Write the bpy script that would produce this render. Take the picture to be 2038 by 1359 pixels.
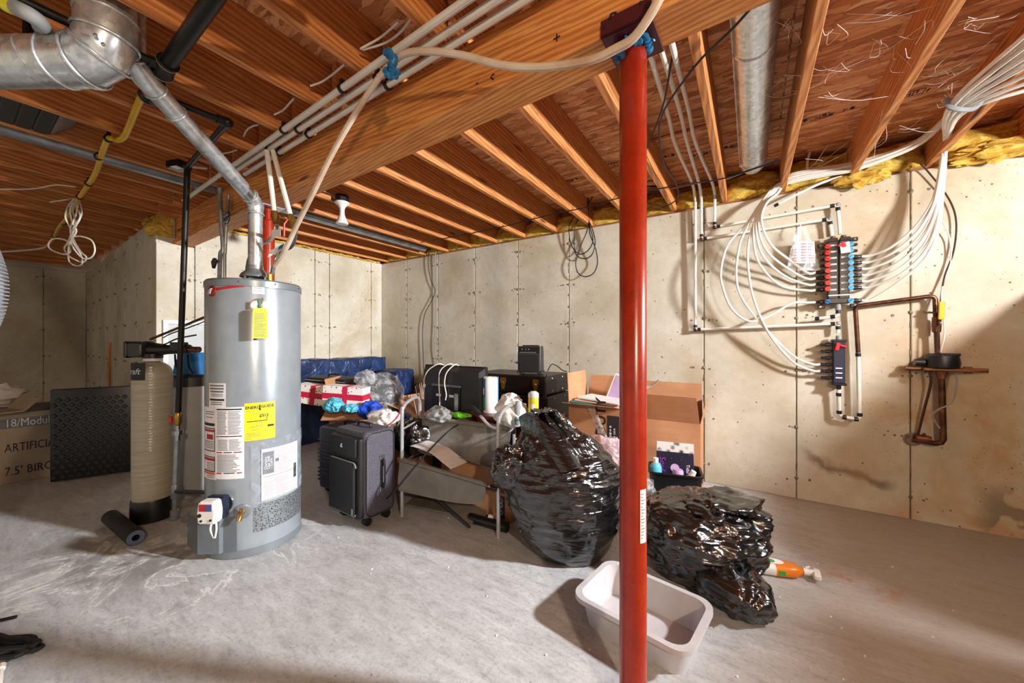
import bpy, bmesh, math, random
from mathutils import Vector, Matrix, noise
R = math.radians
for _o in list(bpy.data.objects): bpy.data.objects.remove(_o)
SC = bpy.context.scene
COL = SC.collection
rnd = random.Random(7)

# ------------------------------------------------------------------ camera, world, lights, exposure
CAMH, YAW, FPX = 1.21, R(32.9), 735.0
cam_d = bpy.data.cameras.new('camera')
cam = bpy.data.objects.new('camera', cam_d); COL.objects.link(cam)
cam_d.sensor_width = 36.0; cam_d.sensor_fit = 'HORIZONTAL'
cam_d.lens = FPX / 2038.0 * 36.0
cam_d.clip_start = 0.05
cam.location = (0, 0, CAMH)
cam.rotation_euler = (R(90), 0, YAW)
SC.camera = cam
SC.view_settings.view_transform = 'Standard'
SC.view_settings.look = 'None'
SC.view_settings.gamma = 1.0
SC.view_settings.exposure = 0.52
SC.view_settings.use_curve_mapping = False
world = bpy.data.worlds.new('world'); SC.world = world
world.use_nodes = True
_bg = world.node_tree.nodes['Background']
_bg.inputs[0].default_value = (1.0, 0.93, 0.84, 1); _bg.inputs[1].default_value = 0.28

def lamp(name, loc, power, radius, col, soft=0.0):
    ld = bpy.data.lights.new(name, 'POINT'); ld.energy = power; ld.shadow_soft_size = radius; ld.color = col
    o = bpy.data.objects.new(name, ld); COL.objects.link(o); o.location = loc
    if soft:                                     # falloff flattened: no hot spot on what stands right beside it
        ld.use_nodes = True; nt = ld.node_tree; em = nt.nodes['Emission']; lf = nt.nodes.new('ShaderNodeLightFalloff')
        lf.inputs['Strength'].default_value = 1.0; lf.inputs['Smooth'].default_value = soft
        nt.links.new(lf.outputs['Quadratic'], em.inputs['Strength'])
    return o
KEY = (1.92, 2.22, 1.98)
FILL = (1.45, -0.7, 1.95)
lamp('ceiling_bulb_light', KEY, 4700, 0.10, (0.98, 0.985, 1.0), 80.0)
lamp('ceiling_bulb_light', FILL, 150, 0.06, (1.0, 0.77, 0.54), 1.0)

# ------------------------------------------------------------------ helpers
_c, _s = math.cos(YAW), math.sin(YAW)
def at(px, py, x=None, y=None, z=None, d=None):
    """point of the place that stands on a given plane (x, y, z or distance d)"""
    r = (px - 1019) / FPX; u = -(py - 679.5) / FPX
    a, b = r * _c - _s, r * _s + _c
    if d is None:
        d = x / a if x is not None else (y / b if y is not None else (z - CAMH) / u)
    return Vector((a * d, b * d, CAMH + u * d))
def ats(l, **k): return [at(p[0], p[1], **k) for p in l]

def lin(h):
    if isinstance(h, str):
        h = h.lstrip('#'); h = [int(h[i:i + 2], 16) / 255 for i in (0, 2, 4)]
        return tuple(v / 12.92 if v <= .04045 else ((v + .055) / 1.055) ** 2.4 for v in h) + (1,)
    return tuple(h) + (1,) if len(h) == 3 else tuple(h)

MATS = {}
class NT:
    def __init__(s, name):
        s.m = bpy.data.materials.new(name); s.m.use_nodes = True; s.t = s.m.node_tree
        s.b = s.t.nodes['Principled BSDF']
    def n(s, typ, **kw):
        x = s.t.nodes.new(typ)
        for k, v in kw.items():
            if k in x.inputs: x.inputs[k].default_value = v
            else: setattr(x, k, v)
        return x
    def l(s, a, b): s.t.links.new(a, b)
    def coords(s, kind='pos', scale=(1, 1, 1), rot=(0, 0, 0), rand=False):
        if kind == 'pos': src = s.n('ShaderNodeNewGeometry').outputs['Position']
        else: src = s.n('ShaderNodeTexCoord').outputs['Object']
        if rand:
            oi = s.n('ShaderNodeObjectInfo'); mu = s.n('ShaderNodeVectorMath', operation='SCALE'); mu.inputs['Scale'].default_value = 37.0
            cx = s.n('ShaderNodeCombineXYZ')
            for i in range(3): s.l(oi.outputs['Random'], cx.inputs[i])
            s.l(cx.outputs[0], mu.inputs[0]); ad = s.n('ShaderNodeVectorMath', operation='ADD')
            s.l(src, ad.inputs[0]); s.l(mu.outputs[0], ad.inputs[1]); src = ad.outputs[0]
        mp = s.n('ShaderNodeMapping'); mp.inputs['Scale'].default_value = scale; mp.inputs['Rotation'].default_value = rot
        s.l(src, mp.inputs[0]); return mp.outputs[0]
    def noise(s, vec, scale=5, detail=4, rough=.55, dist=0):
        x = s.n('ShaderNodeTexNoise'); x.inputs['Scale'].default_value = scale; x.inputs['Detail'].default_value = detail
        x.inputs['Roughness'].default_value = rough; x.inputs['Distortion'].default_value = dist
        s.l(vec, x.inputs['Vector']); return x.outputs['Fac']
    def voro(s, vec, scale=5, feature='F1', out='Distance', rand=1.0):
        x = s.n('ShaderNodeTexVoronoi', feature=feature); x.inputs['Scale'].default_value = scale; x.inputs['Randomness'].default_value = rand
        s.l(vec, x.inputs['Vector']); return x.outputs[out]
    def ramp(s, fac, stops, interp='LINEAR'):
        x = s.n('ShaderNodeValToRGB'); e = x.color_ramp.elements; x.color_ramp.interpolation = interp
        while len(e) < len(stops): e.new(.5)
        for i, (p, c) in enumerate(stops):
            e[i].position = p; e[i].color = lin(c) if isinstance(c, str) or len(c) > 1 else (c[0],) * 3 + (1,)
        s.l(fac, x.inputs[0]); return x.outputs[0]
    def mix(s, fac, a, b, mode='MIX'):
        x = s.n('ShaderNodeMix', data_type='RGBA', blend_type=mode)
        for sock, v in ((x.inputs[0], fac), (x.inputs[6], a), (x.inputs[7], b)):
            if hasattr(v, 'is_linked'): s.l(v, sock)
            elif isinstance(v, (int, float)): sock.default_value = v
            else: sock.default_value = lin(v)
        return x.outputs[2]
    def math(s, op, a, b=0.0):
        x = s.n('ShaderNodeMath', operation=op)
        for sock, v in ((x.inputs[0], a), (x.inputs[1], b)):
            if hasattr(v, 'is_linked'): s.l(v, sock)
            else: sock.default_value = v
        return x.outputs[0]
    def bump(s, h, strength=.3, dist=.01):
        x = s.n('ShaderNodeBump'); x.inputs['Strength'].default_value = strength; x.inputs['Distance'].default_value = dist
        s.l(h, x.inputs['Height']); s.l(x.outputs[0], s.b.inputs['Normal']); return x
    def col(s, c):
        if hasattr(c, 'is_linked'): s.l(c, s.b.inputs['Base Color'])
        else: s.b.inputs['Base Color'].default_value = lin(c)
    def set(s, rough=None, metal=None, **k):
        if rough is not None:
            if hasattr(rough, 'is_linked'): s.l(rough, s.b.inputs['Roughness'])
            else: s.b.inputs['Roughness'].default_value = rough
        if metal is not None: s.b.inputs['Metallic'].default_value = metal
        for kk, v in k.items(): s.b.inputs[kk.replace('_', ' ')].default_value = v
    def done(s, key): MATS[key] = s.m; return s.m

def plain(key, col, rough=.5, metal=0, var=.12, scale=9, bump=0, bscale=60, kind='obj', stretch=(1, 1, 1), **k):
    """procedural material: base colour broken up by noise, optional fine relief"""
    t = NT(key); v = t.coords(kind, stretch, rand=(kind == 'obj'))
    c = Vector(lin(col)[:3]); f = t.noise(v, scale, 4)
    t.col(t.ramp(f, [(.25, tuple(max(0, x * (1 - var)) for x in c)), (.75, tuple(min(1, x * (1 + var)) for x in c))]))
    t.set(rough, metal, **k)
    if bump: t.bump(t.noise(v, bscale, 3), bump, .004)
    return t.done(key)
def mat(m): return MATS[m] if isinstance(m, str) else m

MW = {}
def _reg(o, parent, loc=(0, 0, 0), rot=None):
    m = Matrix.Translation(Vector(loc))
    if rot is not None: m = m @ rot
    MW[o.name] = (MW[parent.name] @ m) if parent else m
def thing(name, label, cat, loc=(0, 0, 0), rz=0, group=None, rot=None):
    o = bpy.data.objects.new(name, None); COL.objects.link(o); o.empty_display_size = .1
    rm = rot if rot is not None else Matrix.Rotation(rz, 4, 'Z')
    o.matrix_basis = Matrix.Translation(Vector(loc)) @ rm
    o['label'] = label; o['category'] = cat
    if group: o['group'] = group
    _reg(o, None, loc, rm); return o
def tag(o, label, cat, group=None):
    o['label'] = label; o['category'] = cat
    if group: o['group'] = group
    return o
def obj(name, bm, m, parent=None, w=False, smooth=35, label=None, kind=None, mods=None, origin=None):
    """link a bmesh as ONE mesh object; w=True: the bmesh is in world coordinates"""
    if parent is not None and w: bm.transform(MW[parent.name].inverted())
    if origin is not None:
        origin = Vector(origin); bm.transform(Matrix.Translation(-origin))
    bmesh.ops.recalc_face_normals(bm, faces=bm.faces)
    me = bpy.data.meshes.new(name); bm.to_mesh(me); bm.free()
    if smooth:
        me.polygons.foreach_set('use_smooth', [True] * len(me.polygons)); me.set_sharp_from_angle(angle=R(smooth))
    o = bpy.data.objects.new(name, me); COL.objects.link(o)
    me.materials.append(mat(m))
    if parent: o.parent = parent
    if origin is not None: o.location = origin
    _reg(o, parent, origin if origin is not None else (0, 0, 0))
    if label: o['label'] = label
    if kind: o['kind'] = kind
    return o
def struct(name, bm, m, smooth=0):
    o = obj(name, bm, m, smooth=smooth); o['kind'] = 'structure'; return o
def share(src, name, loc, parent=None, rot=None, scale=None):
    o = bpy.data.objects.new(name, src.data); COL.objects.link(o); o.parent = parent
    o.matrix_basis = Matrix.Translation(Vector(loc)) @ (rot if rot is not None else Matrix()) @ (Matrix.Diagonal((*scale, 1)) if scale else Matrix())
    MW[o.name] = (MW[parent.name] if parent else Matrix()) @ o.matrix_basis
    return o
def copy_tree(o, loc=None, rz=None, label=None, parent=None):
    c = o.copy(); COL.objects.link(c); c.parent = parent
    if loc is not None: c.location = loc
    if rz is not None: c.rotation_euler = (0, 0, rz)
    if label: c['label'] = label
    MW[c.name] = (MW[parent.name] if parent else Matrix()) @ c.matrix_basis
    for ch in [x for x in bpy.data.objects if x.parent == o]: copy_tree(ch, parent=c)
    return c

def nb(): return bmesh.new()
def box(bm, c, s, rot=None, bev=0, seg=1):
    g = bmesh.ops.create_cube(bm, size=1)
    M = Matrix.Translation(Vector(c)) @ (rot if rot is not None else Matrix()) @ Matrix.Diagonal((*s, 1))
    bmesh.ops.transform(bm, matrix=M, verts=g['verts'])
    if bev: bmesh.ops.bevel(bm, geom=list({e for v in g['verts'] for e in v.link_edges}), offset=bev, segments=seg, affect='EDGES', profile=.6)
    return bm
def box2(bm, a, b, bev=0, seg=1):
    a, b = Vector(a), Vector(b); d = b - a
    return box(bm, (a + b) / 2, (abs(d.x), abs(d.y), abs(d.z)), bev=bev, seg=seg)
def catm(pts, n=6):
    P = [Vector(p) for p in pts]
    if len(P) < 3: return P
    P = [P[0] * 2 - P[1]] + P + [P[-1] * 2 - P[-2]]; o = []
    for i in range(1, len(P) - 2):
        a, b, c, d = P[i - 1:i + 3]
        for k in range(n):
            t = k / n
            o.append(.5 * ((2 * b) + (c - a) * t + (2 * a - 5 * b + 4 * c - d) * t * t + (3 * b - a - 3 * c + d) * t ** 3))
    o.append(P[-2]); return o
def tube(bm, pts, r, seg=8, n=0, cap=True, flat=None):
    """sweep a circle along a path; n>0 smooths the path first; r may be a list or a function of 0..1"""
    P = catm(pts, n) if n else [Vector(p) for p in pts]
    N = len(P); up = None; rings = []
    if isinstance(r, (list, tuple)) and len(r) != N:
        r0 = list(r); K = len(r0) - 1
        r = [r0[min(int(K * i / (N - 1)), K - 1)] * (1 - (K * i / (N - 1) - min(int(K * i / (N - 1)), K - 1))) + r0[min(int(K * i / (N - 1)), K - 1) + 1] * (K * i / (N - 1) - min(int(K * i / (N - 1)), K - 1)) for i in range(N)]
    for i, p in enumerate(P):
        t = (P[min(i + 1, N - 1)] - P[max(i - 1, 0)])
        t = t.normalized() if t.length > 1e-9 else Vector((0, 0, 1))
        if up is None:
            up = Vector((0, 0, 1)) if abs(t.z) < .9 else Vector((1, 0, 0))
        up = (up - t * up.dot(t)); up = up.normalized() if up.length > 1e-6 else t.orthogonal().normalized()
        s = t.cross(up)
        rr = r(i / (N - 1)) if callable(r) else (r[i] if isinstance(r, (list, tuple)) else r)
        k = flat or 1.0
        rings.append([bm.verts.new(p + (up * math.cos(a) * k + s * math.sin(a)) * rr) for a in [2 * math.pi * j / seg for j in range(seg)]])
    for a, b in zip(rings, rings[1:]):
        for j in range(seg):
            bm.faces.new((a[j], a[(j + 1) % seg], b[(j + 1) % seg], b[j]))
    if cap:
        bm.faces.new(rings[0][::-1]); bm.faces.new(rings[-1])
    return bm
def cyl(bm, a, b, r, r2=None, seg=16, cap=True):
    return tube(bm, [a, b], [r, r if r2 is None else r2], seg, cap=cap)
def lathe(bm, prof, c=(0, 0, 0), seg=24, rot=None, close=False, arc=None):
    """spin (radius, height) pairs round z"""
    M = Matrix.Translation(Vector(c)) @ (rot if rot is not None else Matrix())
    rings = []
    for r, z in prof:
        if r < 1e-5: rings.append([bm.verts.new(M @ Vector((0, 0, z)))])
        else: rings.append([bm.verts.new(M @ Vector((r * math.cos(2 * math.pi * j / seg), r * math.sin(2 * math.pi * j / seg), z))) for j in range(seg)])
    for a, b in zip(rings, rings[1:]):
        for j in range(seg):
            k = (j + 1) % seg
            if len(a) == 1 and len(b) == 1: continue
            if len(a) == 1: bm.faces.new((a[0], b[k], b[j]))
            elif len(b) == 1: bm.faces.new((a[j], a[k], b[0]))
            else: bm.faces.new((a[j], a[k], b[k], b[j]))
    return bm
def prism(bm, pts, off):
    """solid from a planar outline pushed along a vector"""
    off = Vector(off); A = [bm.verts.new(Vector(p)) for p in pts]; B = [bm.verts.new(Vector(p) + off) for p in pts]
    n = len(A); bm.faces.new(A[::-1]); bm.faces.new(B)
    for i in range(n): bm.faces.new((A[i], A[(i + 1) % n], B[(i + 1) % n], B[i]))
    return bm
def sheet(bm, fn, nu, nv, th=None):
    """grid fn(u,v) -> point; th thickens it"""
    V = [[bm.verts.new(Vector(fn(i / nu, j / nv))) for j in range(nv + 1)] for i in range(nu + 1)]
    F = [bm.faces.new((V[i][j], V[i + 1][j], V[i + 1][j + 1], V[i][j + 1])) for i in range(nu) for j in range(nv)]
    if th:
        bm.normal_update(); bmesh.ops.solidify(bm, geom=F, thickness=th)
    return bm
def patch(bm, C, rad, a0, a1, z0, z1, th=.0012, n=None, sk=0):
    """curved sticker on an upright cylinder, angles in degrees"""
    n = n or max(2, int(abs(a1 - a0) / 5))
    def f(r):
        return [[bm.verts.new((C[0] + r * math.cos(R(a0 + (a1 - a0) * i / n)), C[1] + r * math.sin(R(a0 + (a1 - a0) * i / n)), z + sk * i / n)) for z in (z0, z1)] for i in range(n + 1)]
    A, B = f(rad), f(rad + th)
    for i in range(n):
        bm.faces.new((B[i][0], B[i + 1][0], B[i + 1][1], B[i][1]))
        for k in (0, 1): bm.faces.new((A[i][k], A[i + 1][k], B[i + 1][k], B[i][k]))
    for i in (0, n): bm.faces.new((A[i][0], A[i][1], B[i][1], B[i][0]))
    return bm
def ellipsoid(bm, c, s, rot=None, seg=20, rings=12, amp=0, freq=4, seed=0):
    g = bmesh.ops.create_uvsphere(bm, u_segments=seg, v_segments=rings, radius=1)
    M = Matrix.Translation(Vector(c)) @ (rot if rot is not None else Matrix()) @ Matrix.Diagonal((*s, 1))
    for v in g['verts']:
        if amp:
            p = v.co * freq + Vector((seed * 3.7, seed * 1.3, seed))
            v.co *= 1 + amp * noise.noise(p) + amp * .5 * noise.noise(p * 2.3)
        v.co = M @ v.co
    return bm
def text_bm(s, size, align='CENTER', ext=0.0, spacing=1.0, shear=0.0, bold=0.0):
    """lettering as a mesh in the xy plane"""
    cu = bpy.data.curves.new('lettering', 'FONT'); cu.body = s; cu.size = size; cu.align_x = align; cu.align_y = 'CENTER'
    cu.extrude = ext; cu.resolution_u = 2; cu.space_character = spacing; cu.shear = shear; cu.offset = bold
    o = bpy.data.objects.new('lettering', cu); COL.objects.link(o)
    bpy.context.view_layer.update()
    me = bpy.data.meshes.new_from_object(o.evaluated_get(bpy.context.evaluated_depsgraph_get()))
    bm = bmesh.new(); bm.from_mesh(me)
    bpy.data.objects.remove(o); bpy.data.curves.remove(cu); bpy.data.meshes.remove(me)
    return bm
def join_bm(dst, src, M=None):
    if M is not None: src.transform(M)
    me = bpy.data.meshes.new('tmp'); src.to_mesh(me); dst.from_mesh(me); bpy.data.meshes.remove(me); src.free(); return dst
def frame(origin, xdir, ydir):
    x = Vector(xdir).normalized(); y = Vector(ydir); y = (y - x * y.dot(x)).normalized(); z = x.cross(y)
    return Matrix(((x.x, y.x, z.x, origin[0]), (x.y, y.y, z.y, origin[1]), (x.z, y.z, z.z, origin[2]), (0, 0, 0, 1)))
def rz(a): return Matrix.Rotation(R(a), 4, 'Z')
def rx(a): return Matrix.Rotation(R(a), 4, 'X')
def ry(a): return Matrix.Rotation(R(a), 4, 'Y')
# ------------------------------------------------------------------ materials
def make_concrete():
    t = NT('concrete_wall'); v = t.coords('pos')
    base = t.ramp(t.noise(v, 1.6, 6, .6), [(.3, '#aea58f'), (.5, '#c6c0b0'), (.72, '#d5d1c6')])
    fine = t.noise(v, 22, 5, .7)
    c = t.mix(t.ramp(fine, [(.35, (.0,)), (.75, (.30,))]), base, '#a89a7e')
    # rusty-brown damp bloom low on the wall
    st = t.ramp(t.noise(v, 1.1, 5, .65, .6), [(.52, (0,)), (.70, (.55,))])
    c = t.mix(st, c, '#a58c62')
    pit = t.voro(v, 15); gate = t.noise(v, 2.2, 3)
    holes = t.math('MULTIPLY', t.ramp(pit, [(.06, (1,)), (.11, (0,))]), t.ramp(gate, [(.38, (0,)), (.48, (1,))]))
    pit2 = t.ramp(t.voro(v, 38), [(.07, (.9,)), (.13, (0,))])
    holes = t.math('MAXIMUM', holes, t.math('MULTIPLY', pit2, t.ramp(t.noise(v, 3.3, 2), [(.45, (0,)), (.55, (1,))])))
    sx = t.n('ShaderNodeSeparateXYZ'); t.l(v, sx.inputs[0])
    # dried water trail low on the right wall, and blotchy tan-brown and a damp patch near the floor on that side
    wob = t.math('MULTIPLY', t.math('SUBTRACT', t.noise(v, 5, 4), .5), .22)
    dz = t.math('ABSOLUTE', t.math('ADD', t.math('SUBTRACT', sx.outputs[2], t.math('SUBTRACT', .45, t.math('MULTIPLY', sx.outputs[0], .30))), wob))
    trail = t.math('MULTIPLY', t.ramp(dz, [(.008, (.75,)), (.05, (0,))]), t.math('MULTIPLY', t.ramp(sx.outputs[0], [(.30, (0,)), (.40, (1,))]), t.ramp(sx.outputs[0], [(.78, (1,)), (.86, (0,))])))
    c = t.mix(trail, c, '#6e5c46')
    tan_blotch = t.math('MULTIPLY', t.ramp(t.noise(v, 2.3, 6, .65, .8), [(.40, (0,)), (.62, (.7,))]), t.math('MULTIPLY', t.ramp(sx.outputs[0], [(.35, (0,)), (.9, (1,))]), t.ramp(t.math('MULTIPLY', sx.outputs[2], .5), [(.35, (1,)), (.75, (.15,))])))
    c = t.mix(tan_blotch, c, '#b08a56')
    patch_ = t.math('MULTIPLY', t.ramp(t.noise(v, 4.5, 3, .5), [(.44, (0,)), (.47, (.7,))]), t.math('MULTIPLY', t.ramp(t.math('MULTIPLY', sx.outputs[0], .5), [(.59, (0,)), (.64, (1,))]), t.ramp(sx.outputs[2], [(.2, (1,)), (.36, (0,))])))
    c = t.mix(patch_, c, '#6f6452')
    c = t.mix(t.math('MULTIPLY', holes, .85), c, '#4a3d2c')
    t.col(c); t.set(.85)
    h = t.math('SUBTRACT', t.math('MULTIPLY', fine, .4), holes)
    t.bump(h, .35, .006); t.done('concrete_wall')
    t = NT('concrete_dark'); v = t.coords('pos')
    t.col(t.ramp(t.noise(v, 40, 4), [(.3, '#574a39'), (.7, '#94866f')])); t.set(.9); t.bump(t.noise(v, 90, 3), .5, .004); t.done('tie')
    # floor slab
    t = NT('concrete_floor'); v = t.coords('pos'); vs = t.coords('pos', (1.0, 3.2, 1), (0, 0, R(20)))
    n1 = t.noise(v, 1.3, 6, .6, .4); n2 = t.noise(vs, 5.5, 10, .78, .35); n3 = t.noise(v, 55, 5, .75)
    c = t.ramp(n2, [(.30, '#8f9193'), (.46, '#b3b6b8'), (.62, '#c6c9cc'), (.8, '#d2d5d8')])
    c = t.mix(t.ramp(n1, [(.45, (0,)), (.70, (.35,))]), c, '#a5a29c')
    c = t.mix(t.ramp(n3, [(.50, (0,)), (.72, (.5,))]), c, '#77736d')
    px = t.n('ShaderNodeSeparateXYZ'); t.l(t.n('ShaderNodeNewGeometry').outputs['Position'], px.inputs[0])
    # right-hand part of the slab: brown stains plus its shade painted in, irregular border
    edge = t.math('ADD', px.outputs[0], t.math('MULTIPLY', t.math('SUBTRACT', n1, .5), 1.6))
    c = t.mix(t.math('MULTIPLY', t.ramp(t.math('ADD', t.math('MULTIPLY', edge, .5), .5), [(.45, (0,)), (.75, (1,))]), .55), c, '#9a8a76')
    # white mineral crust round the water heater and the softener
    def near(cx, cy, r0, r1):
        dx = t.math('POWER', t.math('SUBTRACT', px.outputs[0], cx), 2.0); dy = t.math('POWER', t.math('SUBTRACT', px.outputs[1], cy), 2.0)
        return t.ramp(t.math('SQRT', t.math('ADD', dx, dy)), [(r0, (1,)), (r1, (0,))])
    msk = t.math('MAXIMUM', near(-2.55, .85, .35, .62), near(-2.95, .45, .2, .55))
    vein = t.ramp(t.noise(v, 2.6, 6, .62, .9), [(.478, (0,)), (.497, (1,)), (.512, (0,))])
    c = t.mix(t.math('MULTIPLY', t.math('MULTIPLY', vein, msk), .8), c, '#f2efe8')
    damp = t.ramp(t.noise(v, 2.6, 5, .6, .8), [(.5, (0,)), (.57, (.6,))])
    c = t.mix(t.math('MULTIPLY', damp, near(-3.1, .85, .5, .8)), c, '#6f6a62')
    # orange-brown smear beside the spray bottle
    sm = t.ramp(t.noise(t.coords('pos', (1, 1, 1), (0, 0, R(40))), 9, 5, .7, 1.5), [(.50, (0,)), (.58, (.8,))])
    c = t.mix(t.math('MULTIPLY', sm, near(.47, 2.52, .06, .20)), c, '#b5764f')
    sp = t.ramp(t.voro(v, 17), [(.05, (1,)), (.09, (0,))])
    c = t.mix(t.math('MULTIPLY', t.math('MULTIPLY', sp, t.ramp(t.noise(v, 2.1, 2), [(.55, (0,)), (.6, (1,))])), .7), c, '#5a4636')
    t.col(c); t.set(t.ramp(n2, [(.3, (.45,)), (.7, (.7,))])); t.bump(t.math('ADD', n2, t.math('MULTIPLY', n3, .4)), .22, .006)
    t.done('concrete_floor')
make_concrete()

def wood(key, dark, mid, light, axis='y', ringscale=1.0, knots=True, rough=.62):
    t = NT(key); S = {'x': (.9, 14, 14), 'y': (14, .9, 14), 'z': (14, 14, .9)}[axis]
    v = t.coords('pos', S, rand=True); S2 = {'x': (.5, 5, 5), 'y': (5, .5, 5), 'z': (5, 5, .5)}[axis]
    v2 = t.coords('pos', S2, rand=True)
    w = t.n('ShaderNodeTexWave', wave_type='BANDS', bands_direction='DIAGONAL'); w.inputs['Scale'].default_value = 4.5 * ringscale
    w.inputs['Distortion'].default_value = 5; w.inputs['Detail'].default_value = 4; w.inputs['Detail Scale'].default_value = 1.2
    t.l(v2, w.inputs['Vector'])
    f = t.math('ADD', t.math('MULTIPLY', w.outputs['Fac'], .24), t.math('MULTIPLY', t.noise(v, 2.6, 7, .68), .76))
    c = t.ramp(f, [(.20, dark), (.5, mid), (.82, light)])
    if knots:
        kv = t.coords('pos', {'x': (1.6, 9, 9), 'y': (9, 1.6, 9), 'z': (9, 9, 1.6)}[axis], rand=True)
        k = t.ramp(t.voro(kv, .85), [(.05, (1,)), (.13, (0,))]); c = t.mix(t.math('MULTIPLY', k, .85), c, '#2c140a')
    t.col(c); t.set(rough); t.bump(t.noise(v, 5, 5, .6), .06, .002); t.done(key)
wood('joist_wood', '#8a4820', '#c67c40', '#e6ab68')
wood('joist_wood_pale', '#9a6a3c', '#cd9a5e', '#ecc78e')
wood('beam_wood', '#8a4c20', '#ca803e', '#e7ac62', axis='x', ringscale=1.3)
wood('sill_wood', '#5a331c', '#855330', '#a5703f', axis='x', knots=False)
wood('dresser_wood', '#3a170d', '#6e3420', '#93502f', axis='x', knots=False, rough=.35)
wood('stake_wood', '#b0622c', '#d98d4a', '#efae6e', axis='z', knots=False)

def make_osb():
    t = NT('osb')
    def flakes(rot, sc, seed):
        v = t.coords('pos', sc, (0, 0, R(rot))); ad = t.n('ShaderNodeVectorMath', operation='ADD'); ad.inputs[1].default_value = (seed, seed * 2.1, 0)
        no = t.n('ShaderNodeTexNoise'); no.inputs['Scale'].default_value = 1.5; t.l(v, no.inputs['Vector'])
        mx = t.n('ShaderNodeVectorMath', operation='ADD'); sc_ = t.n('ShaderNodeVectorMath', operation='SCALE'); sc_.inputs['Scale'].default_value = .5
        t.l(no.outputs['Color'], sc_.inputs[0]); t.l(v, ad.inputs[0]); t.l(ad.outputs[0], mx.inputs[0]); t.l(sc_.outputs[0], mx.inputs[1])
        vo = t.n('ShaderNodeTexVoronoi', feature='F1'); vo.inputs['Scale'].default_value = 1.0; t.l(mx.outputs[0], vo.inputs['Vector'])
        ve = t.n('ShaderNodeTexVoronoi', feature='DISTANCE_TO_EDGE'); ve.inputs['Scale'].default_value = 1.0; t.l(mx.outputs[0], ve.inputs['Vector'])
        g = t.n('ShaderNodeSeparateColor'); t.l(vo.outputs['Color'], g.inputs[0])
        return g.outputs[0], g.outputs[1], ve.outputs[0]
    a, a2, ae = flakes(8, (8, 30, 1), 0); b, b2, be = flakes(-22, (9, 36, 1), 5)
    ca = t.ramp(a, [(0, '#a5663a'), (.35, '#c98652'), (.65, '#dea06e'), (.9, '#e3ac7c'), (1, '#efca9e')])
    cb = t.ramp(b, [(0, '#a06036'), (.4, '#d28f5c'), (.8, '#e6ab78'), (1, '#ebbd8e')])
    c = t.mix(t.ramp(a2, [(.45, (0,)), (.55, (1,))]), ca, cb)
    e = t.ramp(ae, [(.0, (.45,)), (.045, (0,))]); c = t.mix(e, c, '#4a210f')
    v = t.coords('pos', (9, 60, 9), (0, 0, R(5))); c = t.mix(t.ramp(t.noise(v, 1.2, 4, .7), [(.62, (0,)), (.74, (.4,))]), c, '#4d2612')
    t.col(c); t.set(.7); t.bump(t.math('ADD', a, ae), .25, .004); t.done('osb')
make_osb()

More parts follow.
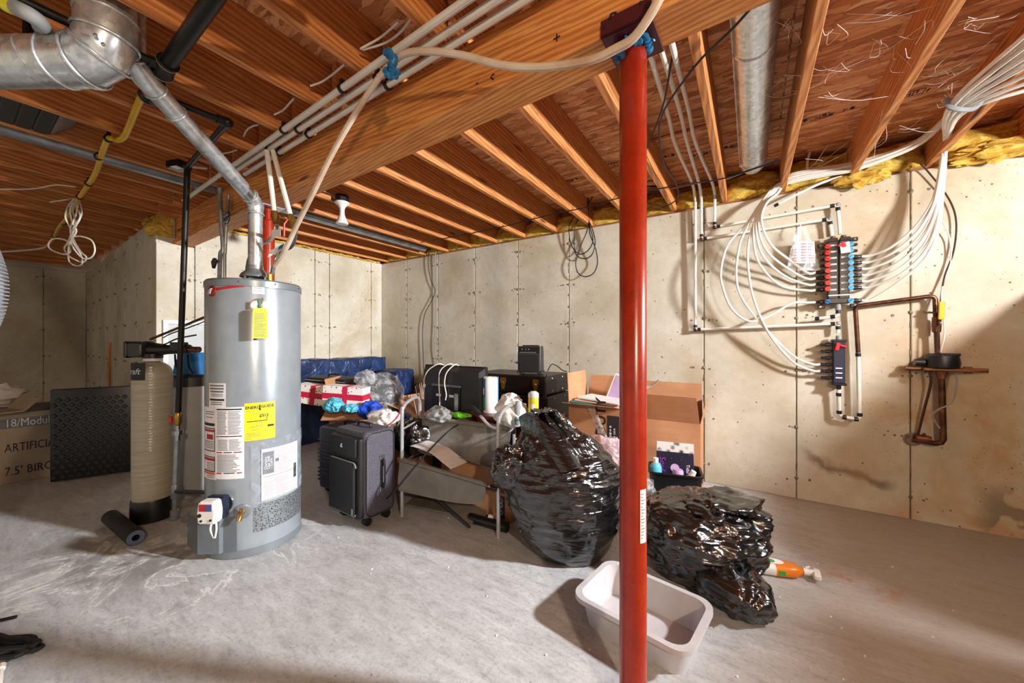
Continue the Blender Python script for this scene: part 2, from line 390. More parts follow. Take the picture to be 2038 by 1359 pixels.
def make_metal():
    t = NT('galvanized'); v = t.coords('obj', rand=True)
    sp = t.voro(v, 55, out='Color'); g = t.n('ShaderNodeSeparateColor'); t.l(sp, g.inputs[0])
    n = t.noise(v, 6, 5, .65)
    t.col(t.mix(.35, t.ramp(g.outputs[0], [(0, '#aeb6bb'), (1, '#e2e7ea')]), t.ramp(n, [(.3, '#9da5aa'), (.7, '#e6eaec')])))
    t.set(t.ramp(n, [(.3, (.2,)), (.7, (.38,))]), .72); t.done('galvanized')
    t = NT('galvanized_dull'); v = t.coords('obj', (1, 1, 1), rand=True); n = t.noise(v, 9, 5, .65)
    t.col(t.ramp(n, [(.3, '#7d8388'), (.7, '#b2b8bc')])); t.set(.38, .6); t.done('galvanized_dull')
    t = NT('copper'); v = t.coords('obj', rand=True); n = t.noise(v, 14, 6, .7)
    t.col(t.ramp(n, [(.3, '#33241c'), (.5, '#5c3d2e'), (.66, '#845640'), (.82, '#ad8163')])); t.set(.38, .85); t.done('copper')
    t = NT('red_paint'); v = t.coords('pos'); n = t.noise(v, 12, 5, .7)
    c = t.ramp(n, [(.3, '#86200a'), (.6, '#9c2a0d'), (.8, '#a83412')])
    c = t.mix(t.ramp(t.voro(v, 90), [(.05, (.8,)), (.1, (0,))]), c, '#c0664c')
    t.col(c); t.set(.26, 0); t.bump(n, .05, .003); t.done('red_paint')
    t = NT('plastic_bag_black'); v = t.coords('obj', (2.4, 2.4, 30), (R(9), R(5), 0)); v2 = t.coords('obj', (1, 1, 1))
    n = t.noise(v, 1.2, 2, .5, 1.2); m = t.noise(v2, 9, 3, .55, 1.0)
    t.col(t.ramp(m, [(.3, '#050506'), (.7, '#0d0d10')])); t.set(.2, 0, Specular_IOR_Level=1.0, Coat_Weight=.5, Coat_Roughness=.16)
    t.bump(t.math('ADD', t.math('MULTIPLY', n, .9), t.math('MULTIPLY', m, .8)), .55, .018); t.done('bag_black')
    t = NT('plastic_bag_blue'); v = t.coords('obj', (5, 5, 3.2)); n = t.noise(v, 1.3, 4, .55, 1.2)
    t.col(t.ramp(n, [(.3, '#0d1833'), (.6, '#1f355f'), (.8, '#3d5a8c')])); t.set(.3, 0); t.bump(n, .7, .03); t.done('bag_blue')
    t = NT('insulation'); v = t.coords('pos', (5, 5, 9)); n = t.noise(v, 2.2, 8, .72, 1.2)
    t.col(t.ramp(n, [(.28, '#6d4310'), (.42, '#c08a22'), (.56, '#e3c052'), (.75, '#f1e09a')])); t.set(.95); t.bump(n, .9, .03); t.done('insulation')
    def clear(key, col, alpha, rough=.15):
        t = NT(key); v = t.coords('obj', (1, 1, 1)); n = t.noise(v, 14, 4, .6, 1)
        t.col(col); t.set(rough); t.bump(n, .7, .012)
        t.l(t.ramp(n, [(.46, (alpha * .4,)), (.66, (min(1, alpha * 1.9),))]), t.b.inputs['Alpha']); t.done(key)
    clear('clear_plastic', '#e6e9ec', .30); clear('pouch_plastic', '#c3cfdd', .2); clear('pink_plastic', '#efd2d8', .72, .25); clear('zip_plastic', '#eef0f2', .28)
    t = NT('vinyl_hose'); v = t.coords('obj'); t.col(t.ramp(t.noise(v, 7, 3), [(.3, '#c9a98c'), (.7, '#e9dcc8')])); t.set(.25, 0, Transmission_Weight=.25, Subsurface_Weight=.0); t.done('vinyl_hose')
    t = NT('glow'); t.col('#ffffff'); t.b.inputs['Emission Color'].default_value = (1, .95, .88, 1); t.b.inputs['Emission Strength'].default_value = 30; t.done('glow')
    t = NT('led'); t.col('#7cc13a'); t.b.inputs['Emission Color'].default_value = (.35, .9, .1, 1); t.b.inputs['Emission Strength'].default_value = 2.5; t.done('led')
    # christmas wrapping paper
    t = NT('gift_paper'); v = t.coords('obj'); d = t.ramp(t.voro(v, 34), [(.2, (1,)), (.27, (0,))]); g = t.ramp(t.noise(v, 13, 2), [(.4, (0,)), (.46, (1,))])
    t.col(t.mix(t.math('MULTIPLY', d, g), '#efe7e2', '#7c4654')); t.set(.45); t.done('gift_paper')
    # speckled stone print
    t = NT('stone_print'); v = t.coords('obj'); c = t.ramp(t.voro(v, 22), [(.18, '#2c2f30'), (.32, '#8d8f88'), (.45, '#d9d8d4')]); t.col(t.mix(t.ramp(t.noise(v, 7, 3), [(.5, (0,)), (.6, (.5,))]), c, '#dcdad6')); t.set(.4); t.done('stone_print')
    # night sky print
    t = NT('night_print'); v = t.coords('obj'); c = t.ramp(t.noise(v, 5, 3), [(.3, '#0b0c1e'), (.7, '#241c3c')]); t.col(t.mix(t.ramp(t.voro(v, 40), [(.05, (1,)), (.09, (0,))]), c, '#c9c6d8')); t.set(.3); t.done('night_print')
    # perforated grille
    t = NT('mesh_grille'); v = t.coords('obj', rand=False); t.col(t.ramp(t.voro(v, 120, rand=.8), [(.30, '#2b2c2d'), (.42, '#8f979c')])); t.set(.4, .5); t.done('mesh_grille')
    # printed small text
    t = NT('fabric_navy'); v = t.coords('obj'); t.col(t.ramp(t.noise(v, 120, 2), [(.3, '#101523'), (.7, '#1c2740')])); t.set(.35); t.done('fabric_navy')
    t = NT('fabric_charcoal'); v = t.coords('obj'); n = t.noise(v, 160, 3)
    t.col(t.ramp(n, [(.3, '#37353f'), (.7, '#605d6a')])); t.set(.75); t.bump(n, .25, .002); t.done('fabric_charcoal')
    t = NT('cardboard'); v = t.coords('obj', rand=True); c = t.ramp(t.noise(v, 3, 5, .6), [(.3, '#b07b55'), (.7, '#cb9a72')])
    t.col(t.mix(t.ramp(t.noise(t.coords('obj', (3, 3, 90)), 1, 3), [(.4, (0,)), (.8, (.25,))]), c, '#996544')); t.set(.8); t.done('cardboard')
    t = NT('sling_fabric'); v = t.coords('obj'); n = t.noise(v, 4, 4, .6, .6); t.col(t.ramp(n, [(.3, '#65635e'), (.7, '#8a8781')])); t.set(.5); t.bump(n, .4, .02); t.done('sling_fabric')
    t = NT('tank_resin'); v = t.coords('obj', (3, 3, 60)); n = t.noise(v, 1.5, 4); t.col(t.ramp(n, [(.3, '#9b9580'), (.7, '#b1ab96')])); t.set(.36); t.bump(n, .12, .002); t.done('tank_resin')
make_metal()
for k, c, r, mt in [('white_pipe', '#cfcbc2', .42, 0), ('pex', '#e2ddd2', .4, 0), ('white_plastic', '#e4e2de', .4, 0), ('white_paper', '#e8e6e6', .6, 0),
                    ('black_plastic', '#141415', .35, 0), ('black_iron', '#191817', .4, .4), ('black_rubber', '#111112', .6, 0), ('dark_grey_plastic', '#2c2d30', .4, 0),
                    ('heater_grey', '#98a1a8', .24, .3), ('heater_trim', '#7d858a', .3, .3), ('yellow_label', '#f0dd12', .45, 0), ('yellow_gas', '#d8a813', .45, 0),
                    ('yellow_tag', '#d9d52a', .5, 0), ('valve_yellow', '#dca70f', .4, 0), ('red_plastic', '#c3201c', .35, 0), ('valve_red', '#c42a1c', .4, 0), ('blue_plastic', '#3a9bc6', .35, 0),
                    ('deep_blue', '#1c5f9e', .5, 0), ('tape_blue', '#1b6a9c', .45, 0), ('brass', '#b08a4a', .3, .9), ('steel', '#a9adb0', .28, .95), ('aluminium', '#bcbfc4', .3, .45),
                    ('navy_hard', '#121d38', .38, 0), ('ink', '#1a1a1c', .6, 0), ('ink_grey', '#6d7078', .6, 0), ('ink_red', '#b02028', .5, 0), ('ink_pink', '#d98a94', .6, 0),
                    ('ink_orange', '#d06a2a', .5, 0), ('badge_red', '#7c1a12', .3, .1), ('tank_grey', '#a5a7a6', .45, 0), ('bag_blue_cloth', '#12639c', .65, 0), ('box_tan', '#a3947e', .7, 0),
                    ('foam_black', '#1c1d20', .8, 0), ('foam_core', '#5d6b82', .9, 0), ('tread_black', '#1a1b1e', .35, 0), ('pan_grey', '#bebcc0', .45, 0), ('orange_plastic', '#e07a15', .3, 0),
                    ('green_plastic', '#2f9a3c', .35, 0), ('cyan_plastic', '#58b7d4', .4, 0), ('royal_blue', '#1746b8', .6, 0), ('trunk_black', '#1a100d', .38, 0), ('gold', '#d1a13b', .3, .9),
                    ('paper_white', '#efeeec', .8, 0), ('wipes_yellow', '#e6c81c', .4, 0), ('gift_red', '#c4173a', .5, 0), ('lime', '#6fd025', .4, 0), ('purple', '#8a2aa0', .5, 0), ('lilac', '#b79bc4', .5, 0),
                    ('twig', '#b7a48f', .8, 0), ('label_black', '#2c2a29', .6, 0), ('copper_strap', '#8d3a22', .45, .2), ('cobweb', '#efe9e0', .9, 0), ('plate_maroon', '#4c1a1e', .4, .2),
                    ('dust_grey', '#8c8f8f', .6, 0), ('magazine', '#c9a595', .4, 0), ('teal', '#2f7f7b', .5, 0), ('wire_brown', '#3b2119', .5, 0), ('white_wire', '#ddd8cc', .5, 0), ('tan_rock', '#c8a15a', .8, 0),
                    ('red_tag', '#c9202c', .45, 0), ('silver_vent', '#b9bfc4', .35, .6), ('clothes_dark', '#14161f', .8, 0), ('scuff_white', '#d9dcde', .6, 0), ('meter_brass', '#7a5236', .45, .7)]:
    plain(k, c, r, mt)
# ------------------------------------------------------------------ structure
WT, JB, JT = 2.365, 2.39, 2.625          # wall top, joist bottom, joist top
YR, XB = 3.58, -4.63                     # right wall plane, back wall plane
b = nb(); box2(b, (-9.6, -3.2, -.12), (3.4, YR + .05, 0)); FLOOR = struct('floor', b, 'concrete_floor')

def wall_panels(wall, p0, p1, cuts, top=WT, tops=None, proud=.024, gap=.0035):
    """cast panels between form seams: each its own slab standing proud of the wall; cuts = distances from p0"""
    p0, p1 = Vector(p0), Vector(p1); d = (p1 - p0).normalized(); n = Vector((-d.y, d.x, 0))
    ang = math.atan2(d.y, d.x)
    for i, (a, c) in enumerate(zip(cuts, cuts[1:])):
        tp = (tops or {}).get(i, top); w = c - a - 2 * gap
        o = p0 + d * ((a + c) / 2)
        b = nb(); box(b, (0, 0, tp / 2), (w, proud, tp), bev=.004)
        obj('panel', b, 'concrete_wall', wall, smooth=0).matrix_basis = Matrix.Translation(Vector((o.x, o.y, 0)) + n * (-proud / 2 + .012)) @ Matrix.Rotation(ang, 4, 'Z')
def tie_marks(wall, p0, p1, cuts, zs, nrm, seed=1):
    """snapped form ties and chips along the seams: too small to pick apart"""
    rr = random.Random(seed); p0, p1 = Vector(p0), Vector(p1); d = (p1 - p0).normalized(); nrm = Vector(nrm); b = nb()
    rot = nrm.to_track_quat('Z', 'Y').to_matrix().to_4x4()
    for s in cuts:
        for z in zs:
            for k in range(rr.choice((3, 4, 5, 6))):
                off = 0 if k == 0 else rr.choice((-1, 1)) * rr.uniform(.025, .10)
                r = rr.uniform(.009, .014) if k == 0 else rr.uniform(.004, .008)
                c = p0 + d * (s + off) + Vector((0, 0, z + rr.uniform(-.012, .012)))
                lathe(b, [(r * 1.25, .0), (r * 1.05, .004), (r * .6, .003 + (.006 if k == 0 else 0)), (0, .002 + (.008 if k == 0 else 0))], c, 7, rot)
        for k in range(14):   # crumbs of the seam fin
            z = rr.uniform(.05, 2.3); c = p0 + d * (s + rr.uniform(-.004, .004)) + Vector((0, 0, z))
            box(b, c + nrm * .0005, (.003, .004, rr.uniform(.01, .05)), rot=Matrix.Rotation(math.atan2(d.y, d.x), 4, 'Z'))
    obj('tie_marks', b, 'tie', wall, smooth=0, kind='stuff', label='snapped form ties and chipped seam fins')

# right wall
seamx = [-4.692, -4.086, -3.483, -2.863, -2.234, -1.606, -.975, -.341, .294, .911, 1.53, 2.15, 2.77, 3.4]
b = nb(); box2(b, (-4.9, YR + .020, -.1), (3.4, YR + .22, WT)); WALLR = struct('wall_right', b, 'concrete_wall')
x0 = 3.4
wall_panels(WALLR, (3.4, YR + .012, 0), (-4.7, YR + .012, 0), sorted(x0 - x for x in seamx))
ZT = [2.23, 1.81, 1.40, .98, .56, .15]
tie_marks(WALLR, (0, YR, 0), (1, YR, 0), [x for x in seamx[1:10]], ZT, (0, -1, 0), 3)
# back wall with the beam pocket
b = nb(); box2(b, (XB - .22, 1.09, -.1), (XB - .020, YR + .1, WT - .25)); box2(b, (XB - .22, 1.40, WT - .25), (XB - .020, YR + .1, WT))
WALLB = struct('wall_back', b, 'concrete_wall')
ys = [1.08] + [at(p, 600, x=XB).y for p in (388, 627, 656, 739)] + [YR]
ys.insert(2, (ys[1] + ys[2]) / 2 - .02)
wall_panels(WALLB, (XB - .012, YR, 0), (XB - .012, 1.08, 0), sorted(YR - y for y in ys), tops={len(ys) - 2: 2.135})
tie_marks(WALLB, (XB, 0, 0), (XB, 1, 0), ys[1:-1], ZT[:5], (1, 0, 0), 5)
# return wall running back into the dark end of the cellar
J0, J1 = Vector((XB - .02, 1.085, 0)), Vector((-9.4, 1.33, 0)); jd = (J1 - J0).normalized(); jn = Vector((jd.y, -jd.x, 0))
if jn.y > 0: jn = -jn
b = nb(); prism(b, [J0 - jn * .022, J1 - jn * .022, J1 + Vector((0, .25, 0)), Vector((XB - .05, 1.40, 0))], (0, 0, JB)); WALLJ = struct('wall_return', b, 'concrete_wall')
js = [0, .20] 
while js[-1] < (J1 - J0).length - .7: js.append(js[-1] + .62)
js.append((J1 - J0).length)
wall_panels(WALLJ, J1 - jn * .012, J0 - jn * .012, sorted((J1 - J0).length - s for s in js))
tie_marks(WALLJ, J0, J1, js[1:-1], ZT, jn, 8)
b = nb(); box2(b, (-9.62, -3.2, -.1), (-9.42, 1.5, JT)); WALLF = struct('wall_far', b, 'concrete_wall')
fs = [0, .45, 1.07, 1.69, 2.31, 2.93, 4.53]
wall_panels(WALLF, (-9.412, 1.33, 0), (-9.412, -3.2, 0), fs)
tie_marks(WALLF, (-9.4, 1.33, 0), (-9.4, -3.2, 0), fs[1:-1], ZT, (1, 0, 0), 11)
b = nb(); box2(b, (-9.4, -3.2, -.1), (-1.2, -3.0, WT)); struct('wall_left', b, 'concrete_wall')

# ceiling: OSB deck in sheets, joists, rim, beam
b = nb(); box2(b, (-9.6, -3.2, JT + .018), (3.4, YR + .2, JT + .06)); CEIL = struct('ceiling', b, 'osb')
sh = {}
row = 0; y = -3.2
while y < YR + .1:
    y1 = min(y + 1.215, YR + .2); x = -9.6 - (1.22 if row % 2 else 0)
    while x < 3.4:
        xa, xb = max(x, -9.6), min(x + 2.435, 3.4)
        if xb - xa > .1:
            b = nb(); box2(b, (xa + .002, y + .002, JT), (xb - .002, y1 - .002, JT + .018)); obj('deck_sheet', b, 'osb', CEIL, smooth=0)
        x += 2.44
    y += 1.219; row += 1
RJ = [.21 - .397 * k for k in range(-6, 13)]           # right-hand joists
LJ = [.16 - .397 * k for k in range(-5, 25)]           # left-hand joists, lapped beside them on the beam
def joist(x, ya, yb, m):
    b = nb(); box2(b, (x - .019, ya, JB), (x + .019, yb, JT), bev=.003); obj('joist', b, m, CEIL, smooth=0)
for x in RJ: joist(x, 1.08, YR + .15, 'joist_wood')
for x in LJ:
    if x < -9.3: continue
    joist(x, -3.2, 1.27 if x > -4.5 else 1.20, 'joist_wood')
b = nb(); box2(b, (-4.8, YR + .155, JB), (3.4, YR + .19, JT)); obj('rim_joist', b, 'joist_wood', CEIL, smooth=0)
b = nb(); box2(b, (-4.8, YR + .03, WT), (3.4, YR + .17, JB)); obj('sill_plate', b, 'sill_wood', CEIL, smooth=0)
b = nb(); box2(b, (-4.78, 1.45, WT), (-4.66, YR, JB)); obj('sill_plate', b, 'sill_wood', CEIL, smooth=0)
b = nb(); box2(b, (-4.80, 1.45, JB), (-4.765, YR + .15, JT)); obj('rim_joist', b, 'joist_wood', CEIL, smooth=0)
# built-up beam: three planks of 2x10 plus a lower flat plate, running nearly parallel to the right wall
BA, BB = Vector((2.6, 1.105, 0)), Vector((-4.74, 1.285, 0)); bd = (BB - BA).normalized(); bn = Vector((-bd.y, bd.x, 0)); bn = bn if bn.y > 0 else -bn
BZ = JB - .245
beam_root = obj('beam', box2(nb(), (0, 0, 0), (.001, .001, .001)), 'beam_wood', CEIL); bpy.data.objects.remove(beam_root)
b = nb(); L = (BB - BA).length; mid = (BA + BB) / 2; brot = Matrix.Rotation(math.atan2(bd.y, bd.x), 4, 'Z')
box(b, mid + Vector((0, 0, BZ + .019)), (L, .150, .038), rot=brot, bev=.003)
BEAM = obj('beam', b, 'beam_wood', CEIL, smooth=0, label='built-up wooden girder resting on the red posts')
for k in (-1, 0, 1):
    b = nb(); box(b, mid + bn * (k * .0405) + Vector((0, 0, (BZ + .040 + JB - .001) / 2)), (L, .0385, JB - BZ - .041), rot=brot, bev=.003)
    obj('plank', b, 'beam_wood', BEAM, smooth=0)
def beam_y(x): return (BA + bd * ((x - BA.x) / bd.x)).y
# pencilled letters on the beam face
for ch, px, py in (('B', 1218, 30), ('S', 972, 150), ('R', 720, 285), ('H4', 585, 345), ('-', 940, 155), ('+', 1103, 68)):
    p = at(px, py, y=1.10); p.y = beam_y(p.x) - .0625
    t = text_bm(ch, .055); t.transform(frame(p, -bd, (0, 0, 1))); obj('pencil_mark', t, 'ink', BEAM, smooth=0)
# inked grade stamps on the deck: boxed strokes
def stamp(px, py, n, L, rot=0):
    p = at(px, py, z=JT - .001); b = nb(); rr = random.Random(int(px))
    for i in range(n):
        x = (i + .5) / n * L - L / 2
        for k in range(rr.choice((2, 3))):
            box(b, (x + rr.uniform(-.012, .012), rr.uniform(-.012, .012), 0), (.005 if rr.random() < .6 else .02, .03 if rr.random() < .6 else .005, .001))
        if rr.random() < .5:
            for s in (-1, 1): box(b, (x, s * .026, 0), (L / n, .004, .001)); box(b, (x + s * L / n / 2, 0, 0), (.004, .052, .001))
    b.transform(Matrix.Translation(p) @ rz(rot)); obj('ink_stamp', b, 'ink', CEIL, smooth=0, kind='stuff')
for a in ((1650, 228, 6, .26), (1840, 180, 4, .18), (1545, 255, 3, .14), (1420, 300, 7, .3), (1235, 325, 3, .14), (1140, 358, 3, .13), (1330, 310, 4, .16), (1430, 20, 3, .12)): stamp(*a)

# unseen boxes added right of the view to block the lit bulb
t = thing('tall_light_blocker', 'unseen tall grey box added beyond the right edge to block the bulb', 'light blocker', (1.95, 3.0, 0))
b = nb(); box2(b, (-.47, -.72, .04), (.35, .5, 1.58), bev=.006); obj('cabinet', b, 'heater_trim', t, smooth=0)
b = nb(); box2(b, (-.45, -.7, 0), (.33, .48, .04)); obj('base', b, 'black_plastic', t, smooth=0)
b = nb(); box2(b, (-.40, -.728, .15), (.28, -.72, .78), bev=.003); d_ = obj('door', b, 'heater_grey', t, smooth=0)
b = nb(); box2(b, (-.40, -.728, .82), (.28, -.72, 1.5), bev=.003); obj('door', b, 'heater_grey', t, smooth=0)
t = thing('long_light_blocker', 'unseen long grey box added beyond the right edge to block the bulb', 'cabinet', (1.70, 1.20, 0))  # second unseen box, added to shade the right-hand floor
b = nb(); box2(b, (-.20, -1.0, .04), (.22, 1.04, 1.58), bev=.005); obj('body', b, 'heater_trim', t, smooth=0)
b = nb(); box2(b, (-.17, -.98, 0), (.2, 1.02, .04)); obj('plinth', b, 'black_plastic', t, smooth=0)
for k in range(4):
    b = nb(); box2(b, (-.212, -.985 + k * .508, .07), (-.20, -.985 + k * .508 + .50, 1.55), bev=.003); dr = obj('door', b, 'heater_grey', t, smooth=0)
    b = nb(); box2(b, (-.226, -.985 + k * .508 + (.44 if k % 2 == 0 else .03), .75), (-.212, -.985 + k * .508 + (.46 if k % 2 == 0 else .05), .9), bev=.003); obj('handle', b, 'steel', dr, smooth=0)
for s, (lx, ly, lz) in enumerate((KEY, FILL)):
    t = thing('lamp_holder', ('lit bare bulb hanging on a cord by the added tall box', 'lit bare bulb hanging on a cord behind the camera')[s], 'lamp', (lx, ly, JB))
    b = nb(); lathe(b, [(0, 0), (.052, 0), (.052, -.03), (0, -.03)], seg=16); obj('junction_box', b, 'black_plastic', t)
    dz = lz + .10 - JB
    b = nb(); cyl(b, (0, 0, -.03), (0, 0, dz - .02), .004, seg=6); obj('flex', b, 'black_rubber', t)
    b = nb(); lathe(b, [(.004, dz), (.02, dz - .005), (.026, dz - .045), (.022, dz - .045), (0, dz - .02)], seg=18); obj('holder', b, 'white_plastic', t)

# --------- insulation in the rim bays over the right wall
def batt(x0, x1, y0, z0, z1, seed, label, bulge=.05, amp=.05, y1=YR + .15):
    rr = random.Random(seed); c = Vector(((x0 + x1) / 2, (y0 + y1) / 2, (z0 + z1) / 2)); s = ((x1 - x0) / 2, (y1 - y0) / 2, (z1 - z0) / 2)
    b = nb(); g = bmesh.ops.create_cube(b, size=2); bmesh.ops.subdivide_edges(b, edges=b.edges[:], cuts=9, use_grid_fill=True)
    for v in b.verts:
        q = Vector((v.co.x * s[0], v.co.y * s[1], v.co.z * s[2])) + c
        n_ = noise.noise(q * 9 + Vector((seed, 0, 0))) + .6 * noise.noise(q * 21 + Vector((0, seed, 0)))
        front = max(0, -v.co.y)
        q.y -= front * (bulge * (1 - v.co.x ** 2 * .6) * (1 - .5 * v.co.z ** 2) + amp * n_)
        q.z += .25 * amp * n_ * (abs(v.co.z) > .9) * front; v.co = q
    o = obj('insulation_batt', b, 'insulation', smooth=60, origin=c); tag(o, label, 'insulation', 'insulation batts over the right wall'); return o
rs = sorted(RJ)
ORD = ['first', 'second', 'third', 'fourth', 'fifth', 'sixth', 'seventh', 'eighth', 'ninth', 'tenth', 'eleventh', 'twelfth']; no_ = 0
names = {}
for i, (xa, xb) in enumerate(zip(rs, rs[1:])):
    if xa < -4.65 or xb > 1.5: continue
    big = xa > -.4
    L_ = 'yellow fibreglass batt in the %s joist bay over the right wall from the far corner' % ORD[min(no_, 11)]; no_ += 1
    if abs(xa + .584) < .05: L_ = 'yellow fibreglass batt in the joist bay with three white pipes'
    if abs(xa + .187) < .05: L_ = 'yellow fibreglass batt in the joist bay at the end of the round duct'
    if abs(xa - .21) < .05: L_ = 'small yellow batt behind the white tube bundle near the duct'
    if abs(xa - .607) < .05: L_ = 'fluffy yellow batt bulging over the wall behind the white tube bundle'
    if abs(xa - 1.004) < .05: L_ = 'large torn yellow batt hanging over the wall at the right edge'
    batt(xa + .021, xb - .021, YR + .04 if not big else YR + .03, JB + .002, JB + (.15 if not big else .19), i, L_, .03 if not big else .06, .03 if not big else .05)
def tuft(c, s, seed, label):
    b = nb(); ellipsoid(b, c, s, seg=36, rings=22, amp=.55, freq=2.2, seed=seed); o = obj('insulation_tuft', b, 'insulation', smooth=60, origin=c); tag(o, label, 'insulation')
tuft((.66, YR - .06, 2.36), (.13, .045, .055), 41, 'loose yellow tuft sagging below the white tube bundle')
tuft((1.28, YR - .06, 2.38), (.20, .05, .06), 43, 'shredded pale yellow tuft spilling over the wall beside the right edge')
p = at(325, 450, x=XB + .02)
o = batt(-4.85, -4.62, 1.10, 2.2, 2.39, 51, 'yellow batt stuffed beside the beam end at the wall corner', .06, .06, 1.2)
b = nb()
for i in range(40):
    yy = 1.6 + i * .049; ellipsoid(b, (XB + .0, yy, 2.378 + rnd.uniform(-.008, .008)), (.02, .04, .018), seg=6, rings=4, amp=.3, freq=2, seed=i)
o = obj('sill_foam', b, 'insulation', smooth=60); tag(o, 'thin crumbly yellow sealer strip along the back wall top', 'insulation')
# ------------------------------------------------------------------ steel columns
def column(x, label, front):
    y = beam_y(x); t = thing('steel_column', label, 'post', (x, y, 0), math.atan2(bd.y, bd.x))
    b = nb(); lathe(b, [(.041, .012), (.041, BZ - (.03 if front else .10)), (.037, BZ - (.024 if front else .095)), (.034, BZ - (.022 if front else .09))], seg=32)
    obj('pipe', b, 'red_paint', t)
    b = nb(); lathe(b, [(.022, BZ - .12), (.022, BZ - .012)], seg=16); obj('jack_screw', b, 'red_paint', t)
    b = nb(); box2(b, (-.09, -.09, 0), (.09, .09, .012), bev=.002); obj('base_plate', b, 'red_paint', t, smooth=0)
    m = 'plate_maroon' if front else 'steel'
    b = nb(); box2(b, (-.075, -.081, BZ - .008), (.075, .081, BZ - .001), bev=.001); pl = obj('saddle_plate', b, m, t, smooth=0)
    for s in (-1, 1):
        b = nb(); box2(b, (-.075, s * .0765, BZ - .008), (.075, s * .081, BZ + .045), bev=.001); fl = obj('side_flange', b, m, t, smooth=0)
        for hx in (-.062, -.045, .045, .062):
            b = nb(); cyl(b, (hx, s * .0805, BZ + .02 + .02 * (abs(hx) < .05)), (hx, s * .083, BZ + .02 + .02 * (abs(hx) < .05)), .005, seg=8); obj('nail_head', b, 'ink', fl)
    return t
COL1 = column(-.31, 'glossy red steel column in the foreground, nearest the camera', True)
COL2 = column(-2.83, 'red steel column standing behind the grey water heater', False)
a0 = math.degrees(math.atan2(-beam_y(-.31), .31))          # direction from the post towards the camera
cc = (-.31, beam_y(-.31))
b = nb(); patch(b, cc, .0412, a0 + 30, a0 + 62, 1.21 - 390 / 735 * 1.15, 1.21 - 287 / 735 * 1.15); st = obj('sticker', b, 'white_paper', COL1, w=True)
b = nb()
for i in range(15): patch(b, cc, .0425, a0 + 34, a0 + 40 + (i * 37 % 16), .614 + i * .0095, .6165 + i * .0095, .0005)
obj('print', b, 'ink_grey', st, w=True, kind='stuff')

# ------------------------------------------------------------------ three white water pipes along the beam
def pipe_run(name, label, cat, pts, r, m, n=0, seg=10, group=None):
    t = thing(name, label, cat, pts[0], group=group); b = nb(); tube(b, pts, r, seg, n); obj('pipe', b, m, t, w=True); return t
def clamp(t, p, d, r, m='black_plastic'):
    d = Vector(d).normalized(); b = nb(); lathe(b, [(r, -.008), (r + .006, -.008), (r + .006, .008), (r, .008), (r, -.008)], seg=14)
    b.transform(Matrix.Translation(Vector(p)) @ d.to_track_quat('Z', 'Y').to_matrix().to_4x4())
    up = Vector(p); box2(b, up + Vector((-.008, -.008, r)), up + Vector((.008, .008, r + .026)))
    obj('clamp', b, m, t, w=True)
PZ = 2.352
def line(a, b_, x): return Vector((x, a[1] + (b_[1] - a[1]) * (x - a[0]) / (b_[0] - a[0]), PZ))
PA = [((-.784, .955), (-2.135, 1.005), -3.86, 'outermost white water pipe under the joists, farthest from the beam'),
      ((-.707, 1.01), (-2.163, 1.05), -3.0, 'middle white water pipe of the three beside the beam'),
      ((-.636, 1.06), (-2.178, 1.105), -2.9, 'white water pipe running closest along the beam face')]
for (a, b_, xe, lab) in PA:
    t = pipe_run('water_pipe', lab, 'pipe', [line(a, b_, 1.4), line(a, b_, xe)], .0145, 'white_pipe', group='white water pipes along the beam')
    for x in ((-1.36, -2.05, -2.4) if xe > -3.5 else (-1.55, -2.12, -2.9)): clamp(t, line(a, b_, x), (1, .03, 0), .015)
# drops to the heater with brass valves and flexible connectors
def drop(pts, flex, label, vpt, handle):
    t = pipe_run('drop_pipe', label, 'pipe', pts, .0135, 'pex', group='water pipe drops to the heater')
    d = (pts[-1] - pts[-2]).normalized(); v = pts[-1]
    b = nb(); tube(b, [v - d * .012, v + d * .005, v + d * .006, v + d * .03, v + d * .031, v + d * .06], [.017, .017, .021, .021, .016, .016], 10); va = obj('valve', b, 'brass', t, w=True)
    if handle:
        b = nb(); p = v + d * .02; tube(b, [p + Vector((.0, -.02, 0)), p + Vector((-.01, -.035, -.03)), p + Vector((-.012, -.035, -.10))], [.006, .008, .009], 8, flat=.6); obj('lever', b, 'valve_red', va, w=True)
    b = nb(); P = catm([v + d * .05] + flex, 8); tube(b, P, [.011 + .0012 * (i % 2) for i in range(len(P))], 10); obj('flexible_hose', b, 'steel', t, w=True)
    b = nb(); e = flex[-1]; cyl(b, e + Vector((0, 0, -.02)), e + Vector((0, 0, .03)), .017, seg=8); obj('nut', b, 'brass', t, w=True)
    return t
HC = Vector((-2.58, 1.059, 0)); HR, HT = .245, 1.565
drop([at(531, 300, y=1.03), at(547, 425, y=1.04)], [at(550, 455, y=1.07), at(535, 480, y=1.16), at(510, 490, y=1.2), at(496, 515, y=1.12), Vector(at(489, 560, y=1.04)[:2] + (HT + .02,))],
     'white drop pipe ending in a flexible steel hose behind the flue', None, False)
drop([at(543, 300, y=1.06), at(579, 432, y=1.08)], [at(588, 463, y=1.12), at(580, 490, y=1.14), at(553, 506, y=1.12), Vector(at(538, 545, y=1.08)[:2] + (HT + .02,))],
     'white drop pipe with a red lever valve beside the flue', None, True)
